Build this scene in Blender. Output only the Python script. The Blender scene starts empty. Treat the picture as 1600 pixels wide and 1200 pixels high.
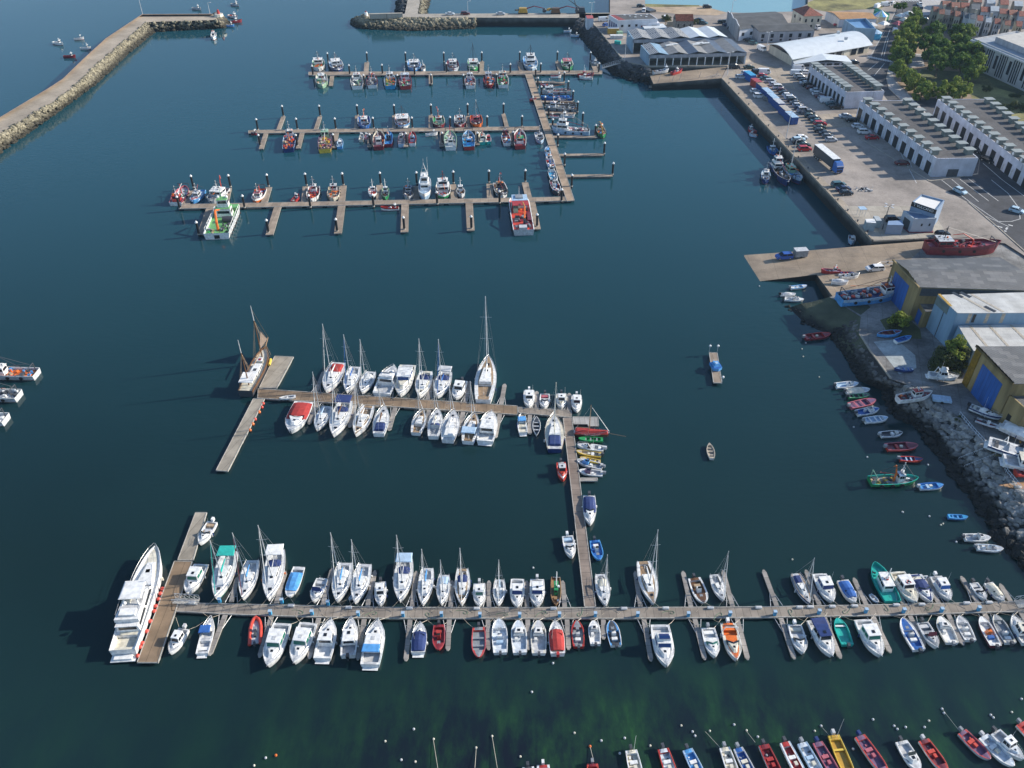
import bpy,math,random
from math import sin,cos,pi,radians,hypot,atan2
random.seed(7)
SC=bpy.context.scene
COL=SC.collection
H=112.0;TH=radians(38.0);F=1300.0
def P(x,y,z=0.0):
    a=(x-800)/F;b=(y-600)/F
    dy=cos(TH)-b*sin(TH);dz=-sin(TH)-b*cos(TH)
    t=(z-H)/dz
    return (a*t,dy*t,z)
def J(X,Y,Z):
    z=Z-H;c=Y*cos(TH)-z*sin(TH);u=Y*sin(TH)+z*cos(TH)
    return 800+F*X/c,600-F*u/c
def height_at(base,ty,zmax=60):
    lo,hi=base[2],base[2]+zmax
    for _ in range(40):
        m=(lo+hi)/2
        if J(base[0],base[1],m)[1] > ty:lo=m
        else:hi=m
    return lo
def lerp(a,b,t):return a+(b-a)*t
def lp(p,q,t):return tuple(lerp(a,b,t) for a,b in zip(p,q))
_M={}
def lin(h):
    if not isinstance(h,str):return h
    c=[int(h[i:i+2],16)/255 for i in (0,2,4)]
    return tuple(x/12.92 if x <= .04045 else ((x+.055)/1.055)**2.4 for x in c)
def mat(name,c,rough=.5,metal=0.0,var=.12,vs=1.5,bump=0.0,bs=8.0,coords='Object',spec=None,streak=False):
    if name in _M:return _M[name]
    c=lin(c)
    m=bpy.data.materials.new(name);m.use_nodes=True
    nt=m.node_tree;b=nt.nodes['Principled BSDF']
    b.inputs['Roughness'].default_value=rough;b.inputs['Metallic'].default_value=metal
    if spec is not None:b.inputs['Specular IOR Level'].default_value=spec
    tc=nt.nodes.new('ShaderNodeTexCoord')
    if var:
        n=nt.nodes.new('ShaderNodeTexNoise');n.inputs['Scale'].default_value=vs;n.inputs['Detail'].default_value=6
        if streak:
            mp=nt.nodes.new('ShaderNodeMapping');mp.inputs['Scale'].default_value=(1,1,.16);nt.links.new(tc.outputs[coords],mp.inputs[0]);nt.links.new(mp.outputs[0],n.inputs['Vector'])
        else:nt.links.new(tc.outputs[coords],n.inputs['Vector'])
        r=nt.nodes.new('ShaderNodeValToRGB')
        r.color_ramp.elements[0].position=.3;r.color_ramp.elements[1].position=.7
        r.color_ramp.elements[0].color=(*[x*(1-var*1.6) for x in c],1)
        r.color_ramp.elements[1].color=(*[min(1,x*(1+var)) for x in c],1)
        nt.links.new(n.outputs['Fac'],r.inputs['Fac']);nt.links.new(r.outputs['Color'],b.inputs['Base Color'])
    else:
        b.inputs['Base Color'].default_value=(*c,1)
    if bump:
        n2=nt.nodes.new('ShaderNodeTexNoise');n2.inputs['Scale'].default_value=bs;n2.inputs['Detail'].default_value=4
        nt.links.new(tc.outputs[coords],n2.inputs['Vector'])
        bp=nt.nodes.new('ShaderNodeBump');bp.inputs['Strength'].default_value=bump;bp.inputs['Distance'].default_value=.3
        nt.links.new(n2.outputs['Fac'],bp.inputs['Height']);nt.links.new(bp.outputs['Normal'],b.inputs['Normal'])
    _M[name]=m
    return m
PAL=dict(
    white=(.80,.80,.78),cream=(.70,.66,.54),lgrey=(.55,.56,.57),grey=(.27,.29,.31),dgrey=(.07,.075,.085),black=(.018,.019,.022),
    navy=(.022,.045,.16),blue=(.03,.13,.42),sky=(.09,.33,.68),cyan=(.05,.35,.62),teal=(.02,.42,.36),green=(.03,.30,.10),
    lgreen=(.16,.42,.14),pgreen=(.33,.52,.36),red=(.42,.04,.035),dred=(.22,.025,.035),scarlet=(.60,.07,.045),orange=(.75,.17,.03),pink=(.48,.13,.16),
    maroon=(.16,.03,.045),purple=(.19,.11,.19),yellow=(.72,.50,.07),ochre=(.50,.30,.04),brown=(.15,.075,.035),wood=(.33,.20,.10),
    teak=(.36,.25,.15),lblue=(.40,.55,.70),cool=(.60,.66,.72),sand=(.48,.42,.33),tan=(.42,.30,.19))
def pc(k):
    if k in ('glass',):return mat('dark_glass',(.015,.02,.028),.08,0,0)
    if k == 'bglass':return mat('blue_glass',(.02,.06,.20),.08,0,0)
    if k == 'gglass':return mat('green_glass',(.03,.16,.12),.10,0,0)
    if k == 'metal':return mat('bare_metal',(.55,.56,.57),.35,.8,.1)
    if k == 'rubber':return mat('rubber',(.02,.02,.02),.7)
    if k.startswith('c_'):return mat('canvas_'+k[2:],PAL[k[2:]],.85,0,.14,1.2,.12,1.5)
    return mat('paint_'+k,PAL[k],.38,0,.16,1.7)
class MB:
    def __init__(s):s.v=[];s.f=[];s.m=[];s.mats=[]
    def mi(s,m):
        if isinstance(m,str):m=pc(m)
        if m not in s.mats:s.mats.append(m)
        return s.mats.index(m)
    def add(s,vs,fs,m):
        o=len(s.v);k=s.mi(m);s.v += [tuple(v) for v in vs]
        for f in fs:s.f.append(tuple(i+o for i in f));s.m.append(k)
    def box(s,x0,x1,y0,y1,z0,z1,m):
        s.add([(x0,y0,z0),(x1,y0,z0),(x1,y1,z0),(x0,y1,z0),(x0,y0,z1),(x1,y0,z1),(x1,y1,z1),(x0,y1,z1)],
              [(3,2,1,0),(4,5,6,7),(0,1,5,4),(1,2,6,5),(2,3,7,6),(3,0,4,7)],m)
    def obox(s,c,sx,sy,sz,rz,m,tilt=0):
        vs=[]
        for x,y,z in ((-1,-1,0),(1,-1,0),(1,1,0),(-1,1,0),(-1,-1,1),(1,-1,1),(1,1,1),(-1,1,1)):
            X=x*sx/2;Y=y*sy/2;vs.append((c[0]+X*cos(rz)-Y*sin(rz),c[1]+X*sin(rz)+Y*cos(rz),c[2]+z*sz+X*tilt))
        s.add(vs,[(3,2,1,0),(4,5,6,7),(0,1,5,4),(1,2,6,5),(2,3,7,6),(3,0,4,7)],m)
    def prism(s,poly,z0,z1,m,mtop=None):
        n=len(poly)
        a=sum(poly[i][0]*poly[(i+1)%n][1]-poly[(i+1)%n][0]*poly[i][1] for i in range(n))
        if a < 0:poly=poly[::-1]
        lo=[(p[0],p[1],z0) for p in poly];hi=[(p[0],p[1],p[2] if len(p) > 2 and z1 is None else z1) for p in poly]
        s.add(lo+hi,[(i,(i+1)%n,n+(i+1)%n,n+i) for i in range(n)]+[tuple(range(n))[::-1]],m)
        s.add(hi,[tuple(range(n))],mtop or m)
    def frus(s,x0,x1,wa,wf,z0,z1,ib,fi,si,m,mtop=None):
        lo=[(x0,-wa,z0),(x1,-wf,z0),(x1,wf,z0),(x0,wa,z0)]
        hi=[(x0+ib,-wa+si,z1),(x1-fi,-wf+si,z1),(x1-fi,wf-si,z1),(x0+ib,wa-si,z1)]
        s.add(lo+hi,[(0,1,5,4),(1,2,6,5),(2,3,7,6),(3,0,4,7),(3,2,1,0)],m);s.add(hi,[(0,1,2,3)],mtop or m)
    def tube(s,p,q,r0,r1=None,n=6,m='white',cap=True):
        r1=r0 if r1 is None else r1
        d=[q[i]-p[i] for i in range(3)];L=math.sqrt(sum(x*x for x in d)) or 1e-6;d=[x/L for x in d]
        u=(0,0,1) if abs(d[2]) < .9 else (1,0,0)
        e=(d[1]*u[2]-d[2]*u[1],d[2]*u[0]-d[0]*u[2],d[0]*u[1]-d[1]*u[0]);l=math.sqrt(sum(x*x for x in e));e=[x/l for x in e]
        g=(d[1]*e[2]-d[2]*e[1],d[2]*e[0]-d[0]*e[2],d[0]*e[1]-d[1]*e[0])
        vs=[]
        for c,r in ((p,r0),(q,r1)):
            for k in range(n):
                a=2*pi*k/n;vs.append(tuple(c[i]+r*(cos(a)*e[i]+sin(a)*g[i]) for i in range(3)))
        fs=[(k,(k+1)%n,n+(k+1)%n,n+k) for k in range(n)]
        if cap:fs += [tuple(range(n))[::-1],tuple(range(n,2*n))]
        s.add(vs,fs,m)
    def ball(s,c,r,m,n=8,sz=1.0,half=False):
        rows=4 if not half else 3;vs=[];fs=[]
        vs.append((c[0],c[1],c[2]+r*sz))
        rr=[pi*(i+1)/(rows+1) for i in range(rows)] if not half else [pi/6*(i+1) for i in range(3)]
        for a in rr:
            for k in range(n):
                b=2*pi*k/n;vs.append((c[0]+r*sin(a)*cos(b),c[1]+r*sin(a)*sin(b),c[2]+r*sz*cos(a)))
        fs += [(0,1+k,1+(k+1)%n) for k in range(n)]
        for i in range(rows-1):
            for k in range(n):fs.append((1+i*n+k,1+(i+1)*n+k,1+(i+1)*n+(k+1)%n,1+i*n+(k+1)%n))
        if not half:
            vs.append((c[0],c[1],c[2]-r*sz));e=len(vs)-1
            fs += [(e,1+(rows-1)*n+(k+1)%n,1+(rows-1)*n+k) for k in range(n)]
        s.add(vs,fs,m)
    def quad(s,a,b,c,d,m):s.add([a,b,c,d],[(0,1,2,3)],m)
    def mesh(s,name):
        me=bpy.data.meshes.new(name);me.from_pydata(s.v,[],s.f)
        for m in s.mats:me.materials.append(m)
        me.polygons.foreach_set('material_index',s.m);me.update()
        return me
    def build(s,name,parent=None,smooth=False):
        if not s.v:return None
        me=s.mesh(name)
        if smooth:me.polygons.foreach_set('use_smooth',[True]*len(me.polygons))
        o=bpy.data.objects.new(name,me);COL.objects.link(o)
        if parent:o.parent=parent
        return o
_labels={}
def tag(o,label=None,cat=None,group=None,kind=None):
    if label:
        o['label']=label
        if label in _labels and kind is None:print('DUP LABEL',label)
        _labels[label]=1
        if not 4 <= len(label.split()) <= 16:print('LABEL LENGTH',len(label.split()),label)
    if cat:o['category']=cat
    if group:o['group']=group
    if kind:o['kind']=kind
    return o
def root(name,label,cat,loc,rz=0,group=None):
    o=bpy.data.objects.new(name,None);COL.objects.link(o)
    o.location=loc;o.rotation_euler=(0,0,rz);o.empty_display_size=.3
    return tag(o,label,cat,group)
def copy_tree(o,parent=None):
    c=o.copy();COL.objects.link(c)
    if parent:c.parent=parent
    for ch in [k for k in o.children]:copy_tree(ch,c)
    return c
ORD=['','first','second','third','fourth','fifth','sixth','seventh','eighth','ninth','tenth','eleventh','twelfth','thirteenth','fourteenth','fifteenth','sixteenth','seventeenth','eighteenth','nineteenth','twentieth','twenty-first','twenty-second','twenty-third','twenty-fourth','twenty-fifth','twenty-sixth','twenty-seventh','twenty-eighth','twenty-ninth','thirtieth','thirty-first','thirty-second']
cam=bpy.data.cameras.new('camera');co=bpy.data.objects.new('camera',cam);COL.objects.link(co)
co.location=(0,0,H);co.rotation_euler=(pi/2-TH,0,0)
cam.sensor_width=36;cam.lens=36*F/1600;cam.clip_end=20000;cam.clip_start=1
SC.camera=co
SUN_EL,SUN_AZ=radians(26),radians(78)
w=bpy.data.worlds.new('World');SC.world=w;w.use_nodes=True
nt=w.node_tree;bg=nt.nodes['Background']
sky=nt.nodes.new('ShaderNodeTexSky');sky.sky_type='NISHITA';sky.sun_disc=False
sky.sun_elevation=SUN_EL;sky.sun_rotation=SUN_AZ;sky.air_density=1.0;sky.dust_density=.5;sky.ozone_density=3.0
nt.links.new(sky.outputs['Color'],bg.inputs['Color']);bg.inputs['Strength'].default_value=.13
sl=bpy.data.lights.new('sun','SUN');sl.energy=4.8;sl.angle=radians(.5);sl.color=(1.0,.92,.80)
so=bpy.data.objects.new('sun',sl);COL.objects.link(so)
sd=(sin(SUN_AZ)*cos(SUN_EL),cos(SUN_AZ)*cos(SUN_EL),sin(SUN_EL))
import mathutils
so.rotation_euler=mathutils.Vector(sd).to_track_quat('Z','Y').to_euler();so.location=(300,60,200)
SC.view_settings.view_transform='Standard';SC.view_settings.look='None';SC.view_settings.gamma=1;SC.view_settings.exposure=.5
def water_mat(name,near,far,patch=False,rough=.02,bstr=.24):
    m=bpy.data.materials.new(name);m.use_nodes=True;nt=m.node_tree;b=nt.nodes['Principled BSDF'];N=nt.nodes.new;L=nt.links.new
    b.inputs['Roughness'].default_value=rough;b.inputs['IOR'].default_value=1.33
    geo=N('ShaderNodeNewGeometry')
    n=N('ShaderNodeTexNoise');n.inputs['Scale'].default_value=.012;n.inputs['Detail'].default_value=4
    L(geo.outputs['Position'],n.inputs['Vector'])
    r=N('ShaderNodeValToRGB');r.color_ramp.elements[0].position=.35;r.color_ramp.elements[1].position=.68
    r.color_ramp.elements[0].color=(*near,1);r.color_ramp.elements[1].color=(*far,1)
    L(n.outputs['Fac'],r.inputs['Fac']);out=r.outputs['Color']
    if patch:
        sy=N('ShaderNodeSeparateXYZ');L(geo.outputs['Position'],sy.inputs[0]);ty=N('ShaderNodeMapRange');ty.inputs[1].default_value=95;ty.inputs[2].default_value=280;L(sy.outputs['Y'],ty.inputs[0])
        my=N('ShaderNodeMixRGB');L(ty.outputs[0],my.inputs[0]);L(out,my.inputs[1]);my.inputs[2].default_value=(.012,.066,.088,1);out=my.outputs[0]  # base colour bluer with distance: turbid water plus painted sky reflection
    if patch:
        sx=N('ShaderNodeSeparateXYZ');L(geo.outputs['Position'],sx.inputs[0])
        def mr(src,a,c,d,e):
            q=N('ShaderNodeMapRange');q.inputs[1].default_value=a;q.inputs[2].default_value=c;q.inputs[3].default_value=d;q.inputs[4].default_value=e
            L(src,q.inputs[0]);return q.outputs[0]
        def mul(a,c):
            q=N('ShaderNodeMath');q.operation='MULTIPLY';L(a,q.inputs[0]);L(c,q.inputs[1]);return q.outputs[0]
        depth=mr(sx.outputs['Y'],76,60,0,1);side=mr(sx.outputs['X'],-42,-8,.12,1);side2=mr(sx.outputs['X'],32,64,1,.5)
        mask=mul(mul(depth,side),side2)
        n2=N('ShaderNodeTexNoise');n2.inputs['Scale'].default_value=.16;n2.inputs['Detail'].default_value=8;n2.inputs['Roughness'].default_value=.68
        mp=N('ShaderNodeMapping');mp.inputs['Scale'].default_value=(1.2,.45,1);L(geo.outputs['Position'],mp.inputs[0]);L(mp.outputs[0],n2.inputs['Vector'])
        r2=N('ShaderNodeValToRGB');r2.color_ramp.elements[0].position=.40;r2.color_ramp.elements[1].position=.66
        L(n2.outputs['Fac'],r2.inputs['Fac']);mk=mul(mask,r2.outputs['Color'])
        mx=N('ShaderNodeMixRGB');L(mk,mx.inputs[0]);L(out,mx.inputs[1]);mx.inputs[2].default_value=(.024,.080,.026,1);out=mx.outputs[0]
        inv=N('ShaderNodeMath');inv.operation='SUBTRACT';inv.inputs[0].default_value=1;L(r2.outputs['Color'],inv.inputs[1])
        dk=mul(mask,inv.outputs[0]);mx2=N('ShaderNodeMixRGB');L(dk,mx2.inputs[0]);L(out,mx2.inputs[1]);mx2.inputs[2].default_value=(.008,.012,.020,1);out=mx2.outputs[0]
    L(out,b.inputs['Base Color'])
    mp=N('ShaderNodeMapping');mp.inputs['Rotation'].default_value=(0,0,.35);mp.inputs['Scale'].default_value=(.35,1.0,1)
    L(geo.outputs['Position'],mp.inputs[0])
    w1=N('ShaderNodeTexNoise');w1.inputs['Scale'].default_value=.9;w1.inputs['Detail'].default_value=6;w1.inputs['Roughness'].default_value=.55
    L(mp.outputs[0],w1.inputs['Vector'])
    gust=N('ShaderNodeTexNoise');gust.inputs['Scale'].default_value=.02;gust.inputs['Detail'].default_value=3;L(geo.outputs['Position'],gust.inputs['Vector'])
    gr=N('ShaderNodeMapRange');gr.inputs[1].default_value=.35;gr.inputs[2].default_value=.65;gr.inputs[3].default_value=.15;gr.inputs[4].default_value=1.5
    L(gust.outputs['Fac'],gr.inputs[0])
    bs_=N('ShaderNodeMath');bs_.operation='MULTIPLY';bs_.inputs[1].default_value=bstr;L(gr.outputs[0],bs_.inputs[0])
    bp=N('ShaderNodeBump');bp.inputs['Distance'].default_value=.16;L(bs_.outputs[0],bp.inputs['Strength']);L(w1.outputs['Fac'],bp.inputs['Height'])
    L(bp.outputs['Normal'],b.inputs['Normal'])
    return m
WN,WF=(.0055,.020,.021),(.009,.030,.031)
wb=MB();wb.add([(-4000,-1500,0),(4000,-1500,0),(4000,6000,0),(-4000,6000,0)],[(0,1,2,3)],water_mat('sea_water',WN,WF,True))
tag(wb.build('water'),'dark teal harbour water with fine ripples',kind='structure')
ROCKY=None
def shore_mat(name,c,dark,z0,z1,rough=.85,vs=.8,bump=.5,bs=3.0,green=0.0):
    """stone that is stained black with weed below the high-water mark (real tide staining, by height)"""
    if name in _M:return _M[name]
    m=bpy.data.materials.new(name);m.use_nodes=True;nt=m.node_tree;b=nt.nodes['Principled BSDF'];N=nt.nodes.new;L=nt.links.new
    b.inputs['Roughness'].default_value=rough
    geo=N('ShaderNodeNewGeometry');sx=N('ShaderNodeSeparateXYZ');L(geo.outputs['Position'],sx.inputs[0])
    n=N('ShaderNodeTexNoise');n.inputs['Scale'].default_value=vs;n.inputs['Detail'].default_value=7;L(geo.outputs['Position'],n.inputs['Vector'])
    r=N('ShaderNodeValToRGB');c=lin(c);r.color_ramp.elements[0].position=.3;r.color_ramp.elements[1].position=.72
    r.color_ramp.elements[0].color=(*[x*.62 for x in c],1);r.color_ramp.elements[1].color=(*[x*1.25 for x in c],1)
    L(n.outputs['Fac'],r.inputs['Fac']);rc=r.outputs['Color']
    if 'rock' in name:
        ri=N('ShaderNodeMapRange');ri.inputs[3].default_value=.5;ri.inputs[4].default_value=1.35;L(geo.outputs['Random Per Island'],ri.inputs[0])
        mv=N('ShaderNodeMixRGB');mv.blend_type='MULTIPLY';mv.inputs[0].default_value=1;L(rc,mv.inputs[1]);L(ri.outputs[0],mv.inputs[2]);rc=mv.outputs[0]
    ns=N('ShaderNodeTexNoise');ns.inputs['Scale'].default_value=.35;ns.inputs['Detail'].default_value=5;L(geo.outputs['Position'],ns.inputs['Vector'])
    ad=N('ShaderNodeMath');ad.operation='MULTIPLY_ADD';ad.inputs[1].default_value=1.8;ad.inputs[2].default_value=-.9;L(ns.outputs['Fac'],ad.inputs[0])
    a2=N('ShaderNodeMath');a2.operation='ADD';L(ad.outputs[0],a2.inputs[0]);L(sx.outputs['Z'],a2.inputs[1])
    mr=N('ShaderNodeMapRange');mr.inputs[1].default_value=z0;mr.inputs[2].default_value=z1;L(a2.outputs[0],mr.inputs[0])
    mx=N('ShaderNodeMixRGB');L(mr.outputs[0],mx.inputs[0]);mx.inputs[1].default_value=(*dark,1);L(rc,mx.inputs[2])
    L(mx.outputs[0],b.inputs['Base Color'])
    if bump:
        n2=N('ShaderNodeTexNoise');n2.inputs['Scale'].default_value=bs;n2.inputs['Detail'].default_value=6;L(geo.outputs['Position'],n2.inputs['Vector'])
        bp=N('ShaderNodeBump');bp.inputs['Strength'].default_value=bump;bp.inputs['Distance'].default_value=.4
        L(n2.outputs['Fac'],bp.inputs['Height']);L(bp.outputs['Normal'],b.inputs['Normal'])
    _M[name]=m;return m
def ground_mat(name,c,vs=.12,var=.16,fine=.10,joints=0,rot=0.0,rough=.9,stain=0.0):
    """paving: broad patches, fine speckle, optional slab joints, oil and tyre stains"""
    if name in _M:return _M[name]
    m=bpy.data.materials.new(name);m.use_nodes=True;nt=m.node_tree;b=nt.nodes['Principled BSDF'];N=nt.nodes.new;L=nt.links.new
    b.inputs['Roughness'].default_value=rough
    geo=N('ShaderNodeNewGeometry');c=lin(c)
    n=N('ShaderNodeTexNoise');n.inputs['Scale'].default_value=vs;n.inputs['Detail'].default_value=9;n.inputs['Roughness'].default_value=.62
    L(geo.outputs['Position'],n.inputs['Vector'])
    r=N('ShaderNodeValToRGB');r.color_ramp.elements[0].position=.32;r.color_ramp.elements[1].position=.68
    r.color_ramp.elements[0].color=(*[x*(1-var*1.4) for x in c],1);r.color_ramp.elements[1].color=(*[x*(1+var) for x in c],1)
    L(n.outputs['Fac'],r.inputs['Fac']);out=r.outputs['Color']
    f=N('ShaderNodeTexNoise');f.inputs['Scale'].default_value=2.4;f.inputs['Detail'].default_value=4;L(geo.outputs['Position'],f.inputs['Vector'])
    fr=N('ShaderNodeMapRange');fr.inputs[1].default_value=.3;fr.inputs[2].default_value=.7;fr.inputs[3].default_value=1-fine;fr.inputs[4].default_value=1+fine
    L(f.outputs['Fac'],fr.inputs[0])
    v=N('ShaderNodeMixRGB');v.blend_type='MULTIPLY';v.inputs[0].default_value=1;L(out,v.inputs[1]);L(fr.outputs[0],v.inputs[2]);out=v.outputs[0]
    if joints:
        mp=N('ShaderNodeMapping');mp.inputs['Rotation'].default_value=(0,0,rot);L(geo.outputs['Position'],mp.inputs[0])
        br=N('ShaderNodeTexBrick');br.offset=0;br.inputs['Scale'].default_value=1;br.inputs['Brick Width'].default_value=joints;br.inputs['Row Height'].default_value=joints*.8
        br.inputs['Mortar Size'].default_value=.05;br.inputs['Color1'].default_value=(1,1,1,1);br.inputs['Color2'].default_value=(.9,.9,.9,1);br.inputs['Mortar'].default_value=(.62,.6,.58,1)
        L(mp.outputs[0],br.inputs['Vector'])
        v=N('ShaderNodeMixRGB');v.blend_type='MULTIPLY';v.inputs[0].default_value=1;L(out,v.inputs[1]);L(br.outputs['Color'],v.inputs[2]);out=v.outputs[0]
    if stain:
        s1=N('ShaderNodeTexVoronoi');s1.inputs['Scale'].default_value=.22;L(geo.outputs['Position'],s1.inputs['Vector'])
        sr=N('ShaderNodeMapRange');sr.inputs[1].default_value=.0;sr.inputs[2].default_value=.28;sr.inputs[3].default_value=1-stain;sr.inputs[4].default_value=1
        L(s1.outputs['Distance'],sr.inputs[0])
        v=N('ShaderNodeMixRGB');v.blend_type='MULTIPLY';v.inputs[0].default_value=1;L(out,v.inputs[1]);L(sr.outputs[0],v.inputs[2]);out=v.outputs[0]
    L(out,b.inputs['Base Color']);_M[name]=m
    return m
BLK=(.010,.011,.010)
QW=shore_mat('quay_stone',(.135,.13,.12),BLK,1.5,3.3,vs=.45)
ROCK=shore_mat('rock',(.30,.29,.27),BLK,1.45,2.2,vs=1.6)
ROCKL=shore_mat('breakwater_rock',(.27,.24,.165),(.035,.030,.018),.9,2.9,vs=.8)
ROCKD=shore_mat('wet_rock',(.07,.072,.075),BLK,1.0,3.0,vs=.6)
BANK=shore_mat('bank_earth',(.035,.033,.03),BLK,1.0,2.3,vs=.5)
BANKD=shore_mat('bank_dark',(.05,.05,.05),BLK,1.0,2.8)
CONC=ground_mat('concrete',(.40,.36,.30),.15,.16,.10,5.0,.1,stain=.12)
LOT=ground_mat('car_park_surface',(.31,.27,.235),.07,.30,.13,stain=.28)
APRON=ground_mat('quay_apron',(.37,.31,.24),.2,.18,.14,4.0,.1)
ASPH=ground_mat('road_asphalt',(.058,.060,.068),.12,.34,.16,stain=.2)
RAMP=ground_mat('slipway_concrete',(.34,.265,.19),.12,.26,.10,6.0,.08,stain=.1)
YARD=ground_mat('yard_concrete',(.23,.225,.215),.16,.42,.14,3.5,.3,stain=.2)
MUD=shore_mat('mud_and_weed',(.075,.085,.05),BLK,.3,1.4,vs=.25)
PAVE=ground_mat('footway',(.46,.44,.42),.3,.08,.08,2.0,.2)
SOIL=ground_mat('dry_park_soil',(.30,.215,.14),.10,.28,.15)
GRASS=ground_mat('short_grass',(.22,.20,.07),.09,.55,.25)
DGRASS=ground_mat('weed_and_shade_grass',(.10,.11,.045),.12,.35,.2)  # dark green of the weeds; on the lawn it carries painted shade
TOWN=ground_mat('town_ground',(.22,.21,.20),.08,.2,.1)
def poly(pts,z):return [P(x,y,z) for x,y in pts]
def land(name,pts,z,mtop,mside=None,label=None,z0=-1.5):
    m=MB();m.prism(poly(pts,z),z0,z,mside or QW,mtop)
    return tag(m.build(name),label,kind='structure')
def sheet(name,pts,z,m_,label=None):
    m=MB();ps=poly(pts,z);n=len(ps)
    if sum(ps[i][0]*ps[(i+1)%n][1]-ps[(i+1)%n][0]*ps[i][1] for i in range(n)) < 0:ps=ps[::-1]
    m.add(ps,[tuple(range(n))],m_);return tag(m.build(name),label,kind='structure')
land('ground',[(953,-60),(953,21),(905,21.5),(905,27.5),(921,30),(975,96),(1010,103.5),(1137,104),(1127,122.5),(1363,375),(1450,371),(1570,380),(1760,500),
                (2100,300),(1700,-60),(1265,-60),(1262,6),(1238,18),(1160,20),(1135,19),(1092,8),(1008,6),(1005,-60)],4.0,LOT,label='grey paved quay and car park ground')
sm=MB();A,B,C,D_,E_=P(1015,117,2.6),P(1021,131,2.6),P(1127,122.2,3.96),P(1180,97,3.96),P(1136,104,3.96)
sm.add([A,B,C,E_],[(0,1,2,3)],RAMP);sm.add([A,B,C,(A[0],A[1],-1),(B[0],B[1],-1),(C[0],C[1],-1)],[(0,1,4,3),(1,2,5,4)],QW)
tag(sm.build('slipway'),'brown concrete boat landing below the fish hall',kind='structure')
sheet('lagoon_water',[(1004,-90),(1004,7),(1092,9),(1136,20),(1160,21),(1238,19),(1263,7),(1310,-10),(1400,-90)],.03,water_mat('lagoon',(.16,.32,.36),(.20,.37,.40),False,.1,.2))
sheet('sand',[(1010,6.5),(1092,9),(1118,15),(1135,20),(1120,24),(1060,22),(1018,17)],4.02,ground_mat('sand',(.44,.33,.22),.2,.2,.1))
sheet('grass_bank',[(1008,6),(1092,8),(1094,10),(1030,11),(1009,10)],4.03,GRASS)
sheet('meadow',[(1262,4),(1290,-8),(1375,-20),(1385,3),(1378,13),(1340,15),(1290,18),(1262,12)],4.03,GRASS,'bright green meadow by the lagoon')
sheet('park_ground',[(1404,40),(1424,20),(1441,18),(1449,40),(1466,50),(1520,62),(1600,60),(1760,150),(1760,330),(1545,175),(1450,172),(1403,130),(1396,97)],4.01,SOIL,'dry brown park soil under the trees')
sheet('lawn',[(1505,128),(1530,118),(1600,122),(1720,180),(1720,300),(1600,205),(1552,168),(1520,155)],4.03,GRASS)
sheet('lawn_painted_shade',[(1432,125),(1440,108),(1500,112),(1530,112),(1590,130),(1560,138),(1500,136),(1460,138)],4.025,DGRASS)  # lawn shade put into the colour as a darker grass sheet
sheet('lawn_shade_strip',[(1530,112),(1545,112),(1640,150),(1640,160),(1560,138)],4.045,DGRASS)  # strip of building shade painted as darker grass
sheet('park_path',[(1425,84),(1440,84),(1445,104),(1420,106),(1417,96)],4.03,PAVE)
sheet('footway',[(1391,98),(1397,97),(1395,112),(1397,124),(1411,139),(1440,168),(1450,180),(1437,176),(1408,157),(1389,138),(1385,122)],4.06,PAVE,'pale curving pavement beside the park')
sheet('square',[(1440,-10),(1475,-10),(1461,22),(1441,24)],4.03,PAVE)
sheet('road',[(1392,30),(1402,33),(1394,79),(1396,97),(1391,99),(1386,121),(1390,138),(1428,168),(1400,172),(1340,100),(1352,97),(1362,89),(1377,56),(1384,40)],4.02,ASPH,'dark asphalt street between sheds and park')
sheet('road_far',[(1392,30),(1402,33),(1436,22),(1440,22),(1440,-20),(1418,-20),(1404,10),(1398,22)],4.02,ASPH)
sheet('street',[(1441,24),(1462,24),(1515,40),(1530,48),(1520,56),(1500,50),(1452,38),(1441,34)],4.02,ASPH)
sheet('road_by_sheds',[(1450,283),(1528,271),(1532,245),(1545,225),(1760,420),(1760,500),(1600,394),(1562,358),(1513,316)],4.02,ASPH,'dark asphalt road with white lane markings')
sheet('alley',[(1420,157),(1462,153),(1560,228),(1548,240),(1531,246),(1527,272),(1518,272)],4.015,ASPH)
rm=MB()
a=P(1157,399,-.1);b=P(1183,440,-.1);c=P(1276,429,1.9);d=P(1262,391.5,1.6);e=P(1363,383,3.0);f=P(1455,376,3.6);g=P(1385,440,3.6);h=P(1345,475,3.6);i=P(1301,463,3.4)
rm.add([a,b,c,d,e,f,g,h,i],[(0,1,2,3),(3,2,4),(2,6,5,4),(2,8,7,6)],RAMP)
lo=lambda p:(p[0],p[1],-1.5)
rm.add([b,c,i,lo(b),lo(c),lo(i)],[(0,1,4,3),(1,2,5,4)],QW)
rm.add([a,d,e,lo(a),lo(d),lo(e)],[(0,1,4,3),(1,2,5,4)],QW)
tag(rm.build('slipway'),'sunlit brown concrete ramp running down into the water',kind='structure')
WL=[(1225,478),(1250,505),(1290,520),(1312,545),(1324,560),(1340,590),(1376,606),(1392,648),(1428,666),(1446,690),(1480,734),(1521,787),(1558,847),(1588,880),(1650,950)]
CR=[(1296,464),(1318,478),(1345,495),(1342,522),(1356,545),(1390,592),(1428,604),(1452,622),(1476,638),(1500,655),(1544,702),(1574,742),(1604,778),(1640,818),(1700,880)]
YZ=3.6
land('yard_ground',CR+[(1900,900),(1900,400),(1760,500),(1570,380),(1455,376),(1385,440)],YZ-.012,YARD,BANK,'worn grey boatyard ground')
tm=MB();NS=5
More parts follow.
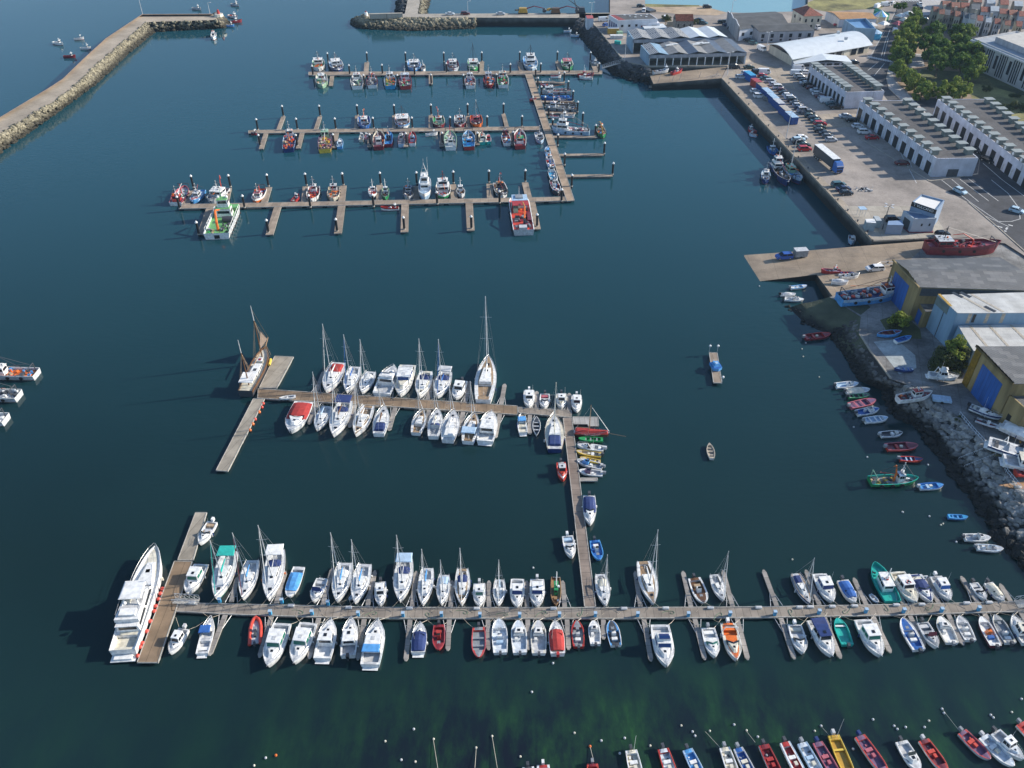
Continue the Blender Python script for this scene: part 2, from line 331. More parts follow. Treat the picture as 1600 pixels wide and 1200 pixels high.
for k in range(len(WL)-1):
    for j in range(NS):
        q=[]
        for kk,jj in ((k,j),(k+1,j),(k+1,j+1),(k,j+1)):
            t=jj/NS;p0=P(*WL[kk],0);p1=P(*CR[kk],YZ-.02)
            rr=random.Random(kk*31+jj);zz=lerp(-.5,YZ-.02,t)+(rr.uniform(-.2,.2) if 0 < jj < NS else 0)
            q.append((lerp(p0[0]-.6,p1[0],t),lerp(p0[1]-.6,p1[1],t),zz))
        tm.quad(*q,MUD if k < 4 else BANK)
tag(tm.build('foreshore'),'dark weedy foreshore below the yard',kind='structure')
_ico=None
def ico():
    g=(1+5**.5)/2
    v=[(-1,g,0),(1,g,0),(-1,-g,0),(1,-g,0),(0,-1,g),(0,1,g),(0,-1,-g),(0,1,-g),(g,0,-1),(g,0,1),(-g,0,-1),(-g,0,1)]
    f=[(0,11,5),(0,5,1),(0,1,7),(0,7,10),(0,10,11),(1,5,9),(5,11,4),(11,10,2),(10,7,6),(7,1,8),(3,9,4),(3,4,2),(3,2,6),(3,6,8),(3,8,9),(4,9,5),(2,4,11),(6,2,10),(8,6,7),(9,8,1)]
    return [(x/1.9,y/1.9,z/1.9) for x,y,z in v],f
IV,IF=ico()
def rocks(name,label,W,Cc,n,r0,r1,m_,zlow=-.2,ztop=3.4,power=1.0,group=None):
    """n rocks spread over the strip between two lists of world points"""
    mb=MB();rr=random.Random(hash(len(name))+n);seg=[]
    for k in range(len(W)-1):
        L_=hypot(W[k+1][0]-W[k][0],W[k+1][1]-W[k][1])+hypot(Cc[k+1][0]-Cc[k][0],Cc[k+1][1]-Cc[k][1])
        wd=hypot(W[k][0]-Cc[k][0],W[k][1]-Cc[k][1])+hypot(W[k+1][0]-Cc[k+1][0],W[k+1][1]-Cc[k+1][1]);seg.append(L_*wd)
    tot=sum(seg)
    for k in range(len(seg)):
        for _ in range(max(1,int(n*seg[k]/tot))):
            u=rr.random();t=rr.random()**power
            a0=lp(W[k],W[k+1],u);a1=lp(Cc[k],Cc[k+1],u);p=lp(a0,a1,t);z=lerp(zlow,ztop,t)
            r=rr.uniform(r0,r1)*(.7+.6*rr.random());sx,sy,sz=rr.uniform(.75,1.25),rr.uniform(.75,1.25),rr.uniform(.5,.85);az=rr.random()*6.3;al=rr.uniform(-.5,.5)
            vs=[]
            for x,y,zz in IV:
                k2=r*(1+rr.uniform(-.22,.22));X,Y,Z=x*k2*sx,y*k2*sy,zz*k2*sz
                Y,Z=Y*cos(al)-Z*sin(al),Y*sin(al)+Z*cos(al)
                vs.append((p[0]+X*cos(az)-Y*sin(az),p[1]+X*sin(az)+Y*cos(az),z+Z+.12))
            mb.add(vs,IF,m_)
    return tag(mb.build(name),label,kind='stuff')
mat_rg=shore_mat('rock_grey',(.15,.145,.135),BLK,1.4,2.8,vs=1.2)
Wp=[P(x,y,0) for x,y in WL];Cp=[P(x,y,YZ) for x,y in CR]
rocks('rubble','grey boulders sloping from the yard rail to the water',Wp[6:],Cp[6:],1250,.38,.95,ROCK,-.3,3.45)
rocks('rubble','rough dark rocks on the foreshore under the sheds',Wp[2:7],Cp[2:7],800,.3,.7,mat_rg,-.2,2.9)
rocks('rubble','scattered weedy stones on the mud bank',Wp[0:3],Cp[0:3],120,.2,.5,ROCKD,-.2,2.2)
BU=[(-120,250),(0,183),(75,138),(98,123),(130,92),(165,60),(222,22),(332,21.5)]
BL=[(-120,290),(0,208),(90,155),(121,131),(142,108),(168,86),(228,34.5),(340,31)]
BW=[(-120,340),(0,239),(75,186),(150,131),(175,108),(200,84),(242,50),(352,44)]
bm=MB();CONCW=ground_mat('breakwater_road',(.41,.345,.265),.1,.2,.12,6.0,.6,stain=.15)
for k in range(len(BU)-1):
    bm.quad(P(*BL[k],4),P(*BL[k+1],4),P(*BU[k+1],4),P(*BU[k],4),CONCW)
    w0,w1=P(*BW[k],-.4),P(*BW[k+1],-.4);bm.quad(w0,w1,P(*BL[k+1],3.9),P(*BL[k],3.9),BANK)
    u0,u1=P(*BU[k],4),P(*BU[k+1],4);bm.quad(u0,u1,(u1[0]-1.5,u1[1]+4,-1),(u0[0]-1.5,u0[1]+4,-1),BANKD)
    r0,r1=P(*BU[k],4.9),P(*BU[k+1],4.9)
    bm.add([u0,u1,r1,r0,(u0[0]+.5,u0[1]-.9,4),(u1[0]+.5,u1[1]-.9,4),(r1[0]+.5,r1[1]-.9,4.9),(r0[0]+.5,r0[1]-.9,4.9)],[(0,1,2,3),(4,5,6,7),(3,2,6,7)],ground_mat('parapet',(.36,.25,.18),.3,.2,.1))
u1,l1,w1=P(*BU[-1],4),P(*BL[-1],4),P(*BW[-1],-.4);bm.quad(l1,(w1[0],w1[1],-.4),(w1[0],u1[1]+3,-.4),u1,BANK)
tag(bm.build('breakwater'),'long grey breakwater with a roadway and stone slope','breakwater')
rocks('rubble','yellowish stone slope along the long breakwater',[P(x,y,0) for x,y in BW],[P(x,y,4) for x,y in BL],3600,.5,.85,ROCKL,-.2,3.8)
e0,e1=P(345,29,4),P(352,38,0)
rocks('rubble','stone heap round the breakwater head',[P(350,44,0),(e1[0]+2,e1[1],0),P(352,30,0)],[P(338,32,3.5),P(338,28,3.5),P(336,22,3.5)],160,.7,1.2,ROCKL,-.3,3.6)
mm=MB();mm.prism(poly([(570,27),(576,22),(953,20),(953,24),(921,30),(905,27.8)],4),-1,4,QW,CONC)
mm.prism(poly([(632,24),(652,24),(664,-40),(645,-40)],4),-1,3.99,QW,CONC)
mm.prism(poly([(577,20.8),(629,19.6),(629,20.8),(577,22)],6.2),4,6.2,CONC)
tag(mm.build('harbour_mole'),'straight stone mole closing the fishing harbour at the far side','mole')
rocks('rubble','stone slope at the free end of the middle mole',[P(552,30,0),P(549,38,0),P(566,45,0),P(650,48,0),P(742,44,0)],[P(574,23,3.8),P(570,26,3.8),P(574,28,3.8),P(650,28.5,3.8),P(742,29,3.8)],1100,.8,1.3,ROCKL,-.2,3.7)
rocks('rubble','stone slope beside the road beyond the mole',[P(666,24,0),P(676,-30,0)],[P(653,22,3.8),P(666,-40,3.8)],260,.8,1.3,ROCKL,-.2,3.7)
rocks('rubble','dark rocks left of the road beyond the mole',[P(617,18,0),P(628,-30,0)],[P(631,17,3.8),P(644,-40,3.8)],160,.8,1.3,ROCKD,-.2,3.5)
DWp=[(893,48),(906,55),(920,72),(936,93),(950,106),(957,117),(985,126),(1014,132)]
DCp=[(905,28),(922,31),(938,51),(956,74),(975,96),(980,100),(1005,104),(1016,108)]
db=MB()
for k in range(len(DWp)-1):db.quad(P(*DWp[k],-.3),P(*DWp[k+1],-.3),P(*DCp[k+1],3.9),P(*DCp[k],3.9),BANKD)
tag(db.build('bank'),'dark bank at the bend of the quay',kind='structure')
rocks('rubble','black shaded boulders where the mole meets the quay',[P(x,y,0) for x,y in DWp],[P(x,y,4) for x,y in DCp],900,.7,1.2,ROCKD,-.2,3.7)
sheet('quay_edge',[(1128,122.3),(1137,119),(1372,372),(1363,375)],4.01,APRON,'pale concrete coping along the quay edge')
sheet('apron',[(1010,103.6),(1137,104.2),(1180,97),(1225,104),(1150,122),(1137,119),(1180,97),(1140,104)],4.012,APRON) if False else None
sheet('apron',[(1183,97),(1232,110),(1243,140),(1150,121.5),(1137,119),(1140,112)],4.012,APRON)
sheet('concrete_pad',[(1318,322),(1425,322),(1462,338),(1480,366),(1450,370.5),(1364,374),(1340,350)],4.015,CONC)
sheet('apron',[(1012,97),(1180,92),(1180,96),(1140,103.5),(1012,103)],4.014,APRON)
sheet('concrete_pad',[(1243,183),(1300,177),(1345,178),(1372,196),(1300,200),(1262,196)],4.011,APRON)
def strip(name,pts,z,wdt,m_,hgt=0.0):
    m=MB()
    for p,q in zip(pts,pts[1:]):
        a,b=P(*p,z),P(*q,z);dx,dy=b[0]-a[0],b[1]-a[1];l=hypot(dx,dy) or 1;nx,ny=-dy/l*wdt/2,dx/l*wdt/2
        if hgt:m.prism([(a[0]-nx,a[1]-ny),(b[0]-nx,b[1]-ny),(b[0]+nx,b[1]+ny),(a[0]+nx,a[1]+ny)],z-.3,z+hgt,m_)
        else:m.quad((a[0]-nx,a[1]-ny,z),(b[0]-nx,b[1]-ny,z),(b[0]+nx,b[1]+ny,z),(a[0]+nx,a[1]+ny,z),m_)
    return m
WP=mat('road_paint',(.62,.62,.60),.7,0,.25,3)
lm=MB()
def merge(dst,src):
    o=len(dst.v);dst.v += src.v
    mp=[dst.mi(m) for m in src.mats]
    for f,k in zip(src.f,src.m):dst.f.append(tuple(i+o for i in f));dst.m.append(mp[k])
for pts in ([(1471,281),(1516,316),(1560,346),(1580,346),(1594,342),(1592,325),(1575,302),(1549,281)],[(1487,280),(1529,315)],[(1500,280),(1545,314)],[(1513,279),(1560,314)],
            [(1566,281),(1600,306),(1640,340)],[(1536,255),(1566,281)],[(1532,334),(1576,354)],[(1382,50),(1369,72),(1360,88)],[(1391,45),(1383,66),(1377,88)],[(1388,60),(1381,88)],
            [(1382,99),(1366,118)],[(1371,98),(1356,110)],[(1388,40),(1393,30),(1402,12)],[(1377,58),(1396,58)],[(1400,225),(1432,286)],[(1413,232),(1425,262)]):
    merge(lm,strip('x',pts,4.035,.2,WP))
for k in range(11):
    a=P(1357+k*3.6,88.6+k*.75,4.036);lm.obox((a[0],a[1],4.03),.55,3.2,.006,.08,WP)
for k in range(10):a=P(1396+k*4.2,.5,4.036);lm.obox((a[0],a[1],4.03),.7,4,.006,.1,WP)
for bx,by,w_,l_ in ((1559,353.5,.5,2.4),(1573,357,1.5,.5),(1579,352,.5,1.2),(1571,361,.6,.6)):
    a=P(bx,by,4.036);lm.obox((a[0],a[1],4.03),w_,l_,.006,.9,WP)
tag(lm.build('road_marking'),'white lines and crossing painted on the roads',kind='structure')
kb=MB()
for pts in ([(1513,316),(1562,358),(1600,392)],[(1391,98),(1385,122),(1389,138),(1408,157),(1437,176)],[(1365,376),(1450,372)],[(1463,153.5),(1600,268)],[(1342,215),(1452,283),(1470,281),(1528,272)]):
    merge(kb,strip('x',pts,4.0,.35,CONC,.14))
tag(kb.build('kerb'),'pale kerb stones',kind='structure')
cp=MB();merge(cp,strip('x',[(1128,122.3),(1363,375)],4.0,.5,APRON,.25));merge(cp,strip('x',[(922,31),(975,96)],4.0,.4,CONC,.5));merge(cp,strip('x',[(975,97),(1012,104),(1136,104)],4.0,.4,CONC,.4))
merge(cp,strip('x',[(1345,525),(1360,549),(1392,592)],YZ,.35,CONC,.25))
tag(cp.build('kerb'),'raised coping kerb along the quay edge',kind='structure')
SHAPES=dict(
    sail=[(0,.70),(.1,.82),(.25,.94),(.42,1),(.58,.94),(.72,.76),(.84,.50),(.93,.25),(1,.02)],
    motor=[(0,.90),(.2,.97),(.45,1),(.62,.95),(.76,.78),(.87,.52),(.95,.26),(1,.04)],
    skiff=[(0,.86),(.3,.97),(.55,1),(.72,.92),(.85,.70),(.93,.47),(.98,.24),(1,.06)],
    fish=[(0,.84),(.2,.95),(.5,1),(.7,.93),(.83,.72),(.92,.46),(.97,.25),(1,.05)],
    double=[(0,.05),(.06,.28),(.15,.58),(.3,.88),(.5,1),(.7,.88),(.85,.58),(.94,.28),(1,.04)],
    yacht=[(0,.88),(.2,.96),(.5,1),(.68,.95),(.8,.80),(.9,.56),(.96,.34),(1,.07)],
    barge=[(0,.97),(.5,1),(.88,1),(.95,.93),(1,.80)],
    row=[(0,.55),(.2,.85),(.45,1),(.65,.9),(.82,.6),(.93,.3),(1,.04)])
def prof(shape,t):
    pts=SHAPES[shape]
    for a,b in zip(pts,pts[1:]):
        if t <= b[0]:return lerp(a[1],b[1],(t-a[0])/(b[0]-a[0]))
    return pts[-1][1]
TS=[0,.06,.12,.2,.3,.4,.5,.6,.68,.76,.83,.89,.94,.975,1]
def hull(R,L,B,fb,shape,hc,rim=None,deck='white',wells=(),rw=.07,sheer=.35,stripe=None,boot='dgrey',drop=.02,floor=None,bulwark=0.0,smooth=True):
    """hull mesh (topsides, boot stripe, transom, gunwale) + deck mesh with sunk wells. wells: (t0, t1, margin, depth)"""
    rim=rim or hc;ts=sorted(set(TS+[x for w_ in wells for x in w_[:2]]+[x+1e-4 for w_ in wells for x in w_[1:2]]+[x-1e-4 for w_ in wells for x in w_[:1]]))
    ts=[min(1,max(0,t)) for t in ts]
    st=[]
    for t in ts:
        w_=B/2*prof(shape,t);z=fb*(1+sheer*max(0,(t-.35)/.65)**2+.06*max(0,.35-t));st.append((t,L*(t-.5),w_,z))
    h=MB();n=len(st)
    def ring(s_,i):
        t,x,w_,z=s_;rake=L*.05*t**5
        if shape == 'double' or shape == 'row':rake +=-L*.02*(1-t)**4
        return [(x,w_,z),(x-rake*.35,w_*.955,z*.60),(x-rake*.8,w_*.90,min(.16,z*.3)),(x-rake,w_*.84,-.05),(x-rake*1.4,w_*.45,-.35)][i]
    cols=[hc,stripe or hc,hc,boot,boot] if False else [stripe or hc,hc,boot,boot]
    for sgn in (1,-1):
        for k in range(n-1):
            for i in range(4):
                a,b,c,d=ring(st[k],i),ring(st[k+1],i),ring(st[k+1],i+1),ring(st[k],i+1)
                q=[(p[0],p[1]*sgn,p[2]) for p in (a,b,c,d)]
                h.quad(*(q if sgn > 0 else q[::-1]),cols[i])
            a,b=st[k],st[k+1];ri=lambda s_:max(.005,s_[2]-rw)
            q=[(a[1],a[2]*sgn,a[3]),(a[1],ri(a)*sgn,a[3]+.015),(b[1],ri(b)*sgn,b[3]+.015),(b[1],b[2]*sgn,b[3])]
            h.quad(*(q if sgn > 0 else q[::-1]),rim)
    tr=[ring(st[0],i) for i in range(5)]
    vs=[(p[0],p[1],p[2]) for p in tr]+[(p[0],-p[1],p[2]) for p in tr[::-1]];h.add(vs,[tuple(range(10))],hc)
    h.build('hull',R)
    d=MB()
    for k in range(n-1):
        a,b=st[k],st[k+1];tm_=(a[0]+b[0])/2;well=None
        for w_ in wells:
            if w_[0] < tm_ < w_[1]:well=w_
        def pr(s_):
            e=max(.005,s_[2]-rw);zt=s_[3]+.015;zd=s_[3]-drop-bulwark;i_=max(.002,min(e-.001,e-(well[2] if well else .3*e)))
            zf=(fb-well[3]) if well else zd
            return [(s_[1],e,zt),(s_[1],e-.001,zd),(s_[1],i_,zd),(s_[1],i_,zf),(s_[1],0,zf if well else zf+.03)]
        pa,pb=pr(a),pr(b)
        for sgn in (1,-1):
            for i in range(4):
                m_=[rim,deck,deck,floor or deck][i]
                if i == 2 and not well:continue
                if i == 2:m_=floor or deck
                q=[(pa[i][0],pa[i][1]*sgn,pa[i][2]),(pa[i+1][0],pa[i+1][1]*sgn,pa[i+1][2]),(pb[i+1][0],pb[i+1][1]*sgn,pb[i+1][2]),(pb[i][0],pb[i][1]*sgn,pb[i][2])]
                d.quad(*(q if sgn > 0 else q[::-1]),m_)
    for w_ in wells:
        for t in w_[:2]:
            x=L*(t-.5);hw=max(.01,B/2*prof(shape,t)-rw-w_[2]);z=fb*(1+sheer*max(0,(t-.35)/.65)**2)-drop-bulwark
            d.quad((x,-hw,fb-w_[3]),(x,hw,fb-w_[3]),(x,hw,z),(x,-hw,z),deck)
    d.build('deck',R)
    return lambda t:fb*(1+sheer*max(0,(t-.35)/.65)**2)-drop-bulwark
def house(R,x0,x1,wa,wf,z0,h,m='white',roof=None,glass='glass',ib=.05,fi=.3,si=.12,k0=.45,k1=.86,over=.0,name='cabin',back=False,rt=.06):
    c=MB();c.frus(x0,x1,wa,wf,z0,z0+h,ib,fi,si,m);C0=c.build(name,R)
    def at(k,e,s):
        xa,xf=x0+ib*k,x1-fi*k;ya,yf=wa-si*k,wf-si*k;return (lerp(xa,xf,e),s*lerp(ya,yf,e),z0+h*k)
    o=.02
    fw=MB();p=[at(k0,1,-.86),at(k0,1,.86),at(k1,1,.86),at(k1,1,-.86)];fw.quad(*[(a+o,b,c_) for a,b,c_ in p],glass);fw.build('windscreen',C0)
    for s in (1,-1):
        sw=MB()
        for e0,e1 in ((.08,.48),(.53,.93)):
            p=[at(k0,e0,s),at(k0,e1,s),at(k1,e1,s),at(k1,e0,s)];p=[(a,b+s*o,c_) for a,b,c_ in p]
            sw.quad(*(p if s < 0 else p[::-1]),glass)
        sw.build('side_window',C0)
    if back:
        bw=MB();p=[at(k0,0,-.8),at(k0,0,.8),at(k1,0,.8),at(k1,0,-.8)];bw.quad(*[(a-o,b,c_) for a,b,c_ in p][::-1],glass);bw.build('rear_window',C0)
    r=MB();r.frus(x0+ib-over,x1-fi+over,wa-si+over*.6,wf-si+over*.6,z0+h,z0+h+rt,.03,.08,.05,roof or m);r.build('roof',R)
    return z0+h+rt
def outboard(R,L,B,fb,t=0.0,c='dgrey',y=0.0,s=1.0):
    m=MB();x=L*(t-.5)-.1;m.box(x-.42*s,x+.08,y-.17*s,y+.17*s,fb*.9,fb*.9+.5*s,c);m.box(x-.26*s,x-.08,y-.07,y+.07,-.3,fb*.9,'dgrey');m.tube((x+.05,y,fb*.9+.25),(x+.5,y,fb*.9+.3),.03,.02,5,'dgrey')
    m.build('outboard_motor',R)
def hatch(R,x,y,z,sx=.5,sy=.5,c='dgrey',name='hatch',h=.05):
    m=MB();m.box(x-sx/2,x+sx/2,y-sy/2,y+sy/2,z,z+h,c);m.build(name,R)
def rail(R,L,B,shape,zf,t0,t1,h=.55,n=7,c='metal',inset=.08,both=True,name='guard_rail'):
    m=MB()
    for s in (1,-1):
        pr=None
        for k in range(n+1):
            t=lerp(t0,t1,k/n);x=L*(t-.5)-(.04 if t > .98 else 0);y=s*max(0,B/2*prof(shape,t)-inset);z=zf(t)
            m.tube((x,y,z),(x,y,z+h),.018,None,4,c,False)
            if pr:m.tube(pr,(x,y,z+h),.02,None,4,c,False);m.tube((pr[0],pr[1],pr[2]-h*.45),(x,y,z+h*.55),.012,None,3,c,False)
            pr=(x,y,z+h)
    m.build(name,R)
def fender(R,x,y,z,c='white',r=.13):
    m=MB();m.tube((x,y,z-.3),(x,y,z+.3),r,None,6,c);m.build('fender',R)
def clutter(R,x0,x1,y0,y1,z,n,cols,s0=.25,s1=.8,name='deck_gear',seed=1):
    m=MB();rr=random.Random(seed)
    for _ in range(n):
        sx,sy,sz=rr.uniform(s0,s1),rr.uniform(s0,s1),rr.uniform(s0*.5,s1*.75);c=rr.choice(cols)
        x,y=rr.uniform(x0,x1),rr.uniform(y0,y1)
        if rr.random() < .55:m.obox((x,y,z),sx,sy,sz,rr.random()*3,c)
        elif rr.random() < .6:m.ball((x,y,z+sz*.2),sx*.55,c,6,.6)
        else:m.tube((x,y,z),(x,y,z+sz*.9),sx*.35,None,7,c)
    m.build(name,R)
SEED=[0]
def make(px,spec,L_over=None):
    """root Empty of a boat from its bow and stern pixels"""
    raise NotImplementedError
def boatroot(rec,zref,cat,group):
    bx,by,sx,sy,wpx,o,label=rec
    z0=o.get('z',0.0)
    b=P(bx,by,zref+z0);s=P(sx,sy,zref+z0*1.0)
    L=hypot(b[0]-s[0],b[1]-s[1]);ang=atan2(b[1]-s[1],b[0]-s[0]);cx,cy=(b[0]+s[0])/2,(b[1]+s[1])/2
    R=root(o.get('n',cat.replace(' ','_')),label,cat,(cx,cy,z0),ang,group)
    sc=hypot(J(cx+.5,cy,zref)[0]-J(cx-.5,cy,zref)[0],0)
    if wpx:B=wpx/sc
    else:B=L/o.get('r',2.9)
    SEED[0] += 1
    return R,L,B,ang,(cx,cy)
def sailboat(rec,group='sailing yachts moored in the marina'):
    o=rec[5];big=o.get('big',1.0)
    R,L,B,ang,c=boatroot(rec,1.0,'sailing boat',group)
    B=max(min(B,L/2.45),L/4.2)
    fb=.32+.075*L;H_=o.get('hull','white');dk=o.get('deck','white')
    zf=hull(R,L,B,fb,'sail',H_,'teak' if o.get('teak') else 'lgrey',dk,[(.07,.33,B*.16,.42)],.06,.18,o.get('stripe'),o.get('boot','navy'),floor=o.get('floor','lgrey'))
    x0,x1=L*(.34-.5),L*(.74-.5);wa,wf=B*.30,B*.17;hc=.05*L+.0
    m=MB();m.frus(x0,x1,wa,wf,zf(.5)-.02,zf(.5)+hc,.05,L*.09,.1,o.get('roof','white'));m.build('coachroof',R)
    for s in (1,-1):
        m=MB();y0=lambda e,k:s*(lerp(wa,wf,e)-.1*k+.015)
        for e0,e1 in ((.08,.30),(.36,.58)):
            q=[(lerp(x0,x1,e0),y0(e0,.4),zf(.5)+hc*.4),(lerp(x0,x1,e1),y0(e1,.4),zf(.5)+hc*.4),(lerp(x0,x1,e1),y0(e1,.85),zf(.5)+hc*.85),(lerp(x0,x1,e0),y0(e0,.85),zf(.5)+hc*.85)]
            m.quad(*(q if s < 0 else q[::-1]),'glass')
        m.build('side_window',R)
    hatch(R,L*(.80-.5),0,zf(.8)+.02,.055*L,.055*L,'glass')
    hatch(R,L*(.60-.5),0,zf(.5)+hc,.04*L,.045*L,'glass')
    tb=o.get('mb',.57);xm=L*(tb-.5);wx,wy=c[0]+xm*cos(ang),c[1]+xm*sin(ang);zb=zf(.5)+hc
    if 'mt' in o:mh=height_at((wx,wy,zb),o['mt'][1])-zb
    else:mh=L*1.15
    mh=max(3.5,min(mh,L*1.75))
    mc=o.get('mastc','lgrey');r=.045+.004*L
    m=MB();m.tube((xm,0,zb-.05),(xm,0,zb+mh),r*1.15,r*.8,7,mc);MA=m.build('mast',R)
    for k in ((.42,.72) if mh > 10 else (.5,)):
        for s in (1,-1):
            m=MB();m.tube((xm,0,zb+mh*k),(xm-.12,s*B*.26,zb+mh*k+.04),.035,.025,4,mc);m.build('spreader',MA)
    bl=L*.33;zbm=zb+.75;m=MB();m.tube((xm,0,zbm),(xm-bl,0,zbm+.05),.07,.06,6,mc);BM=m.build('boom',R)
    bc=o.get('boom')
    if bc:
        m=MB();n=5
        for k in range(n):
            xa,xb=xm-.1-bl*.95*k/n,xm-.1-bl*.95*(k+1)/n;ra,rb=.20-.12*k/n,.20-.12*(k+1)/n
            m.tube((xa,0,zbm+.1),(xb,0,zbm+.12),ra,rb,6,'c_'+bc,k in (0,n-1))
        m.build('sail_cover',BM)
    m=MB();top=(xm,0,zb+mh*.97);bow=(L*.49,0,zf(1)+.1);ste=(-L*.49,0,zf(0)+.3)
    for a,b in ((top,ste),((xm,0,zb+mh*.72),(xm-.25,B*.46,zf(.5))),((xm,0,zb+mh*.72),(xm-.25,-B*.46,zf(.5))),(top,(xm-.12,B*.26,zb+mh*.45)),(top,(xm-.12,-B*.26,zb+mh*.45)),((xm-.12,B*.26,zb+mh*.45),(xm-.2,B*.46,zf(.5))),((xm-.12,-B*.26,zb+mh*.45),(xm-.2,-B*.46,zf(.5)))):
        m.tube(a,b,.016,None,3,'metal',False)
    m.build('rigging',R)
    m=MB();m.tube(lp(bow,top,.04),lp(bow,top,.93),.075,.035,5,'c_'+o.get('jib','white'));m.tube(bow,top,.015,None,3,'metal',False);m.build('furled_sail',R)
    rail(R,L,B,'sail',zf,.86,1.0,.55,3,name='pulpit');rail(R,L,B,'sail',zf,.02,.84,.5,6)
    if 'hood' in o:
        m=MB();x=x0;n=6;q0=None
        for k in range(n+1):
            a=pi*k/n;y,z=wa*1.12*cos(a),.75*sin(a)+.05;q=((x-.5,y,zb-.05+z*.95),(x+.55,y*.85,zb-.1+z*.25))
            if q0:m.quad(q0[0],q0[1],q[1],q[0],'c_'+o['hood'])
            q0=q
        m.build('sprayhood',R)
    if 'bimini' in o:
        bw=MB();z=zf(.1)+1.9;bw.frus(-L*.47,-L*.24,B*.40,B*.42,z,z+.1,.1,.1,.12,'c_'+o['bimini']);bm_=bw.build('bimini',R)
        fr=MB()
        for x in (-L*.45,-L*.26):
            for s in (1,-1):fr.tube((x,s*B*.38,zf(.1)),(x,s*B*.36,z),.02,None,4,'metal',False)
        fr.build('bimini_frame',R)
    if 'cover' in o:
        m=MB();m.frus(-L*.42,x0+.1,B*.33,B*.30,zf(.1),zf(.1)+.45,.2,.1,.35,'c_'+o['cover']);m.build('cockpit_cover',R)
    else:
        m=MB();xw=-L*.37;n=10;rwh=.33 if L < 11 else .45
        for k in range(n):
            a,b=2*pi*k/n,2*pi*(k+1)/n;m.tube((xw,rwh*cos(a),fb+.35+rwh*sin(a)),(xw,rwh*cos(b),fb+.35+rwh*sin(b)),.02,None,3,'dgrey',False)
        m.tube((xw+.06,0,fb-.4),(xw+.06,0,fb+.4),.08,.05,5,'white');m.build('steering_wheel',R)
    moor(R,L,B,rec,zf,'sail');rr=random.Random(SEED[0])
    for k in range(rr.choice((2,3))):
        t=rr.uniform(.25,.6);s=rr.choice((1,-1));fender(R,L*(t-.5),s*(B/2*prof('sail',t)+.1),fb*.45,o.get('fend',rr.choice(('white','navy','white'))))
    return R
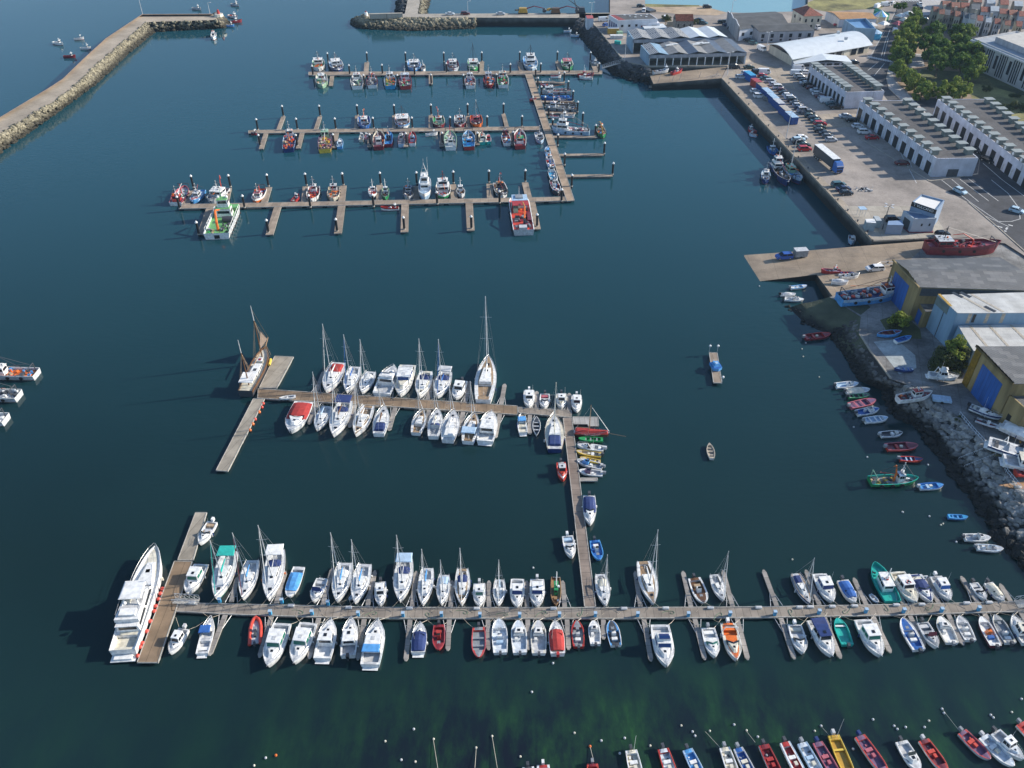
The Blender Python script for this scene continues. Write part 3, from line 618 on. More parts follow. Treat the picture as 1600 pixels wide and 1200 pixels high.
def motorboat(rec,group='motor cruisers moored in the marina'):
    o=rec[5];R,L,B,ang,c=boatroot(rec,1.0,'motor boat',group)
    B=max(min(B,L/2.15),L/3.6);fb=o.get('fb',.55+.055*L);H_=o.get('hull','white');dk=o.get('deck','white')
    zf=hull(R,L,B,fb,'motor',H_,o.get('rim','white'),dk,[(.05,.34,B*.07,.55)],.08,.28,o.get('stripe'),o.get('boot','dgrey'),floor=o.get('floor','lgrey'))
    kind=o.get('k','cabin');rf=o.get('roof','white');gl=o.get('win','glass')
    zc=zf(.55)-.02
    m=MB();m.frus(L*.06,L*.36,B*.33,B*.10,zc,zf(.8)+.05*L,.02,L*.10,.12,dk);m.build('fore_cabin',R)
    hatch(R,L*.19,0,zf(.8)+.045*L,.055*L,.055*L,'glass')
    if kind in ('cabin','fly','hard'):
        e=L*(.34-.5) if kind != 'hard' else L*(.26-.5)
        zt=house(R,e,L*.13,B*.40,B*.36,zc,.95+.045*L,o.get('house','white'),rf,gl,.02,L*.07,.14,.42,.9,L*.02,'wheelhouse',True)
        if kind == 'fly':
            m=MB();m.frus(e+.2,L*.03,B*.34,B*.30,zt,zt+.5,.0,.25,.02,'white');m.build('flybridge',R)
            hatch(R,e+.9,0,zt+.45,.9,B*.45,'c_'+o.get('fc','white'),'seat',.12)
            m=MB();m.quad((L*.02,-B*.26,zt+.5),(L*.02,B*.26,zt+.5),(-L*.03,B*.24,zt+.85),(-L*.03,-B*.24,zt+.85),gl);m.build('flybridge_screen',R)
        else:hatch(R,-L*.03,0,zt,.08*L,.07*L,'lgrey' if L > 7 else 'glass')
    elif kind == 'open':
        m=MB();z=zf(.5);wz=.5+.02*L
        a=[(L*.10,-B*.36,z),(L*.18,0,z+.02),(L*.10,B*.36,z)];t_=[(L*.03,-B*.34,z+wz),(L*.09,0,z+wz),(L*.03,B*.34,z+wz)]
        m.quad(a[0],a[1],t_[1],t_[0],gl);m.quad(a[1],a[2],t_[2],t_[1],gl)
        for s in (-1,1):m.quad((L*.10,s*B*.36,z),(L*.03,s*B*.34,z+wz),(-L*.04,s*B*.36,z+.1),(-L*.02,s*B*.37,z),gl)
        m.build('windscreen',R)
        for y in (-B*.2,B*.2):hatch(R,-L*.04,y,fb-.55,.5,.5,'c_'+o.get('seats','cream'),'seat',.55)
        hatch(R,-L*.36,0,fb-.5,.6,B*.7,'c_'+o.get('seats','cream'),'bench',.4)
    if 'canopy' in o:
        x0,x1=o.get('cx',(-.30,-.02));z=zf(.3)+o.get('cz',1.55);m=MB();m.frus(L*x0,L*x1,B*.42,B*.40,z,z+.09,.1,.15,.12,'c_'+o['canopy']);m.build('canopy',R)
        f_=MB()
        for x in (L*x0+.15,L*x1-.2):
            for s in (1,-1):f_.tube((x,s*B*.42,zf(.3)),(x,s*B*.38,z),.022,None,4,'metal',False)
        f_.build('canopy_frame',R)
    if 'cover' in o:
        x0,x1=o.get('cv',(-.46,.12));m=MB();zc2=zf(.2)+.02;n=6;rows=[]
        for k in range(n+1):
            t=lerp(x0,x1,k/n)+.5;x=L*(t-.5);w_=B/2*prof('motor',t)-.05;hh=.2+.5*sin(pi*(k/n)*.8+.2)
            rows.append([(x,-w_,zf(t)+.03),(x,-w_*.55,zf(t)+hh*.8),(x,0,zf(t)+hh),(x,w_*.55,zf(t)+hh*.8),(x,w_,zf(t)+.03)])
        for a,b in zip(rows,rows[1:]):
            for i in range(4):m.quad(a[i],b[i],b[i+1],a[i+1],'c_'+o['cover'])
        for rw_ in (rows[0],rows[-1]):m.add(rw_,[(0,1,2,3,4)],'c_'+o['cover'])
        m.build('boat_cover',R)
    if 'wcover' in o:
        e=L*.13;z=zc+(.95+.045*L)*.42;m=MB();m.quad((e-L*.025,-B*.36,z),(e-L*.025,B*.36,z),(e-L*.075,B*.30,z+.75),(e-L*.075,-B*.30,z+.75),'c_'+o['wcover'])
        m.v=[(x+.06,y,z_) for x,y,z_ in m.v];m.build('windscreen_cover',R)
    if o.get('arch'):
        m=MB();z=zf(.2);x=-L*.24
        for s in (1,-1):m.tube((x-.3,s*B*.42,z),(x+.1,s*B*.36,z+1.5),.09,.07,5,'white')
        m.tube((x+.1,-B*.36,z+1.5),(x+.1,B*.36,z+1.5),.08,None,5,'white');m.build('radar_arch',R)
    if 'ob' in o:
        oc=o['ob'];n=o.get('nob',1)
        for k in range(n):outboard(R,L,B,fb,0,oc,(k-(n-1)/2)*.55,1+.05*L)
    else:
        m=MB();m.box(-L*.5-.55,-L*.5+.01,-B*.36,B*.36,.18,.26,o.get('plat','white'));m.build('swim_platform',R)
    rail(R,L,B,'motor',zf,.62,1.0,.5,6,name='bow_rail')
    m=MB();m.tube((L*.47,0,zf(1)),(L*.535,0,zf(1)+.06),.09,.05,5,'metal');m.build('anchor_roller',R)
    moor(R,L,B,rec,zf,'motor');rr=random.Random(SEED[0])
    for k in range(rr.choice((1,2,3))):
        t=rr.uniform(.2,.6);s=rr.choice((1,-1));fender(R,L*(t-.5),s*(B/2*prof('motor',t)+.1),fb*.5,rr.choice(('white','navy','lgrey')),.11)
    if rr.random() < .6:
        m=MB();m.tube((-L*.1,B*.3,zf(.4)),(-L*.12,B*.3,zf(.4)+3.2),.02,.01,4,'white',False);m.build('aerial',R)
    if 'ring' in o:
        ring(R,o['ring'],zc+(.95+.045*L)+.08,c_='red')
    return R
def ring(R,pos,z,c_='red',r=.35):
    m=MB();n=10
    for k in range(n):
        a,b=2*pi*k/n,2*pi*(k+1)/n;m.tube((pos[0]+r*cos(a),pos[1]+r*sin(a),z),(pos[0]+r*cos(b),pos[1]+r*sin(b),z),.09,None,5,c_ if k % 3 else 'white',False)
    m.build('life_ring',R)
def skiff(rec,group='open motor boats moored in the marina'):
    o=rec[5];R,L,B,ang,c=boatroot(rec,.6,'open boat',group)
    B=max(min(B,L/1.9),L/3.6);fb=o.get('fb',.42+.04*L);H_=o.get('hull','white');inn=o.get('in','lgrey')
    t1=o.get('fore',.72);well=(.10,t1,o.get('mg',.10),.42)
    zf=hull(R,L,B,fb,o.get('shape','skiff'),H_,o.get('rim',H_),o.get('deck',H_),[well],.07,o.get('sheer',.3),o.get('stripe'),o.get('boot','dgrey'),floor=inn)
    zi=fb-.42
    k=o.get('k','console')
    if k == 'console':
        m=MB();xc=o.get('xc',-.02)*L;m.frus(xc-.35,xc+.35,B*.17,B*.15,zi,zi+.95,0,.2,.05,o.get('cc','white'));m.build('console',R)
        m=MB();m.quad((xc+.12,-B*.14,zi+.95),(xc+.12,B*.14,zi+.95),(xc-.05,B*.12,zi+1.3),(xc-.05,-B*.12,zi+1.3),'glass');m.build('windscreen',R)
        hatch(R,xc-.95,0,zi,.5,B*.42,'c_'+o.get('seats','white'),'seat',.5)
        hatch(R,L*.20,0,zf(.7)-.01,.5,.5,o.get('hc','grey'))
    elif k == 'cuddy':
        m=MB();m.frus(L*.02,L*.30,B*.36,B*.20,zf(.5)-.05,zf(.5)+.6,.0,L*.09,.12,o.get('cc','white'));m.build('cuddy',R)
        m=MB();z=zf(.5)+.6;m.quad((L*.06,-B*.27,z),(L*.06,B*.27,z),(-L*.01,B*.27,z+.42),(-L*.01,-B*.27,z+.42),'glass');m.build('windscreen',R)
        hatch(R,L*.13,0,z-.02,.45,.45,'glass');hatch(R,-L*.08,B*.18,zi,.45,.45,'c_'+o.get('seats','white'),'seat',.6)
    elif k == 'thwart':
        for t in o.get('th',(.25,.5,.7)):
            w_=B/2*prof(o.get('shape','skiff'),t)-.12;hatch(R,L*(t-.5),0,fb-.16,.28,2*w_,o.get('tc',H_),'thwart',.05)
    elif k == 'dayboat':
        hatch(R,-L*.16,0,zi,.5,B*.55,o.get('tc','white'),'thwart',.38);hatch(R,-L*.02,B*.05,zi,.55,.45,o.get('box','cream'),'box',.45)
        clutter(R,-L*.38,-L*.2,-B*.25,B*.25,zi,3,['dgrey','grey',o.get('tc','white')],.15,.4,'fishing_gear',SEED[0])
    if 'bim' in o:
        z=fb+1.55;m=MB();m.frus(-L*.25,L*.08,B*.38,B*.38,z,z+.08,.1,.1,.1,'c_'+o['bim']);m.build('canopy',R)
        f_=MB()
        for x in (-L*.2,L*.04):
            for s in (1,-1):f_.tube((x,s*B*.4,fb),(x,s*B*.36,z),.02,None,4,'metal',False)
        f_.build('canopy_frame',R)
    if 'cover' in o:
        x0,x1=o.get('cv',(-.44,.22));m=MB();rows=[]
        for j in range(7):
            t=lerp(x0,x1,j/6)+.5;w_=B/2*prof('skiff',t)-.04;hh=.12+.35*sin(pi*j/6);rows.append([(L*(t-.5),-w_,zf(t)+.04),(L*(t-.5),-w_*.4,zf(t)+hh),(L*(t-.5),w_*.4,zf(t)+hh),(L*(t-.5),w_,zf(t)+.04)])
        for a,b in zip(rows,rows[1:]):
            for i in range(3):m.quad(a[i],b[i],b[i+1],a[i+1],'c_'+o['cover'])
        m.build('boat_cover',R)
    if o.get('ob','dgrey'):outboard(R,L,B,fb,0,o.get('ob','dgrey'),0,.9+.05*L)
    if 'pole' in o:
        m=MB();m.tube((-L*.45,.3,fb),(-L*.47,.3,fb+o['pole']),.03,.02,4,'white');m.build('pole',R)
    moor(R,L,B,rec,zf,'skiff')
    if o.get('rail'):rail(R,L,B,'skiff',zf,.7,1.0,.35,4,name='bow_rail')
    return R
def rib(rec,group='inflatable boats'):
    o=rec[5];R,L,B,ang,c=boatroot(rec,.5,'inflatable boat',group);r=B*.13;t_=o.get('tube','scarlet')
    m=MB();pts=[]
    for s in (1,):
        pts=[(-L*.5,B*.38),(-L*.2,B*.39),(L*.1,B*.38),(L*.28,B*.30),(L*.40,B*.17),(L*.455,0)]
    full=[(x,y,.38) for x,y in pts]+[(x,-y,.38) for x,y in pts[:-1][::-1]]
    full=[(x,y,z+(.22*max(0,x/L*2)**2)) for x,y,z in full]
    for a,b in zip(full,full[1:]):m.tube(a,b,r,r,8,t_)
    for p in full[1:-1]:m.ball(p,r,t_,8)
    m.build('inflated_tube',R)
    m=MB();m.prism([(-L*.46,-B*.33),(-L*.46,B*.33),(L*.12,B*.33),(L*.38,B*.08),(L*.38,-B*.08),(L*.12,-B*.33)],.05,.28,o.get('floor','lgrey'));m.build('floor',R)
    hatch(R,0,0,.28,.55,.5,o.get('cc','grey'),'console',.8);hatch(R,-L*.18,0,.28,.7,.35,'c_dgrey','seat',.5)
    outboard(R,L,B,.6,.02,'dgrey');return R
_ty=[]
def tyre(R,x,y,z):
    if not _ty:m=MB();m.tube((0,-.1,0),(0,.1,0),.38,None,9,'rubber');_ty.append(m.mesh('tyre_fender'))
    o_=bpy.data.objects.new('tyre_fender',_ty[0]);COL.objects.link(o_);o_.parent=R;o_.location=(x,y,z)
def moor(R,L,B,rec,zf,shape):
    """mooring lines from the end of the boat that lies at a pontoon"""
    bx,by,sx,sy=rec[:4]
    if rec[5].get('z') or by > 1045 or by < 560:return
    yd=955 if by > 850 else (lerp(614,646,(bx-400)/480.) if bx < 880 and not 650 < by < 660 else None)
    if yd is None or abs(by-sy) < abs(bx-sx):return
    bow=abs(by-yd) < abs(sy-yd);gap=min(abs(by-yd),abs(sy-yd))/8.
    if gap > 5:return
    s0=1 if bow else -1;x0=s0*L*.48;z0=zf(1 if bow else 0)
    for s in (1,-1):
        m=MB();y0=s*.1 if bow else s*B*.36;a=(x0,y0,z0);b=(x0+s0*(1.0+gap*.3),y0+s*1.7,.6);mid=lp(a,b,.5);mid=(mid[0],mid[1],mid[2]-.22)
        m.tube(a,mid,.03,None,3,'sand',False);m.tube(mid,b,.03,None,3,'sand',False);m.build('mooring_line',R)
def fishboat(rec,group='fishing boats on the far pontoons'):
    """rec: bow px, stern px (hull ends about 1 m above water), beam px; opts hull, deck, house, hp (house position 0 stern..1 bow), hl, crane, gear"""
    o=rec[5];R,L,B,ang,c=boatroot(rec,1.0,'fishing boat',group)
    B=max(min(B,L/1.9),L/4);fb=o.get('fb',.7+.05*L);H_=o.get('hull','white');bul=.35+.02*L
    shape=o.get('shape','fish')
    zf=hull(R,L,B,fb,shape,H_,o.get('rim','white'),o.get('deck','grey'),[],.12,.45,o.get('stripe'),o.get('boot','dred'),.02,None,bul)
    hp=o.get('hp',.68);hl=o.get('hl',.20)*L*.86;hx=L*(hp-.5);zd=zf(hp);hh=1.7+.03*L if L > 9 else .7+.13*L;hw=B*o.get('hw',.30)*.92
    zt=house(R,hx-hl/2,hx+hl/2,hw,hw*.9,zd-.02,hh,o.get('house','white'),o.get('roof',o.get('house','white')),'glass',.0,.12,.06,.55,.85,.15,'wheelhouse',True)
    if o.get('two'):zt=house(R,hx-hl*.35,hx+hl*.35,hw*.85,hw*.75,zt,1.5,o.get('house','white'),o.get('roof','white'),'glass',.0,.12,.06,.4,.85,.1,'upper_wheelhouse',True)
    mh=o.get('mh',2.2+.06*L);m=MB();m.tube((hx-.1,0,zt),(hx-.1,0,zt+mh),.13,.08,5,o.get('mastc','white'));m.tube((hx-.1,-.6,zt+mh*.6),(hx-.1,.6,zt+mh*.6),.035,None,4,o.get('mastc','white'));m.build('mast',R)
    m=MB();m.tube((hx+.2,.4,zt),(hx+.2,.4,zt+.25),.22,.2,7,'white');m.build('radar',R)
    if L > 8:
        clutter(R,hx-hl*.4,hx+hl*.35,-hw*.7,hw*.7,zt,6,['grey','dgrey','white','orange','lgrey'],.25,.6,'roof_gear',SEED[0]+90)
        rr=random.Random(SEED[0]+7);m=MB();tp=(hx-.1,0,zt+mh*.9)
        for q in ((L*.47,0,zf(1)),(-L*.46,B*.3,zf(.1)+1.5),(-L*.46,-B*.3,zf(.1)+1.5),(hx,B*.42,zd)):m.tube(tp,q,.055,None,3,'dgrey',False)
        m.build('rigging',R);m=MB();bx_=(L*.30 if hp < .5 else -L*.36);m.tube((hx-.1,0,zt-.4),(bx_,rr.uniform(-.6,.6),zd+rr.uniform(1.6,3.2)),.08,.06,5,rr.choice(('red','white','orange','dgrey')));m.build('derrick',R)
    if 'crane' in o:
        cc=o['crane'];x=L*(o.get('cp',.35)-.5);z=zf(.35);m=MB();hgt=o.get('chh',2.6);dx,dy=o.get('cd',(1.2,.5))
        m.tube((x,0,z),(x,0,z+hgt*.6),.22,.18,6,cc);m.tube((x,0,z+hgt*.6),(x+dx,dy,z+hgt*1.1),.16,.12,5,cc);m.tube((x+dx,dy,z+hgt*1.1),(x+dx*1.9,dy*1.9,z+hgt*.95),.12,.08,5,cc)
        m.build('deck_crane',R)
    g=o.get('gear',['grey','dgrey','sky','orange','white','tan'])
    aft=(L*(.04-.5),hx-hl/2-.2) if hp > .5 else (hx+hl/2+.2,L*(.82-.5))
    clutter(R,aft[0],aft[1],-B*.34,B*.34,zd if hp > .5 else zf(.6),int(o.get('ng',10+L*.8)*1.5),g,.25,.4+.045*L,'fishing_gear',SEED[0])
    if hp > .5:clutter(R,hx+hl/2+.2,L*.36,-B*.16,B*.16,zf(.85),4,['grey','dgrey','white'],.25,.5,'winch',SEED[0]+50)
    if L > 9:
        for t in (.2,.42,.62):
            for s in (1,-1):tyre(R,L*(t-.5),s*(B/2*prof(shape,t)+.08),fb*.55)
    if 'ring' in o:ring(R,(hx,0),zt+.1)
    if o.get('gal',True):
        m=MB();x=L*((.06 if hp > .5 else .9)-.5);z=zf(.1);w_=B*.36
        for s in (1,-1):m.tube((x,s*w_,z),(x,s*w_,z+2.2),.10,None,5,o.get('galc','dgrey'))
        m.tube((x,-w_,z+2.2),(x,w_,z+2.2),.10,None,5,o.get('galc','dgrey'));m.build('gallows',R)
    return R
PLK={}
def plank_mat(name,c,size=.22,ang=0.0,board=True):
    if name in _M:return _M[name]
    m=bpy.data.materials.new(name);m.use_nodes=True;nt=m.node_tree;b=nt.nodes['Principled BSDF'];N=nt.nodes.new;L=nt.links.new
    b.inputs['Roughness'].default_value=.85;c=lin(c);geo=N('ShaderNodeNewGeometry')
    mp=N('ShaderNodeMapping');mp.inputs['Rotation'].default_value=(0,0,ang);L(geo.outputs['Position'],mp.inputs[0])
    br=N('ShaderNodeTexBrick');br.offset=0;br.inputs['Brick Width'].default_value=size*4;br.inputs['Row Height'].default_value=60;br.inputs['Scale'].default_value=1
    br.inputs['Mortar Size'].default_value=.035;br.inputs['Bias'].default_value=0
    br.inputs['Color1'].default_value=(*[x*1.12 for x in c],1);br.inputs['Color2'].default_value=(*[x*.86 for x in c],1);br.inputs['Mortar'].default_value=(*[x*.45 for x in c],1)
    L(mp.outputs[0],br.inputs['Vector'])
    n=N('ShaderNodeTexNoise');n.inputs['Scale'].default_value=.5;n.inputs['Detail'].default_value=8;L(geo.outputs['Position'],n.inputs['Vector'])
    fr=N('ShaderNodeMapRange');fr.inputs[1].default_value=.3;fr.inputs[2].default_value=.7;fr.inputs[3].default_value=.72;fr.inputs[4].default_value=1.2;L(n.outputs['Fac'],fr.inputs[0])
    v=N('ShaderNodeMixRGB');v.blend_type='MULTIPLY';v.inputs[0].default_value=1;L(br.outputs['Color'],v.inputs[1]);L(fr.outputs[0],v.inputs[2]);L(v.outputs[0],b.inputs['Base Color'])
    _M[name]=m;return m
PNEAR=plank_mat('grey_decking',(.27,.23,.19),.3,0);PBR=plank_mat('brown_decking',(.235,.165,.105),.45,0);PPIER=plank_mat('cross_decking',(.24,.19,.155),.35,pi/2)
PFAR=plank_mat('far_decking',(.31,.245,.185),.6,0);PWALK=plank_mat('walkway_decking',(.36,.27,.19),.9,pi/2);PFING=plank_mat('finger_decking',(.30,.275,.25),.3,pi/2);PLG=plank_mat('pale_decking',(.34,.30,.24),.5,.35)
EDGE=mat('pontoon_edge',(.42,.40,.36),.7,0,.2,2);FLOAT=mat('float_concrete',(.16,.155,.14),.8,0,.25,1)
def pontoon(name,label,pts,m_,z=.55,cat='pontoon',group=None,edge=True,th=.22,gap=6.0):
    ps=[P(x,y,z) for x,y in pts];cx=sum(p[0] for p in ps)/len(ps);cy=sum(p[1] for p in ps)/len(ps)
    R=root(name,label,cat,(cx,cy,0),0,group);lc=[(p[0]-cx,p[1]-cy) for p in ps]
    a=sum(lc[i][0]*lc[(i+1) % len(lc)][1]-lc[(i+1) % len(lc)][0]*lc[i][1] for i in range(len(lc)))
    if a < 0:lc=lc[::-1]
    d=MB();d.prism(lc,z-th,z,EDGE,m_);d.build('deck',R)
    f=MB();
    sc=lambda k:[(x*k,y*k) for x,y in lc]
    e=MB()
    for i in range(len(lc)):
        a,b=lc[i],lc[(i+1) % len(lc)];dx,dy=b[0]-a[0],b[1]-a[1];l=hypot(dx,dy)
        if l < .3:continue
        nx,ny=-dy/l,dx/l;w_=.13 if l > 4 else .1
        e.prism([(a[0],a[1]),(b[0],b[1]),(b[0]+nx*w_,b[1]+ny*w_),(a[0]+nx*w_,a[1]+ny*w_)],z-.02,z+.05,EDGE)
        if l > 5:
            n=max(1,int(l/gap));
            for k in range(n):
                u0,u1=(k+.12)/n,(k+.88)/n;q=[(a[0]+dx*u0,a[1]+dy*u0),(a[0]+dx*u1,a[1]+dy*u1)]
                f=MB();f.prism([(q[0][0]+nx*.1,q[0][1]+ny*.1),(q[1][0]+nx*.1,q[1][1]+ny*.1),(q[1][0]+nx*.9,q[1][1]+ny*.9),(q[0][0]+nx*.9,q[0][1]+ny*.9)],-.4,z-th,FLOAT);f.build('float',R)
    if edge:e.build('edge_beam',R)
    return R
def finger(label,x0,y0,x1,y1,w_,group,z=.5,m_=None,brace=0.0,z1=None,name='finger_pontoon'):
    a,b=P(x0,y0,z),P(x1,y1,z);L_=hypot(b[0]-a[0],b[1]-a[1]);an=atan2(b[1]-a[1],b[0]-a[0])
    R=root(name,label,'pontoon',(a[0],a[1],0),an,group)
    d=MB();h=w_/2
    tip=[(L_-.5,-h),(L_,-h*.35),(L_,h*.35),(L_-.5,h)] if brace else [(L_,-h),(L_,h)]
    d.prism([(0.06,-h)]+tip+[(0.06,h)],z-.16,z,EDGE,m_ or PFING);d.build('deck',R)
    f=MB();n=max(1,int(L_/3))
    f.prism([(.4,-h*.8),(L_-.5,-h*.8),(L_-.5,h*.8),(.4,h*.8)],-.3,z-.16,FLOAT)
    f.build('float',R)
    if brace:
        for s in (1,-1):
            m=MB();m.tube((.08,s*(h+brace),z-.1),(2.6,s*h,z-.1),.05,None,4,'lgrey');m.tube((1.2,s*h,z-.1),(1.2,s*(h+brace*.55),z-.1),.04,None,4,'lgrey');m.build('brace',R)
    return R
G1='fishing harbour pontoons'
pontoon('pontoon','farthest long fishing pontoon, nearest the stone mole',[(482,112.3),(941,110),(941,115.8),(482,117.8)],PFAR,.7,group=G1)
pontoon('pontoon','middle long fishing pontoon below the farthest one',[(388,203.3),(843,197.3),(845,203),(388,208.3)],PFAR,.7,group=G1)
pontoon('pontoon','nearest long fishing pontoon, with empty berths on its near side',[(284,319.2),(883,307.4),(885,313.8),(283,326)],PFAR,.7,group=G1)
pontoon('walkway_pontoon','brown walkway pontoon joining the three long fishing pontoons',[(820.5,116),(832,116),(898,313.2),(885.5,314.2)],PWALK,.75,group=G1)
G2='yacht marina pontoons'
pontoon('pontoon','long grey pontoon crossing the whole foreground with finger berths',[(268,941),(400,944),(600,948.5),(960,949),(1200,947.5),(1400,944),(1640,938.5),(1640,954),(1400,961.5),(1200,965),(960,966.6),(600,966.5),(480,964),(360,960),(268,955)],PNEAR,group=G2)
pontoon('pontoon','plank pier pontoon running up from the long foreground pontoon',[(879.5,653),(894,653),(931.5,948.5),(913,948.5)],PPIER,group=G2)
pontoon('pontoon','brown middle pontoon with yachts on both sides',[(403,607),(809,634),(809,648),(402,622)],PBR,group=G2)
pontoon('pontoon','short planked pontoon joining the brown pontoon to the pier',[(809.6,635.8),(893.5,641),(893.5,652.4),(809.6,645)],PNEAR,.52,group=G2)
pontoon('pontoon','long bare breakwater pontoon slanting down left of the yachts',[(395.5,622.5),(414,622.5),(356,736.5),(337,735)],PLG,group=G2)
pontoon('pontoon','wide grey floating platform beside the old wooden ketch',[(429,556),(459,557.5),(432.5,606.5),(404.5,606)],PLG,.6,group=G2)
pontoon('pontoon','upper half of the brown pontoon beside the big white yacht',[(305,800.5),(323.3,800.5),(302,875.6),(277,875.2)],PLG,.6,group=G2)
pontoon('pontoon','wide brown fendered pontoon alongside the big white yacht',[(272,876.5),(301,877),(247.3,1035.5),(213.5,1035.5)],PBR,.6,group=G2)
def fingers(lst,side,where,w_,grp,brace=0.0,z=.5,m_=None):
    for k,(a,b,c,d) in enumerate(lst,1):finger(f'{ORD[k]} finger berth from the left on the {side} side of {where}',a,b,c,d,w_,grp,z,m_,brace)
GF='finger berths of the marina'
fingers([(361,940.8,371,901),(431,944,446,892),(504,946,519,888),(574,948,586,891),(643.7,948.6,650.4,892),(704,948.7,706.4,907),(764,949,763.9,907),(823.6,949,822.7,907),(882.5,949,879,907),(1001,948.5,992.6,892),(1079.8,948.2,1067,892),(1145,947.6,1129.6,891),(1214,947,1192.8,890),(1280.8,945.8,1259,890),(1354,944.8,1334,902.5),(1411.7,943.5,1392,895),(1466.7,942.4,1449,900),(1528,941,1501.7,900),(1580,940,1562.5,911.7)],'far','the foreground pontoon',.75,GF,.62)
fingers([(352,960,326.7,1024),(424,962.6,405,1027),(498,965,483,1029),(569,966.6,559,1031),(640.8,967,634,1032.8),(702,967,699.6,1016.5),(762.5,967,763.5,1015.5),(824.5,967,826,1015),(886,967,888.7,1015),(942.8,967,943.3,998.7),(1006,966.5,1017.5,1032.7),(1085.5,966,1101.8,1030.8),(1151.6,965.6,1168.9,1030.8),(1220,965,1241.7,1030),(1288,963.6,1314,1029),(1364,962.4,1392,1020),(1421.7,961.3,1445,1008),(1481.7,959.4,1505.8,1007.5),(1538,957.8,1565.8,1005.8),(1595,956,1620,1000)],'near','the foreground pontoon',.75,GF,.62)
fingers([(493,612.6,506,580),(552,616.4,564,590),(606.6,620,620.7,586.5),(668,624,677,592),(727,628,734.5,595),(783,631.8,788.7,599.5),(838.7,637,838.7,611),(889,640.4,889.5,614)],'far','the brown yacht pontoon',.9,GF,.5)
fingers([(495,628.6,482.5,662.5),(555,632.4,546,667.5),(617.5,636.4,607.5,672.5),(670.5,640,665,667.8),(723.6,643.2,716,680.8),(781,647,773.5,684),(828,647.6,827.7,678)],'near','the brown yacht pontoon',.9,GF,.5)
GK='finger berths of the fishing harbour'
fingers([(572,112,573.2,97.4),(752,111,753,96),(815,110.6,812,97),(876,110.4,871,96),(931,110,925,96)],'far','the farthest fishing pontoon',2.0,GK,0,.68,PFAR)
fingers([(519,117.6,517,134),(568,117.5,568,133),(673,117,673,131)],'near','the farthest fishing pontoon',1.6,GK,0,.68,PFAR)
fingers([(435,202.6,442.8,182),(493.4,202,500,182),(557,201,558,180),(616,200.2,616,180),(673,199.5,673,180),(732,198.8,731,181),(792,198,786.6,178)],'far','the middle fishing pontoon',1.5,GK,0,.68,PFAR)
fingers([(415.6,208,408,232.5),(472,207.6,466,231.6),(526,207,522,230.6),(579,206.5,577.5,229),(636,205.6,634,229),(691,205,690,228),(746,204.4,746,226),(798,204,801,226)],'near','the middle fishing pontoon',1.6,GK,0,.68,PFAR)
fingers([(291,319,299,298),(352,318,357,294),(412.8,316.6,420,292.5),(476,315.4,478,291),(533.8,314.3,536.6,290),(592.8,313.2,593,289),(650,312,650.4,290.6),(709.7,310.8,707.8,288),(766,309.7,765,287),(826,308.5,820.3,285)],'far','the nearest fishing pontoon',2.0,GK,0,.68,PFAR)
fingers([(328,325.2,314,366),(434,323,421,366.5),(533.8,321.2,528,364.5),(633,319,632,362.5),(733,317,735.6,360),(830.6,315,839,358)],'near','the nearest fishing pontoon',2.2,GK,0,.68,PFAR)
for k,(a,b,c,d) in enumerate([(836,127.5,882,129),(846,158.5,895,158.5),(851,175.5,900,177),(858,194,875,194.5),(864,213.5,933,213.5),(874,242,943,241),(884,274.7,957,273.7)],1):
    finger(f'{ORD[k]} finger berth from the top, on the quay side of the brown walkway',a,b,c,d,1.7,GK,.68,PFAR)
pm=MB();pm.tube((0,0,-2),(0,0,4.25),.34,None,8,mat('pile_steel',(.012,.013,.016),.45,0,.3,2));pile_me=pm.mesh('pile_shaft')
cmm=MB();cmm.tube((0,0,4.2),(0,0,4.4),.42,.42,8,'white');cmm.tube((0,0,4.4),(0,0,4.85),.42,.03,8,'white');cap_me=cmm.mesh('pile_cap')
cl=MB();cl.tube((0,0,.55),(0,0,.95),.38,None,8,EDGE);col_me=cl.mesh('pile_collar')
def pile(x,y,label,grp):
    p=P(x,y,4.7);R=root('mooring_pile',label,'mooring pile',(p[0],p[1],0),0,grp)
    for nme,me in (('shaft',pile_me),('cap',cap_me),('collar',col_me)):
        o=bpy.data.objects.new(nme,me);COL.objects.link(o);o.parent=R
GP='white capped mooring piles'
for where,pts in (
    ('at the far fingers of the farthest fishing pontoon',[(511,82),(572.4,81),(632.9,81),(693,81),(752.6,80.6),(812,80),(871,79.6),(923,80.6)]),
    ('along the farthest fishing pontoon',[(487,101.8),(544.8,100.6),(596.3,100),(647,101.4),(697,97.6),(748,97.6),(797.3,98.9),(845,98),(890,97.6),(936.4,97.6)]),
    ('before the farthest fishing pontoon',[(567.6,116),(620.4,116),(673,115.2),(723.8,115.7),(775.7,114.8)]),
    ('at the far fingers of the middle fishing pontoon',[(440,164.4),(498,164),(557,163),(615,162.8),(672.9,162.2),(730.3,161.3),(786.6,160.7)]),
    ('along the far edge of the middle fishing pontoon',[(399.7,185),(462,184.3),(522.5,183.8),(582,182.8),(643,182.4),(702.8,181.5),(761,180.4),(815.6,180)]),
    ('before the middle fishing pontoon',[(403,209.6),(461.6,209.6),(519.7,208.5),(576.9,208.5),(633.7,207),(690.4,206),(746,205.9),(802,204.8)]),
    ('at the far fingers of the nearest fishing pontoon',[(297.5,273.4),(356,272.5),(416,271.5),(476,270),(534,269.4),(593,268.5),(650,267.8),(707.8,266.6),(763.7,265.3),(820.7,264.4)]),
    ('close along the nearest fishing pontoon',[(275.6,305.9),(378,304.4),(481.8,303.8),(581.6,302.8),(682,298.7),(780.4,297.2),(878,294.4)]),
    ('at the tips of the six near fingers',[(305.9,345.6),(415.6,342.5),(524,340.9),(630,338),(736,336.6),(839.4,333.4)])):
    for k,(x,y) in enumerate(pts,1):pile(x,y,f'{ORD[k]} pile from the left {where}',GP)
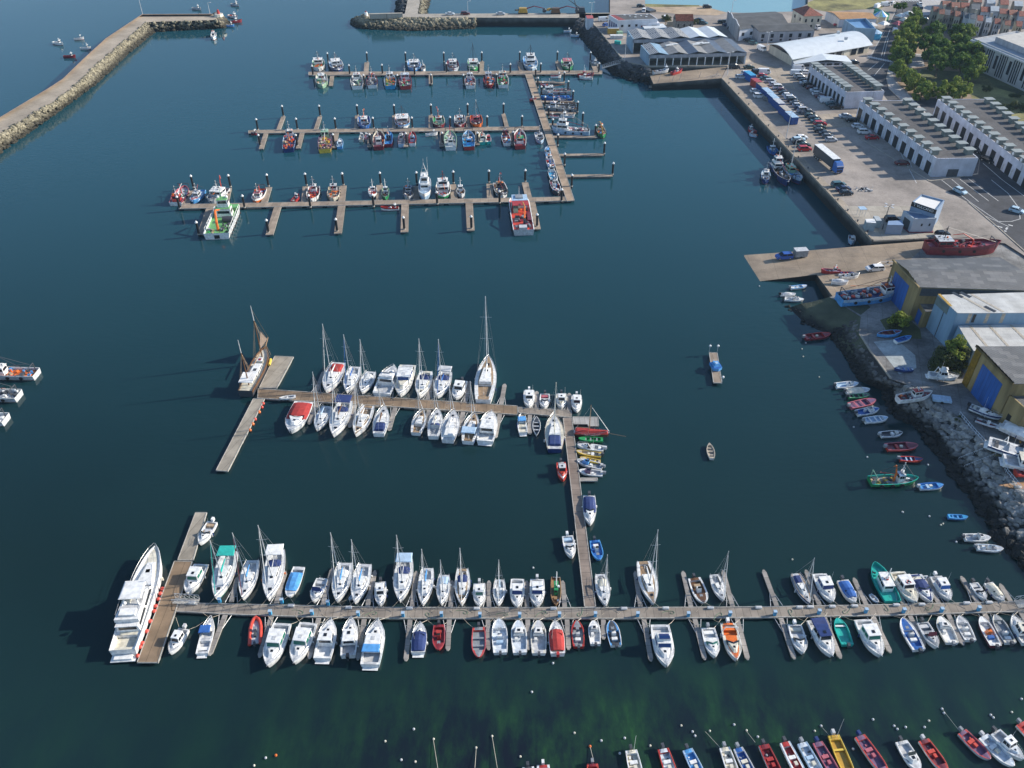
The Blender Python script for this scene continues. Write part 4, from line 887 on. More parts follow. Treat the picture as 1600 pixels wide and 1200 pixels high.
for where,pts in (('right beside the brown fishing walkway',[(837,106.4),(840.5,120.4),(846,134),(851.9,150),(857.6,165.9),(863.8,185),(872,208.8),(882.7,238.9),(894,271.9)]),
                   ('at the ends of the fingers facing the quay',[(882,111.6),(888,125.6),(895.6,140.9),(903,157.7),(911,175),(931,194),(945,221.9),(958.5,253.5)])):
    for k,(x,y) in enumerate(pts,1):pile(x,y,f'{ORD[k]} pile from the top {where}',GP)
GU='service pedestals on the foreground pontoon'
U=MB();U.box(-.22,.22,-.2,.2,0,.9,'cyan');u_me=U.mesh('service_pedestal');U2=MB();U2.box(-.27,.27,-.25,.25,.9,1.02,'lblue');u2_me=U2.mesh('pedestal_cap')
for k,(x,y) in enumerate([(344,941),(423,960),(441,942),(488,960),(513,945),(560,962),(630,963),(690,963),(750,964),(812,964),(874,963.5),(930,963),(996,963),(1075,963),(1140,962),(1210,961),(1279,959),(1352,957),(1411,957),(1470,956),(1528,954)],1):
    p=P(x,y,.55);R=root('service_pedestal',f'{ORD[k]} light blue service pedestal from the left on the foreground pontoon','service pedestal',(p[0],p[1],.55),0,GU)
    for nme,me in (('post',u_me),('cap',u2_me)):o=bpy.data.objects.new(nme,me);COL.objects.link(o);o.parent=R
fb_=MB();fb_.ball((0,0,0),.36,'scarlet',10);f_me=fb_.mesh('ball_fender');fb2=MB();fb2.ball((0,0,0),.36,'orange',10);f2_me=fb2.mesh('ball_fender')
for k,(x,y,me) in enumerate([(411.2,630.5,f_me),(409.2,636.2,f_me),(405,643.7,f2_me),(398.7,655,f_me),(395,662.5,f2_me),(390.5,672,f2_me)],1):
    p=P(x,y,.3);o=bpy.data.objects.new('ball_fender',me);COL.objects.link(o);o.location=p;tag(o,f'{ORD[k]} round orange fender from the top, floating by the long bare pontoon','fender','orange fenders along the bare pontoon')
for k,(x,y) in enumerate([(253.6,920),(250.8,927.5),(247.8,935.8),(243.9,947),(241.5,955),(235.2,970.8),(229.8,986.5),(222.5,1005),(219.3,1011),(215,1025)],1):
    p=P(x,y,.55);o=bpy.data.objects.new('ball_fender',f_me);COL.objects.link(o);o.location=p;tag(o,f'{ORD[k]} red ball fender from the top between the big yacht and its pontoon','fender','red fenders beside the big yacht')
stp=MB();stp.box(-.5,.5,-.2,.2,.05,.35,'white');stp.box(-.42,.42,-.16,.16,.35,.39,'lgrey');st_me=stp.mesh('dock_locker')
for k,(x,y) in enumerate([(300,943),(455,947),(545,950),(640,951),(745,951.5),(865,951.5),(975,951.5),(1040,951),(1110,950.5),(1185,950),(1249,949.5),(1266,949),(1300,948.3),(1335,947.5),(1400,946),(1440,945),(1510,943),(1545,942)],1):
    p=P(x,y,.6);o=bpy.data.objects.new('dock_locker',st_me);COL.objects.link(o);o.location=(p[0],p[1],.56);tag(o,f'{ORD[k]} small white locker from the left on the far edge of the foreground pontoon','locker','white lockers on the foreground pontoon')
hz_=mat('hose',(.10,.22,.12),.7);rr_=random.Random(11)
for k,(x,y) in enumerate([(470,957),(585,958),(668,960),(727,957),(790,960),(850,957),(905,960),(1050,957),(1125,960),(1235,955),(1320,956),(1385,952),(1450,951)],1):
    p=P(x,y,.6);m=MB();q0=None
    for j in range(14):a_=j*.55;q=(.28*cos(a_)*(1+.05*j)+(j > 8)*(j-8)*.25,.28*sin(a_),.03);(m.tube(q0,q,.035,None,4,hz_,False) if q0 else 0);q0=q
    o=m.build('coiled_hose');o.location=(p[0],p[1],.56);o.rotation_euler=(0,0,rr_.random()*6);tag(o,f'{ORD[k]} coiled green hose from the left on the foreground pontoon','hose','hoses on the foreground pontoon')
def gangway(label,a,b,za,zb,w_=1.4,c='lgrey',n=8,cat='gangway'):
    A,B=P(*a,za),P(*b,zb);L_=hypot(B[0]-A[0],B[1]-A[1]);an=atan2(B[1]-A[1],B[0]-A[0]);R=root('gangway',label,cat,(A[0],A[1],za),an)
    m=MB();h=w_/2;dz=zb-za;m.add([(0,-h,0),(L_,-h,dz),(L_,h,dz),(0,h,0),(0,-h,-.12),(L_,-h,dz-.12),(L_,h,dz-.12),(0,h,-.12)],[(0,1,2,3),(7,6,5,4),(0,4,5,1),(2,6,7,3),(0,3,7,4),(1,5,6,2)],EDGE);m.build('deck',R)
    for s in (1,-1):
        m=MB();m.tube((0,s*h,1),(L_,s*h,dz+1),.05,None,4,c)
        for k in range(n+1):u=k/n;m.tube((L_*u,s*h,dz*u),(L_*u,s*h,dz*u+1),.035,None,4,c,False)
        for k in range(n):u=k/n;v=(k+1)/n;m.tube((L_*u,s*h,dz*u),(L_*v,s*h,dz*v+1),.03,None,3,c,False)
        m.build('handrail',R)
    return R
gangway('metal footbridge from the quay bend to the farthest fishing pontoon',(976,96),(941,106),4.0,.9,2.0,n=10)
gangway('metal footbridge lying along the wall of the fish hall landing',(1124,120),(1072,134),3.9,.8,1.8,n=12)
gangway('sloping metal stairway down the boulders from the yard rail',(1549,708),(1500,727),3.6,.7,2.2,n=12,cat='stairway')
gangway('railed ramp at the right end of the foreground pontoon',(1588,944),(1655,935),.6,2.0,1.5)
gangway('short railed bridge between big yacht pontoon and long foreground pontoon',(310,940.5),(272,938),.62,.66,1.2,n=5)
pontoon('pontoon','narrow floating stage under the fish hall landing',[(1014,134),(1118,132.5),(1118,134.6),(1014,136.4)],PFAR,.5)
pontoon('pontoon','grated floating stage right of the pier head',[(894.5,651),(934.5,651.5),(936,666),(919,666),(918,663),(896,662.5)],plank_mat('grating',(.36,.35,.33),.25,0),.5,group=G2)
pontoon('pontoon','short white-edged finger right of the pier below the row of small boats',[(905,746.5),(934,746.5),(934,751.5),(905,751.5)],PFING,.5,group=G2)
pontoon('raft','loose wooden raft floating alone in open water',[(1107.8,550.5),(1121,551),(1128.5,598.5),(1114.5,598)],PFAR,.7,'raft')
for k,(x,y,c_) in enumerate([(822,1168,'cream')]):pass
for r in [
 (337,936,360.5,862,33,dict(mt=(324.3,844),boom='teal',bimini='teal',jib='teal',boot='teal'),'white yacht with green bimini and green furled foresail near the big yacht'),
 (379,936,395.5,875,28,dict(mt=(362.8,832.5),boom='sky',jib='maroon',boot='navy'),'white yacht with bright blue sail cover and dark red furled foresail'),
 (419,938,434,860,33,dict(mt=(400.6,820.6),bimini='white',hood='navy',jib='white',fend='orange',boot='navy'),'large white yacht with white bimini, navy sprayhood and orange fenders'),
 (526,940,540,879,30,dict(mt=(515.6,832),boom='sky',hood='white',jib='white'),'white yacht with blue boom cover and tan hatch, sixth mast from the left'),
 (554,942,571,881,29,dict(mt=(546.6,843),boom='sky',jib='white'),'white yacht with pale blue boom cover and a tiny dinghy at its bow'),
 (624.5,940,634,873,31,dict(mt=(621.6,836),hood='navy',bimini='lblue',jib='white',big=1),'white yacht with blue-grey cockpit tent, moored beside the red skiff berth'),
 (660,945,668.6,887,25,dict(mt=(661.3,858),boom='sky',mb=.5),'slim white yacht with diagonal blue boom cover and small red flag'),
 (689.7,944,694.5,897,22,dict(mt=(685.5,874.6),cover='lblue'),'small rounded white yacht with grey cockpit cover and short mast'),
 (721.3,945,723.2,888,25,dict(mt=(720.7,856.4),floor='teak',hood='navy'),'white yacht with tan cockpit and blue sprayhood, straight up mast'),
 (778.8,945,781,904,23,dict(mt=(779.8,874.6),boom='lblue',mb=.5),'short white yacht with wide square stern and pale blue cover'),
 (947,946,938,896,23,dict(mt=(949.2,866.7),hood='cream'),'small white yacht right beside the foot of the plank pier'),
 (1022,944,1005,877,30,dict(mt=(1032.8,827.7),boom='white',floor='teak',big=1),'big white yacht with brown cockpit and tall mast right of the pier'),
 (1131.5,937,1116,896,25,dict(mt=(1137.3,861),boom='dgrey'),'white yacht with black boom cover between two grey fingers'),
 (1266,942,1243,895,21,dict(mt=(1278.3,871.7),deck='tan',roof='white',boot='navy',cover='navy',stripe='navy'),'wooden decked yacht with dark blue cover beside a long thin mast'),
]:sailboat(r)
for r in [
 (508.8,612,530,567,30,dict(mt=(502.5,506),cover='red',hood='red',boot='red',boom='white'),'white yacht with bright red cockpit tent on the brown pontoon'),
 (541,612,556,573,24,dict(mt=(537.5,522.5),boom='blue',jib='blue'),'white yacht with blue furled foresail right of the red tented yacht'),
 (565,613,580,580,23,dict(mt=(562,530),hood='white'),'small white yacht with thin double mast lines on the brown pontoon'),
 (655.4,620,667,580,26,dict(mt=(656,529),hood='navy',floor='cream'),'white yacht with cream deck and navy hatch cover, fourth mast beyond the brown pontoon'),
 (683.5,620,697.6,581,27,dict(mt=(684.2,530),boom='blue',hood='navy',jib='blue',bimini='lgrey'),'white yacht with blue canvas and stern arch beyond the brown pontoon'),
 (493.8,671,512,634,25,dict(mt=(487,581),boot='navy',boom='lblue',deck='cool'),'pale blue-white yacht between two large ones before the brown pontoon'),
 (520,681,541,627,31,dict(mt=(518.8,597),bimini='navy',hood='navy',boom='brown',boot='navy',big=1),'large white yacht with navy bimini and brown boom before the brown pontoon'),
 (555,680,576,634,27,dict(mt=(555,592),boom='white',floor='teak',boot='black'),'white yacht with black waterline and varnished cockpit before the brown pontoon'),
 (601,634,591.5,677,25,dict(mt=(594.5,607),cover='navy',boom='brown'),'small white yacht pointing its bow at the brown pontoon, brown boom'),
 (660.8,640,649.5,675,24,dict(mt=(653,616),floor='teak'),'white yacht with orange-brown cockpit, leftmost of four pointing at the pontoon'),
 (684.6,639,677,681,24,dict(mt=(678.8,594),hood='navy',boom='cream'),'white yacht with navy cockpit tent, second of four pointing at the pontoon'),
 (709.5,641,699.5,687,28,dict(mt=(703,602),cover='white',boom='white'),'plain all-white yacht with a broad round stern at the brown pontoon'),
 (742,646,731,689,27,dict(mt=(735.5,596),bimini='lblue',hood='blue',floor='teak',stripe='blue'),'white yacht with blue side stripe and blue cockpit gear at the brown pontoon'),
 (763.7,560,755,627,34,dict(mt=(758.3,463),deck='white',boom='white',floor='teak',boot='teal',big=1,mb=.68),'largest yacht in the marina, tallest mast, white deck and brown cockpit'),
]:sailboat(r,'sailing yachts on the brown pontoon')
for r in [
 (291.7,927,314,881,26,dict(k='hard',win='gglass',roof='white'),'white cabin boat with long hardtop moored beside the brown pontoon top'),
 (311,849,331.5,814,19,dict(k='open',seats='tan',ob=None),'small white speedboat with tan seats at the top of the left pontoon'),
 (264.8,1020,287,981,20,dict(k='hard',ob='lgrey'),'small white motor boat with grey outboard below the big yacht pontoon'),
 (330,963,314.5,1019,21,dict(k='open',canopy='blue',cx=(-.1,.12),seats='white',fb=.7),'white motor boat with square bright blue canopy'),
 (489,939,503,903,21,dict(k='open',win='bglass',seats='lgrey',wcover='navy'),'small white runabout with navy windscreen beyond the foreground pontoon'),
 (594,945,594.5,908,19,dict(k='hard',ob='dgrey'),'small white cabin boat with two dark roof windows and black outboard'),
 (748.7,946,749,910,20,dict(k='hard',win='gglass',ob='lgrey'),'small white cabin boat with green tinted windows'),
 (807.8,948,808.5,904,23,dict(k='cabin',wcover='navy',plat='white'),'white motor boat with navy windscreen cover and square open stern'),
 (839.5,947,839.3,904,24,dict(k='hard',wcover='navy',ob='lgrey'),'white motor boat with navy windscreen cover next to the brown wooden boat'),
 (893.8,870,886.5,836,19,dict(k='open',ob='white',seats='lblue'),'small white motor boat on the left side of the plank pier'),
 (418,1041,441,974,33,dict(k='hard',win='gglass',seats='cream',roof='white'),'large white motor cruiser with round hardtop next to the orange inflatable'),
 (459,1036,482,973,32,dict(k='hard',win='gglass',roof='white'),'white motor cruiser with green windscreen and dark hatch, bow towards the viewer'),
 (517.5,968,503,1028,30,dict(k='cabin',win='glass',floor='white'),'white motor cruiser with three dark roof windows, bow at the pontoon'),
 (549.5,966,543.5,1023,26,dict(k='hard',ob='black'),'white motor boat with a big black outboard on its stern'),
 (591,969,578,1038,33,dict(k='hard',canopy='sky',cx=(-.36,-.18),stripe='teal'),'white motor cruiser with bright blue aft canopy and teal side stripe'),
 (657,973,653,1018,24,dict(k='open',cover='navy',cv=(-.46,.17)),'white boat fully tented under a navy blue cover'),
 (922,819,920.6,774,21,dict(k='open',cover='navy',cv=(-.44,.10),ob='dgrey',seats='navy'),'white boat with navy covers on the right side of the plank pier'),
 (867.6,970,871.5,1020,25,dict(k='open',cover='red',cv=(-.42,.2),ob='red'),'white speedboat under a dark red cover with red outboard cowl'),
 (1042.4,1041,1031,976,33,dict(k='fly',win='bglass',fc='navy'),'large white flybridge cruiser with blue windows, bow towards the viewer'),
 (1151.4,1031,1137.5,973,27,dict(k='open',floor='orange',deck='cream',plat='cream',ob=None,arch=1,seats='orange'),'cream motor boat with orange cockpit sole and radar arch'),
 (1118,1026,1106.5,980,24,dict(k='open',win='gglass',ob='grey',floor='white',seats='white'),'white bowrider with green tinted wrap windscreen'),
 (1301.5,940,1280.5,896,29,dict(k='hard',wcover='navy',win='bglass'),'white hardtop cruiser with navy windscreen cover, right of the wooden decked yacht'),
 (1336.5,941,1317,905,24,dict(k='open',cover='blue',cv=(-.42,.28),ob='dgrey'),'white boat covered stern to bow by a bright navy cover'),
 (1255.5,1020,1242,975,24,dict(k='open',seats='cream',ob=None),'small white cabin runabout with cream cockpit between two fingers'),
 (1300.5,1025,1273.5,969,29,dict(k='hard',roof='navy',canopy='navy',cx=(-.45,-.2),cz=1.2),'white cruiser with navy canvas over roof and cockpit'),
 (1377,1025,1348.5,968,33,dict(k='hard',win='gglass',roof='white'),'broad white cruiser with plain white hardtop, bow towards the viewer'),
 (1431.5,941,1402,893,30,dict(k='hard',deck='cream',roof='white',floor='cream',ring=(0,0)),'cream white cruiser with life ring on its cabin roof'),
 (1455.5,940,1430,897,26,dict(k='open',cover='navy',cv=(-.30,.12),arch=1,floor='navy'),'white cruiser with dark blue tent behind a white radar arch'),
 (1485,937,1462.5,899,27,dict(k='hard',wcover='blue',win='bglass',ob='white'),'white cruiser with bright blue windscreen cover and orange fenders'),
 (1569,938,1545,909,22,dict(k='open',cover='cream',cv=(-.40,.24),ob='dgrey'),'boat under a cream cover at the right end of the foreground pontoon'),
 (1540.8,936,1522,909,20,dict(k='open',seats='lgrey',ob='dgrey'),'small white sport boat beside the cream covered boat'),
 (1465,1011,1442,971,21,dict(k='open',deck='lgrey',floor='grey',wcover='maroon',ob='dgrey',seats='lgrey'),'grey sport boat with maroon dash, bow towards the viewer'),
 (1582,961,1608,1003,24,dict(k='hard',roof='cream',ob='dgrey'),'cream roofed cabin boat cut by the right edge of the photo'),
 (615.5,573,596,615,31,dict(k='fly',win='glass',fc='white'),'white flybridge cruiser moored stern-to at the brown pontoon'),
 (625,618,637.5,571,29,dict(k='hard',deck='cream',win='bglass',arch=1),'white cruiser with tan foredeck and radar arch beyond the brown pontoon'),
 (711.7,622,721.5,594,21,dict(k='hard',ob='dgrey'),'small white cabin boat beside the largest yacht'),
 (453.5,675,475,628,34,dict(k='open',cover='red',cv=(-.44,.10),win='glass'),'white cruiser with large red cockpit cover before the brown pontoon'),
 (768,644,757.8,689,29,dict(k='hard',win='glass',floor='white'),'white cruiser with open aft deck at the right end of the brown pontoon'),
 (826.7,635,826.7,609,18,dict(k='hard',ob=None),'leftmost of four small white boats beyond the short planked pontoon'),
 (850.6,636,851.5,614,18,dict(k='open',seats='pink',ob='dgrey'),'second of four small white boats, with pink seats'),
 (877.2,636.3,877.2,613.5,17,dict(k='cabin',deck='cream',ob='dgrey'),'third of four small white boats, with cream deck'),
 (901,641.5,901,616.5,17,dict(k='hard',ob='lgrey'),'rightmost of four small white boats, outside the last finger'),
 (814,649,817.4,674.5,15,dict(k='open',canopy='sky',cx=(.0,.3),cz=.8,floor='cream'),'small boat with bright blue bow cover below the planked pontoon'),
 (880,749,876.5,721,16,dict(k='cabin',hull='scarlet',rim='scarlet',deck='scarlet',house='scarlet',roof='lgrey',ob='dgrey'),'small bright red cabin boat on the left of the pier'),
 (901.5,694,943,699.5,0,dict(k='open',r=3.0,ob='lgrey',seats='white'),'white motor boat below the green boat, right of the pier'),
]:motorboat(r)
for r in [
 (451,934,467.5,886,22,dict(k='',cover='sky',cv=(-.30,.30),ob=None,hull='white'),'open white boat under a bright blue tarpaulin'),
 (685.3,1016,685.8,976,20,dict(hull='red',deck='red',rim='pink',**{'in':'dred'},k='console',cc='red',seats='red'),'short red skiff with red console and black outboard'),
 (748,1028,748,980,23,dict(hull='red',deck='scarlet',rim='pink',**{'in':'grey'},k='thwart',tc='grey',th=(.35,.6),fore=.76),'long red skiff with grey floor, bow towards the viewer'),
 (779.8,968,781.7,1020,25,dict(k='console',**{'in':'cool'},seats='lblue',rail=1),'white centre-console skiff with pale blue floor, right of the red skiff'),
 (809.5,970,812.4,1020,25,dict(k='cuddy',**{'in':'cool'}),'white cuddy skiff with black outboard, second right of the red skiff'),
 (841,970,842,1021,25,dict(k='cuddy',**{'in':'lgrey'},deck='cream'),'cream-white cuddy skiff with large grey cockpit'),
 (901.5,970,904,1010,20,dict(hull='red',deck='red',rim='scarlet',**{'in':'grey'},k='console',cc='lgrey',fore=.74),'bright red skiff with grey cockpit floor and silver console'),
 (927.2,970,930.5,1006,19,dict(k='cuddy',**{'in':'white'}),'small all-white cuddy boat below the foot of the pier'),
 (954.7,970,962.5,1008,21,dict(k='console',deck='sky',**{'in':'dgrey'},fore=.6,cc='white'),'small white boat with blue foredeck and dark cockpit'),
 (936.3,875,929,844,19,dict(hull='sky',deck='sky',rim='sky',**{'in':'blue'},k='console',cc='white',fore=.78),'bright blue skiff with white console on the right side of the pier'),
 (1100.5,943,1084.5,903,24,dict(k='console',**{'in':'brown'},fore=.62,seats='tan',rail=1,mg=.2),'white boat with brown open cockpit beyond the foreground pontoon'),
 (1308.5,966,1324.5,1007,22,dict(hull='teal',deck='teal',rim='teal',**{'in':'teal'},k='thwart',tc='white',th=(.72,),fore=.8),'turquoise open skiff with one white thwart'),
 (1409.5,966.5,1436,1015,24,dict(k='console',**{'in':'blue'},fore=.62,cc='lgrey',mg=.2,rail=1),'white skiff with blue cockpit cover between the foreground fingers'),
 (1468.5,963.5,1488,1004,24,dict(k='cuddy',deck='cream',**{'in':'white'},ob='grey'),'cream white cuddy skiff, fifth boat from the right edge'),
 (1498.5,963,1516.5,1000,21,dict(k='console',**{'in':'lgrey'},rail=1),'white skiff with grey console, fourth boat from the right edge'),
 (1532.5,964,1556,1009,21,dict(k='console',hull='maroon',deck='white',rim='white',**{'in':'white'},seats='blue',fore=.8,cc='orange'),'dark hulled skiff with white deck, blue stripe and orange box'),
 (1554,961,1579,1004,22,dict(k='console',rim='lgrey',deck='cream',**{'in':'grey'},fore=.8,xc=-.15),'grey-floored skiff with cream edges, second from the right edge'),
 (838.3,651.5,838.3,679.5,13,dict(shape='double',k='thwart',tc='lgrey',deck='grey',rim='white',**{'in':'dgrey'},ob=None,th=(.3,.5,.7)),'small grey pointed-stern boat between canopy boat and blue-hulled yacht'),
 (903.8,685.4,942.3,686.3,0,dict(r=3.6,hull='green',rim='green',deck='green',**{'in':'green'},k='thwart',tc='grey',ob=None),'narrow green rowing boat under the red covered boat'),
 (900.5,705,939,710.5,0,dict(r=3.2,hull='yellow',rim='yellow',deck='yellow',**{'in':'sand'},k='dayboat',fore=.78),'yellow skiff with sand coloured floor right of the pier'),
 (906,715,938,721,0,dict(r=3.4,hull='yellow',rim='yellow',deck='yellow',**{'in':'sand'},k='thwart',tc='yellow',ob=None),'plain yellow boat tucked under the other yellow skiff'),
 (901.3,719,941,729,0,dict(r=2.7,k='cuddy',cc='sky',**{'in':'grey'},ob='grey'),'white skiff with light blue cover over its bow cuddy'),
 (904.7,735.5,942,739.5,0,dict(r=2.7,k='cuddy',cc='purple',**{'in':'lgrey'},ob='grey'),'white skiff with dark purple bundle on its bow cuddy'),
 (1341,599,1306,602,0,dict(r=2.5,k='console',xc=.22,cc='white',**{'in':'lblue'}),'white skiff with forward console, topmost of the row along the shore'),
 (1359,608.5,1322,611,0,dict(r=2.6,cover='cream',k='',ob='dgrey'),'white skiff under a cream cover beside the green skiff'),
 (1359,617,1326,619,0,dict(r=3.2,hull='green',rim='green',deck='pgreen',**{'in':'dgrey'},k='thwart',tc='green'),'green skiff squeezed between cream-covered and pink skiffs'),
 (1368,625,1328,634,0,dict(r=2.8,hull='pink',rim='pink',deck='pink',**{'in':'purple'},k='thwart',tc='pink',ob='grey'),'dusty pink skiff in the row along the shore'),
 (1373,638.5,1339,645,0,dict(r=2.5,k='cuddy',**{'in':'blue'}),'white skiff with deep blue cockpit, below the pink skiff'),
 (1387,652.5,1351,656.5,0,dict(r=2.6,**{'in':'lblue'},k='thwart',tc='white',ob='grey',fore=.8),'white skiff with pale blue inside, below the blue cockpit skiff'),
 (1410,676,1376,678.5,0,dict(r=2.5,**{'in':'dgrey'},k='console',xc=.25,cc='white',ob='lgrey'),'white skiff with dark cockpit and forward windscreen, alone by the shore'),
 (1434,696,1385,698.5,0,dict(r=2.7,hull='scarlet',rim='pink',deck='pink',**{'in':'maroon'},k='dayboat',tc='red',ob='grey',fore=.68),'long pinkish red skiff with maroon cockpit near the boulders'),
 (1442,717.5,1406,716,0,dict(r=3.0,hull='scarlet',rim='scarlet',deck='scarlet',**{'in':'navy'},k='thwart',tc='lblue',ob='grey',th=(.3,.5),fore=.65),'small bright red boat just below the long pinkish skiff'),
 (1474,757.5,1437,760,0,dict(r=2.6,hull='white',rim='blue',deck='blue',**{'in':'sky'},k='dayboat',tc='lblue',ob='lgrey',fore=.75),'bright blue decked skiff tied to the green workboat'),
 (1512.5,807.5,1482,806,0,dict(r=3.0,hull='sky',rim='sky',deck='sky',**{'in':'cyan'},k='thwart',tc='sky',ob=None),'small blue rowing boat with two thwarts, alone near the boulders'),
 (1547.5,840,1507,839,0,dict(r=2.5,k='cuddy',**{'in':'lgrey'}),'white skiff, upper of two near the lower boulders'),
 (1567.5,857.5,1526.5,854,0,dict(r=2.7,deck='lblue',**{'in':'lgrey'},k='console',ob='grey'),'pale grey skiff, lower of two near the lower boulders'),
 (1260.7,446,1235.5,449,0,dict(r=2.8,rim='sky',deck='sky',**{'in':'white'},k='thwart',tc='lblue',ob='grey'),'light blue boat moored in the shade of the ramp'),
 (1243.5,459,1220,459.5,0,dict(r=2.8,cover='lgrey',k='',ob='black'),'grey-white covered boat, middle of three beside the ramp'),
 (1256,468,1226,466,0,dict(r=2.6,k='cuddy',**{'in':'white'}),'white cuddy boat, lowest of three beside the ramp'),
 (1297.5,522,1257.5,527,0,dict(r=2.8,hull='dred',rim='red',deck='red',**{'in':'dred'},k='dayboat',tc='red',ob='grey',fore=.72),'dark red boat moored just off the black foreshore'),
]:skiff(r,'small open boats')
for r in [
 (1108.3,692.5,1112.5,716,13,dict(shape='row',hull='lgrey',rim='sand',deck='sand',**{'in':'sand'},k='thwart',tc='sand',ob=None,fore=.85),'small grey rowing boat with three thwarts alone in open water'),
 (545,937,552,928,9,dict(shape='row',hull='white',rim='lblue',deck='lblue',**{'in':'lblue'},k='thwart',tc='white',ob=None,th=(.5,),fore=.85),'tiny pale blue dinghy tied between two yacht bows'),
 (1373,941,1360,927.5,11,dict(shape='row',hull='lblue',rim='white',deck='lblue',**{'in':'lgrey'},k='thwart',tc='lgrey',ob=None,th=(.5,),fore=.85),'tiny pale dinghy tied beside the turquoise cabin boat'),
 (436,622,462,618,8,dict(z=.55,shape='row',hull='white',rim='white',deck='white',**{'in':'lgrey'},k='thwart',tc='white',ob=None,th=(.5,),fore=.85),'white dinghy lying on the brown pontoon'),
 (1505,812,1504,811,1,None,None),
]:
    if r[5] is not None:skiff(r,'dinghies')
GB='bottom row of open boats'
for r in [
 (830,1238,825,1198,22,dict(**{'in':'dgrey'},k='thwart'),'leftmost boat in the bottom row, only its motor showing'),
 (852,1240,848.6,1195,23,dict(rim='white',deck='white',**{'in':'red'},k='thwart',tc='red',ob='white'),'bottom-row boat with a tall white outboard and red seats'),
 (929,1238,925.6,1193,20,dict(hull='red',deck='scarlet',rim='scarlet',**{'in':'dred'},k='thwart',tc='scarlet',ob='grey'),'small red stern just entering the bottom edge'),
 (999,1228,986,1172,22,dict(**{'in':'cream'},k='dayboat',tc='white',pole=4),'white bottom-row boat with a leaning pole at its stern'),
 (1056,1230,1036,1170,21,dict(hull='red',rim='scarlet',deck='red',**{'in':'cool'},k='dayboat',tc='white',fore=.85),'bottom-row boat with red sides and pale blue floor'),
 (1102,1228,1074,1171,20,dict(hull='lblue',rim='lblue',deck='lblue',**{'in':'sky'},k='dayboat',tc='white',fore=.85),'light blue bottom-row boat beside the red-sided one'),
 (1154,1230,1132,1168,20,dict(rim='white',**{'in':'cream'},k='dayboat',tc='white',ob='grey',fore=.85),'white bottom-row boat with cream floor, left of a pair'),
 (1184,1230,1153,1169,19,dict(hull='cool',rim='lgrey',deck='lgrey',**{'in':'blue'},k='dayboat',tc='cream',ob='grey',fore=.85),'grey bottom-row boat with blue floor, right of a pair'),
 (1224,1230,1193,1164,20,dict(hull='white',rim='red',deck='red',**{'in':'dred'},k='dayboat',tc='red',box='red',fore=.85),'all-red bottom-row boat with white outer sides'),
 (1262,1230,1226,1160,20,dict(rim='lblue',deck='white',**{'in':'red'},k='dayboat',tc='white',ob='dgrey',fore=.8,mg=.22),'white bottom-row boat with two red wells'),
 (1291,1228,1253,1161,20,dict(hull='lblue',rim='lblue',deck='lblue',**{'in':'cool'},k='dayboat',tc='lblue',ob='grey',fore=.85),'pale blue bottom-row boat between red-welled and purple boats'),
 (1315,1226,1277,1160,20,dict(hull='purple',rim='pink',deck='pink',**{'in':'purple'},k='dayboat',tc='pink',box='pink',ob='navy',fore=.85),'purple-pink bottom-row boat left of the orange one'),
 (1334,1226,1302,1149,22,dict(hull='ochre',rim='yellow',deck='yellow',**{'in':'ochre'},k='thwart',tc='yellow',th=(.3,.7),ob='lgrey',fore=.8,pole=4.5),'yellow and orange wooden boat with a long pole'),
 (1388,1214,1343,1150,22,dict(hull='white',rim='scarlet',deck='scarlet',**{'in':'purple'},k='dayboat',tc='pink',box='pink',ob='navy',fore=.78),'long red boat right of the yellow wooden boat'),
 (1436,1204,1408,1158,24,dict(**{'in':'lgrey'},k='cuddy',ob='dgrey',fore=.7),'white moulded motor boat between two red boats in the bottom row'),
 (1480,1208,1443,1156,22,dict(hull='white',rim='scarlet',deck='scarlet',**{'in':'maroon'},k='dayboat',tc='scarlet',box='scarlet',ob='lgrey',fore=.75),'red boat with dark floor right of the white moulded one'),
 (1547,1187,1503,1143,22,dict(hull='lgrey',rim='pink',deck='scarlet',**{'in':'purple'},k='dayboat',tc='scarlet',box='scarlet',ob='grey',fore=.8),'pinkish red boat towards the lower right corner'),
 (1584,1198,1536,1150,24,dict(**{'in':'cool'},k='dayboat',ob='lgrey',fore=.8),'white open boat beside the white cabin boat in the lower right corner'),
 (1636,1172,1594,1130,22,dict(hull='white',rim='pink',deck='scarlet',**{'in':'red'},k='thwart',tc='scarlet',ob='grey'),'red and white boat at the right edge of the bottom row'),
]:skiff(r,GB)
motorboat((1600,1186,1556,1142,26,dict(k='cabin',hull='white',deck='cool',floor='lgrey',ob='dgrey',roof='white'),'white cabin boat with yellow bow fender in the lower right corner'))
rib((400,963,398,1006,21,dict(tube='scarlet'),'orange-red inflatable boat with grey floor and outboard'))
fishboat((1366.5,879,1396,938,30,dict(hull='teal',rim='teal',deck='teal',hp=.45,hl=.42,hw=.30,house='white',roof='white',gear=['black','dgrey','teal'],ng=7,gal=False,ring=1,boot='teal',fb=.9),'turquoise cabin boat with long white wheelhouse and life ring'),'motor cruisers moored in the marina')
fishboat((868.9,944,868.5,899,17,dict(hull='brown',rim='wood',deck='wood',hp=.45,hl=.34,hw=.2,house='green',roof='green',gear=['wood','white','brown'],ng=4,gal=False,mh=3.4,fb=.6,boot='brown'),'brown wooden boat with green cabin top'),'motor cruisers moored in the marina')
fishboat((1435,746,1360,749,0,dict(r=3.3,hull='green',rim='teal',deck='grey',hp=.62,hl=.14,hw=.26,house='white',roof='lblue',crane='orange',cp=.5,chh=3.6,cd=(-.4,.2),gear=['dgrey','yellow','grey','tan'],ng=16,fb=.8,boot='green',galc='pgreen'),'green workboat with orange crane moored near the boulders'),'workboats')
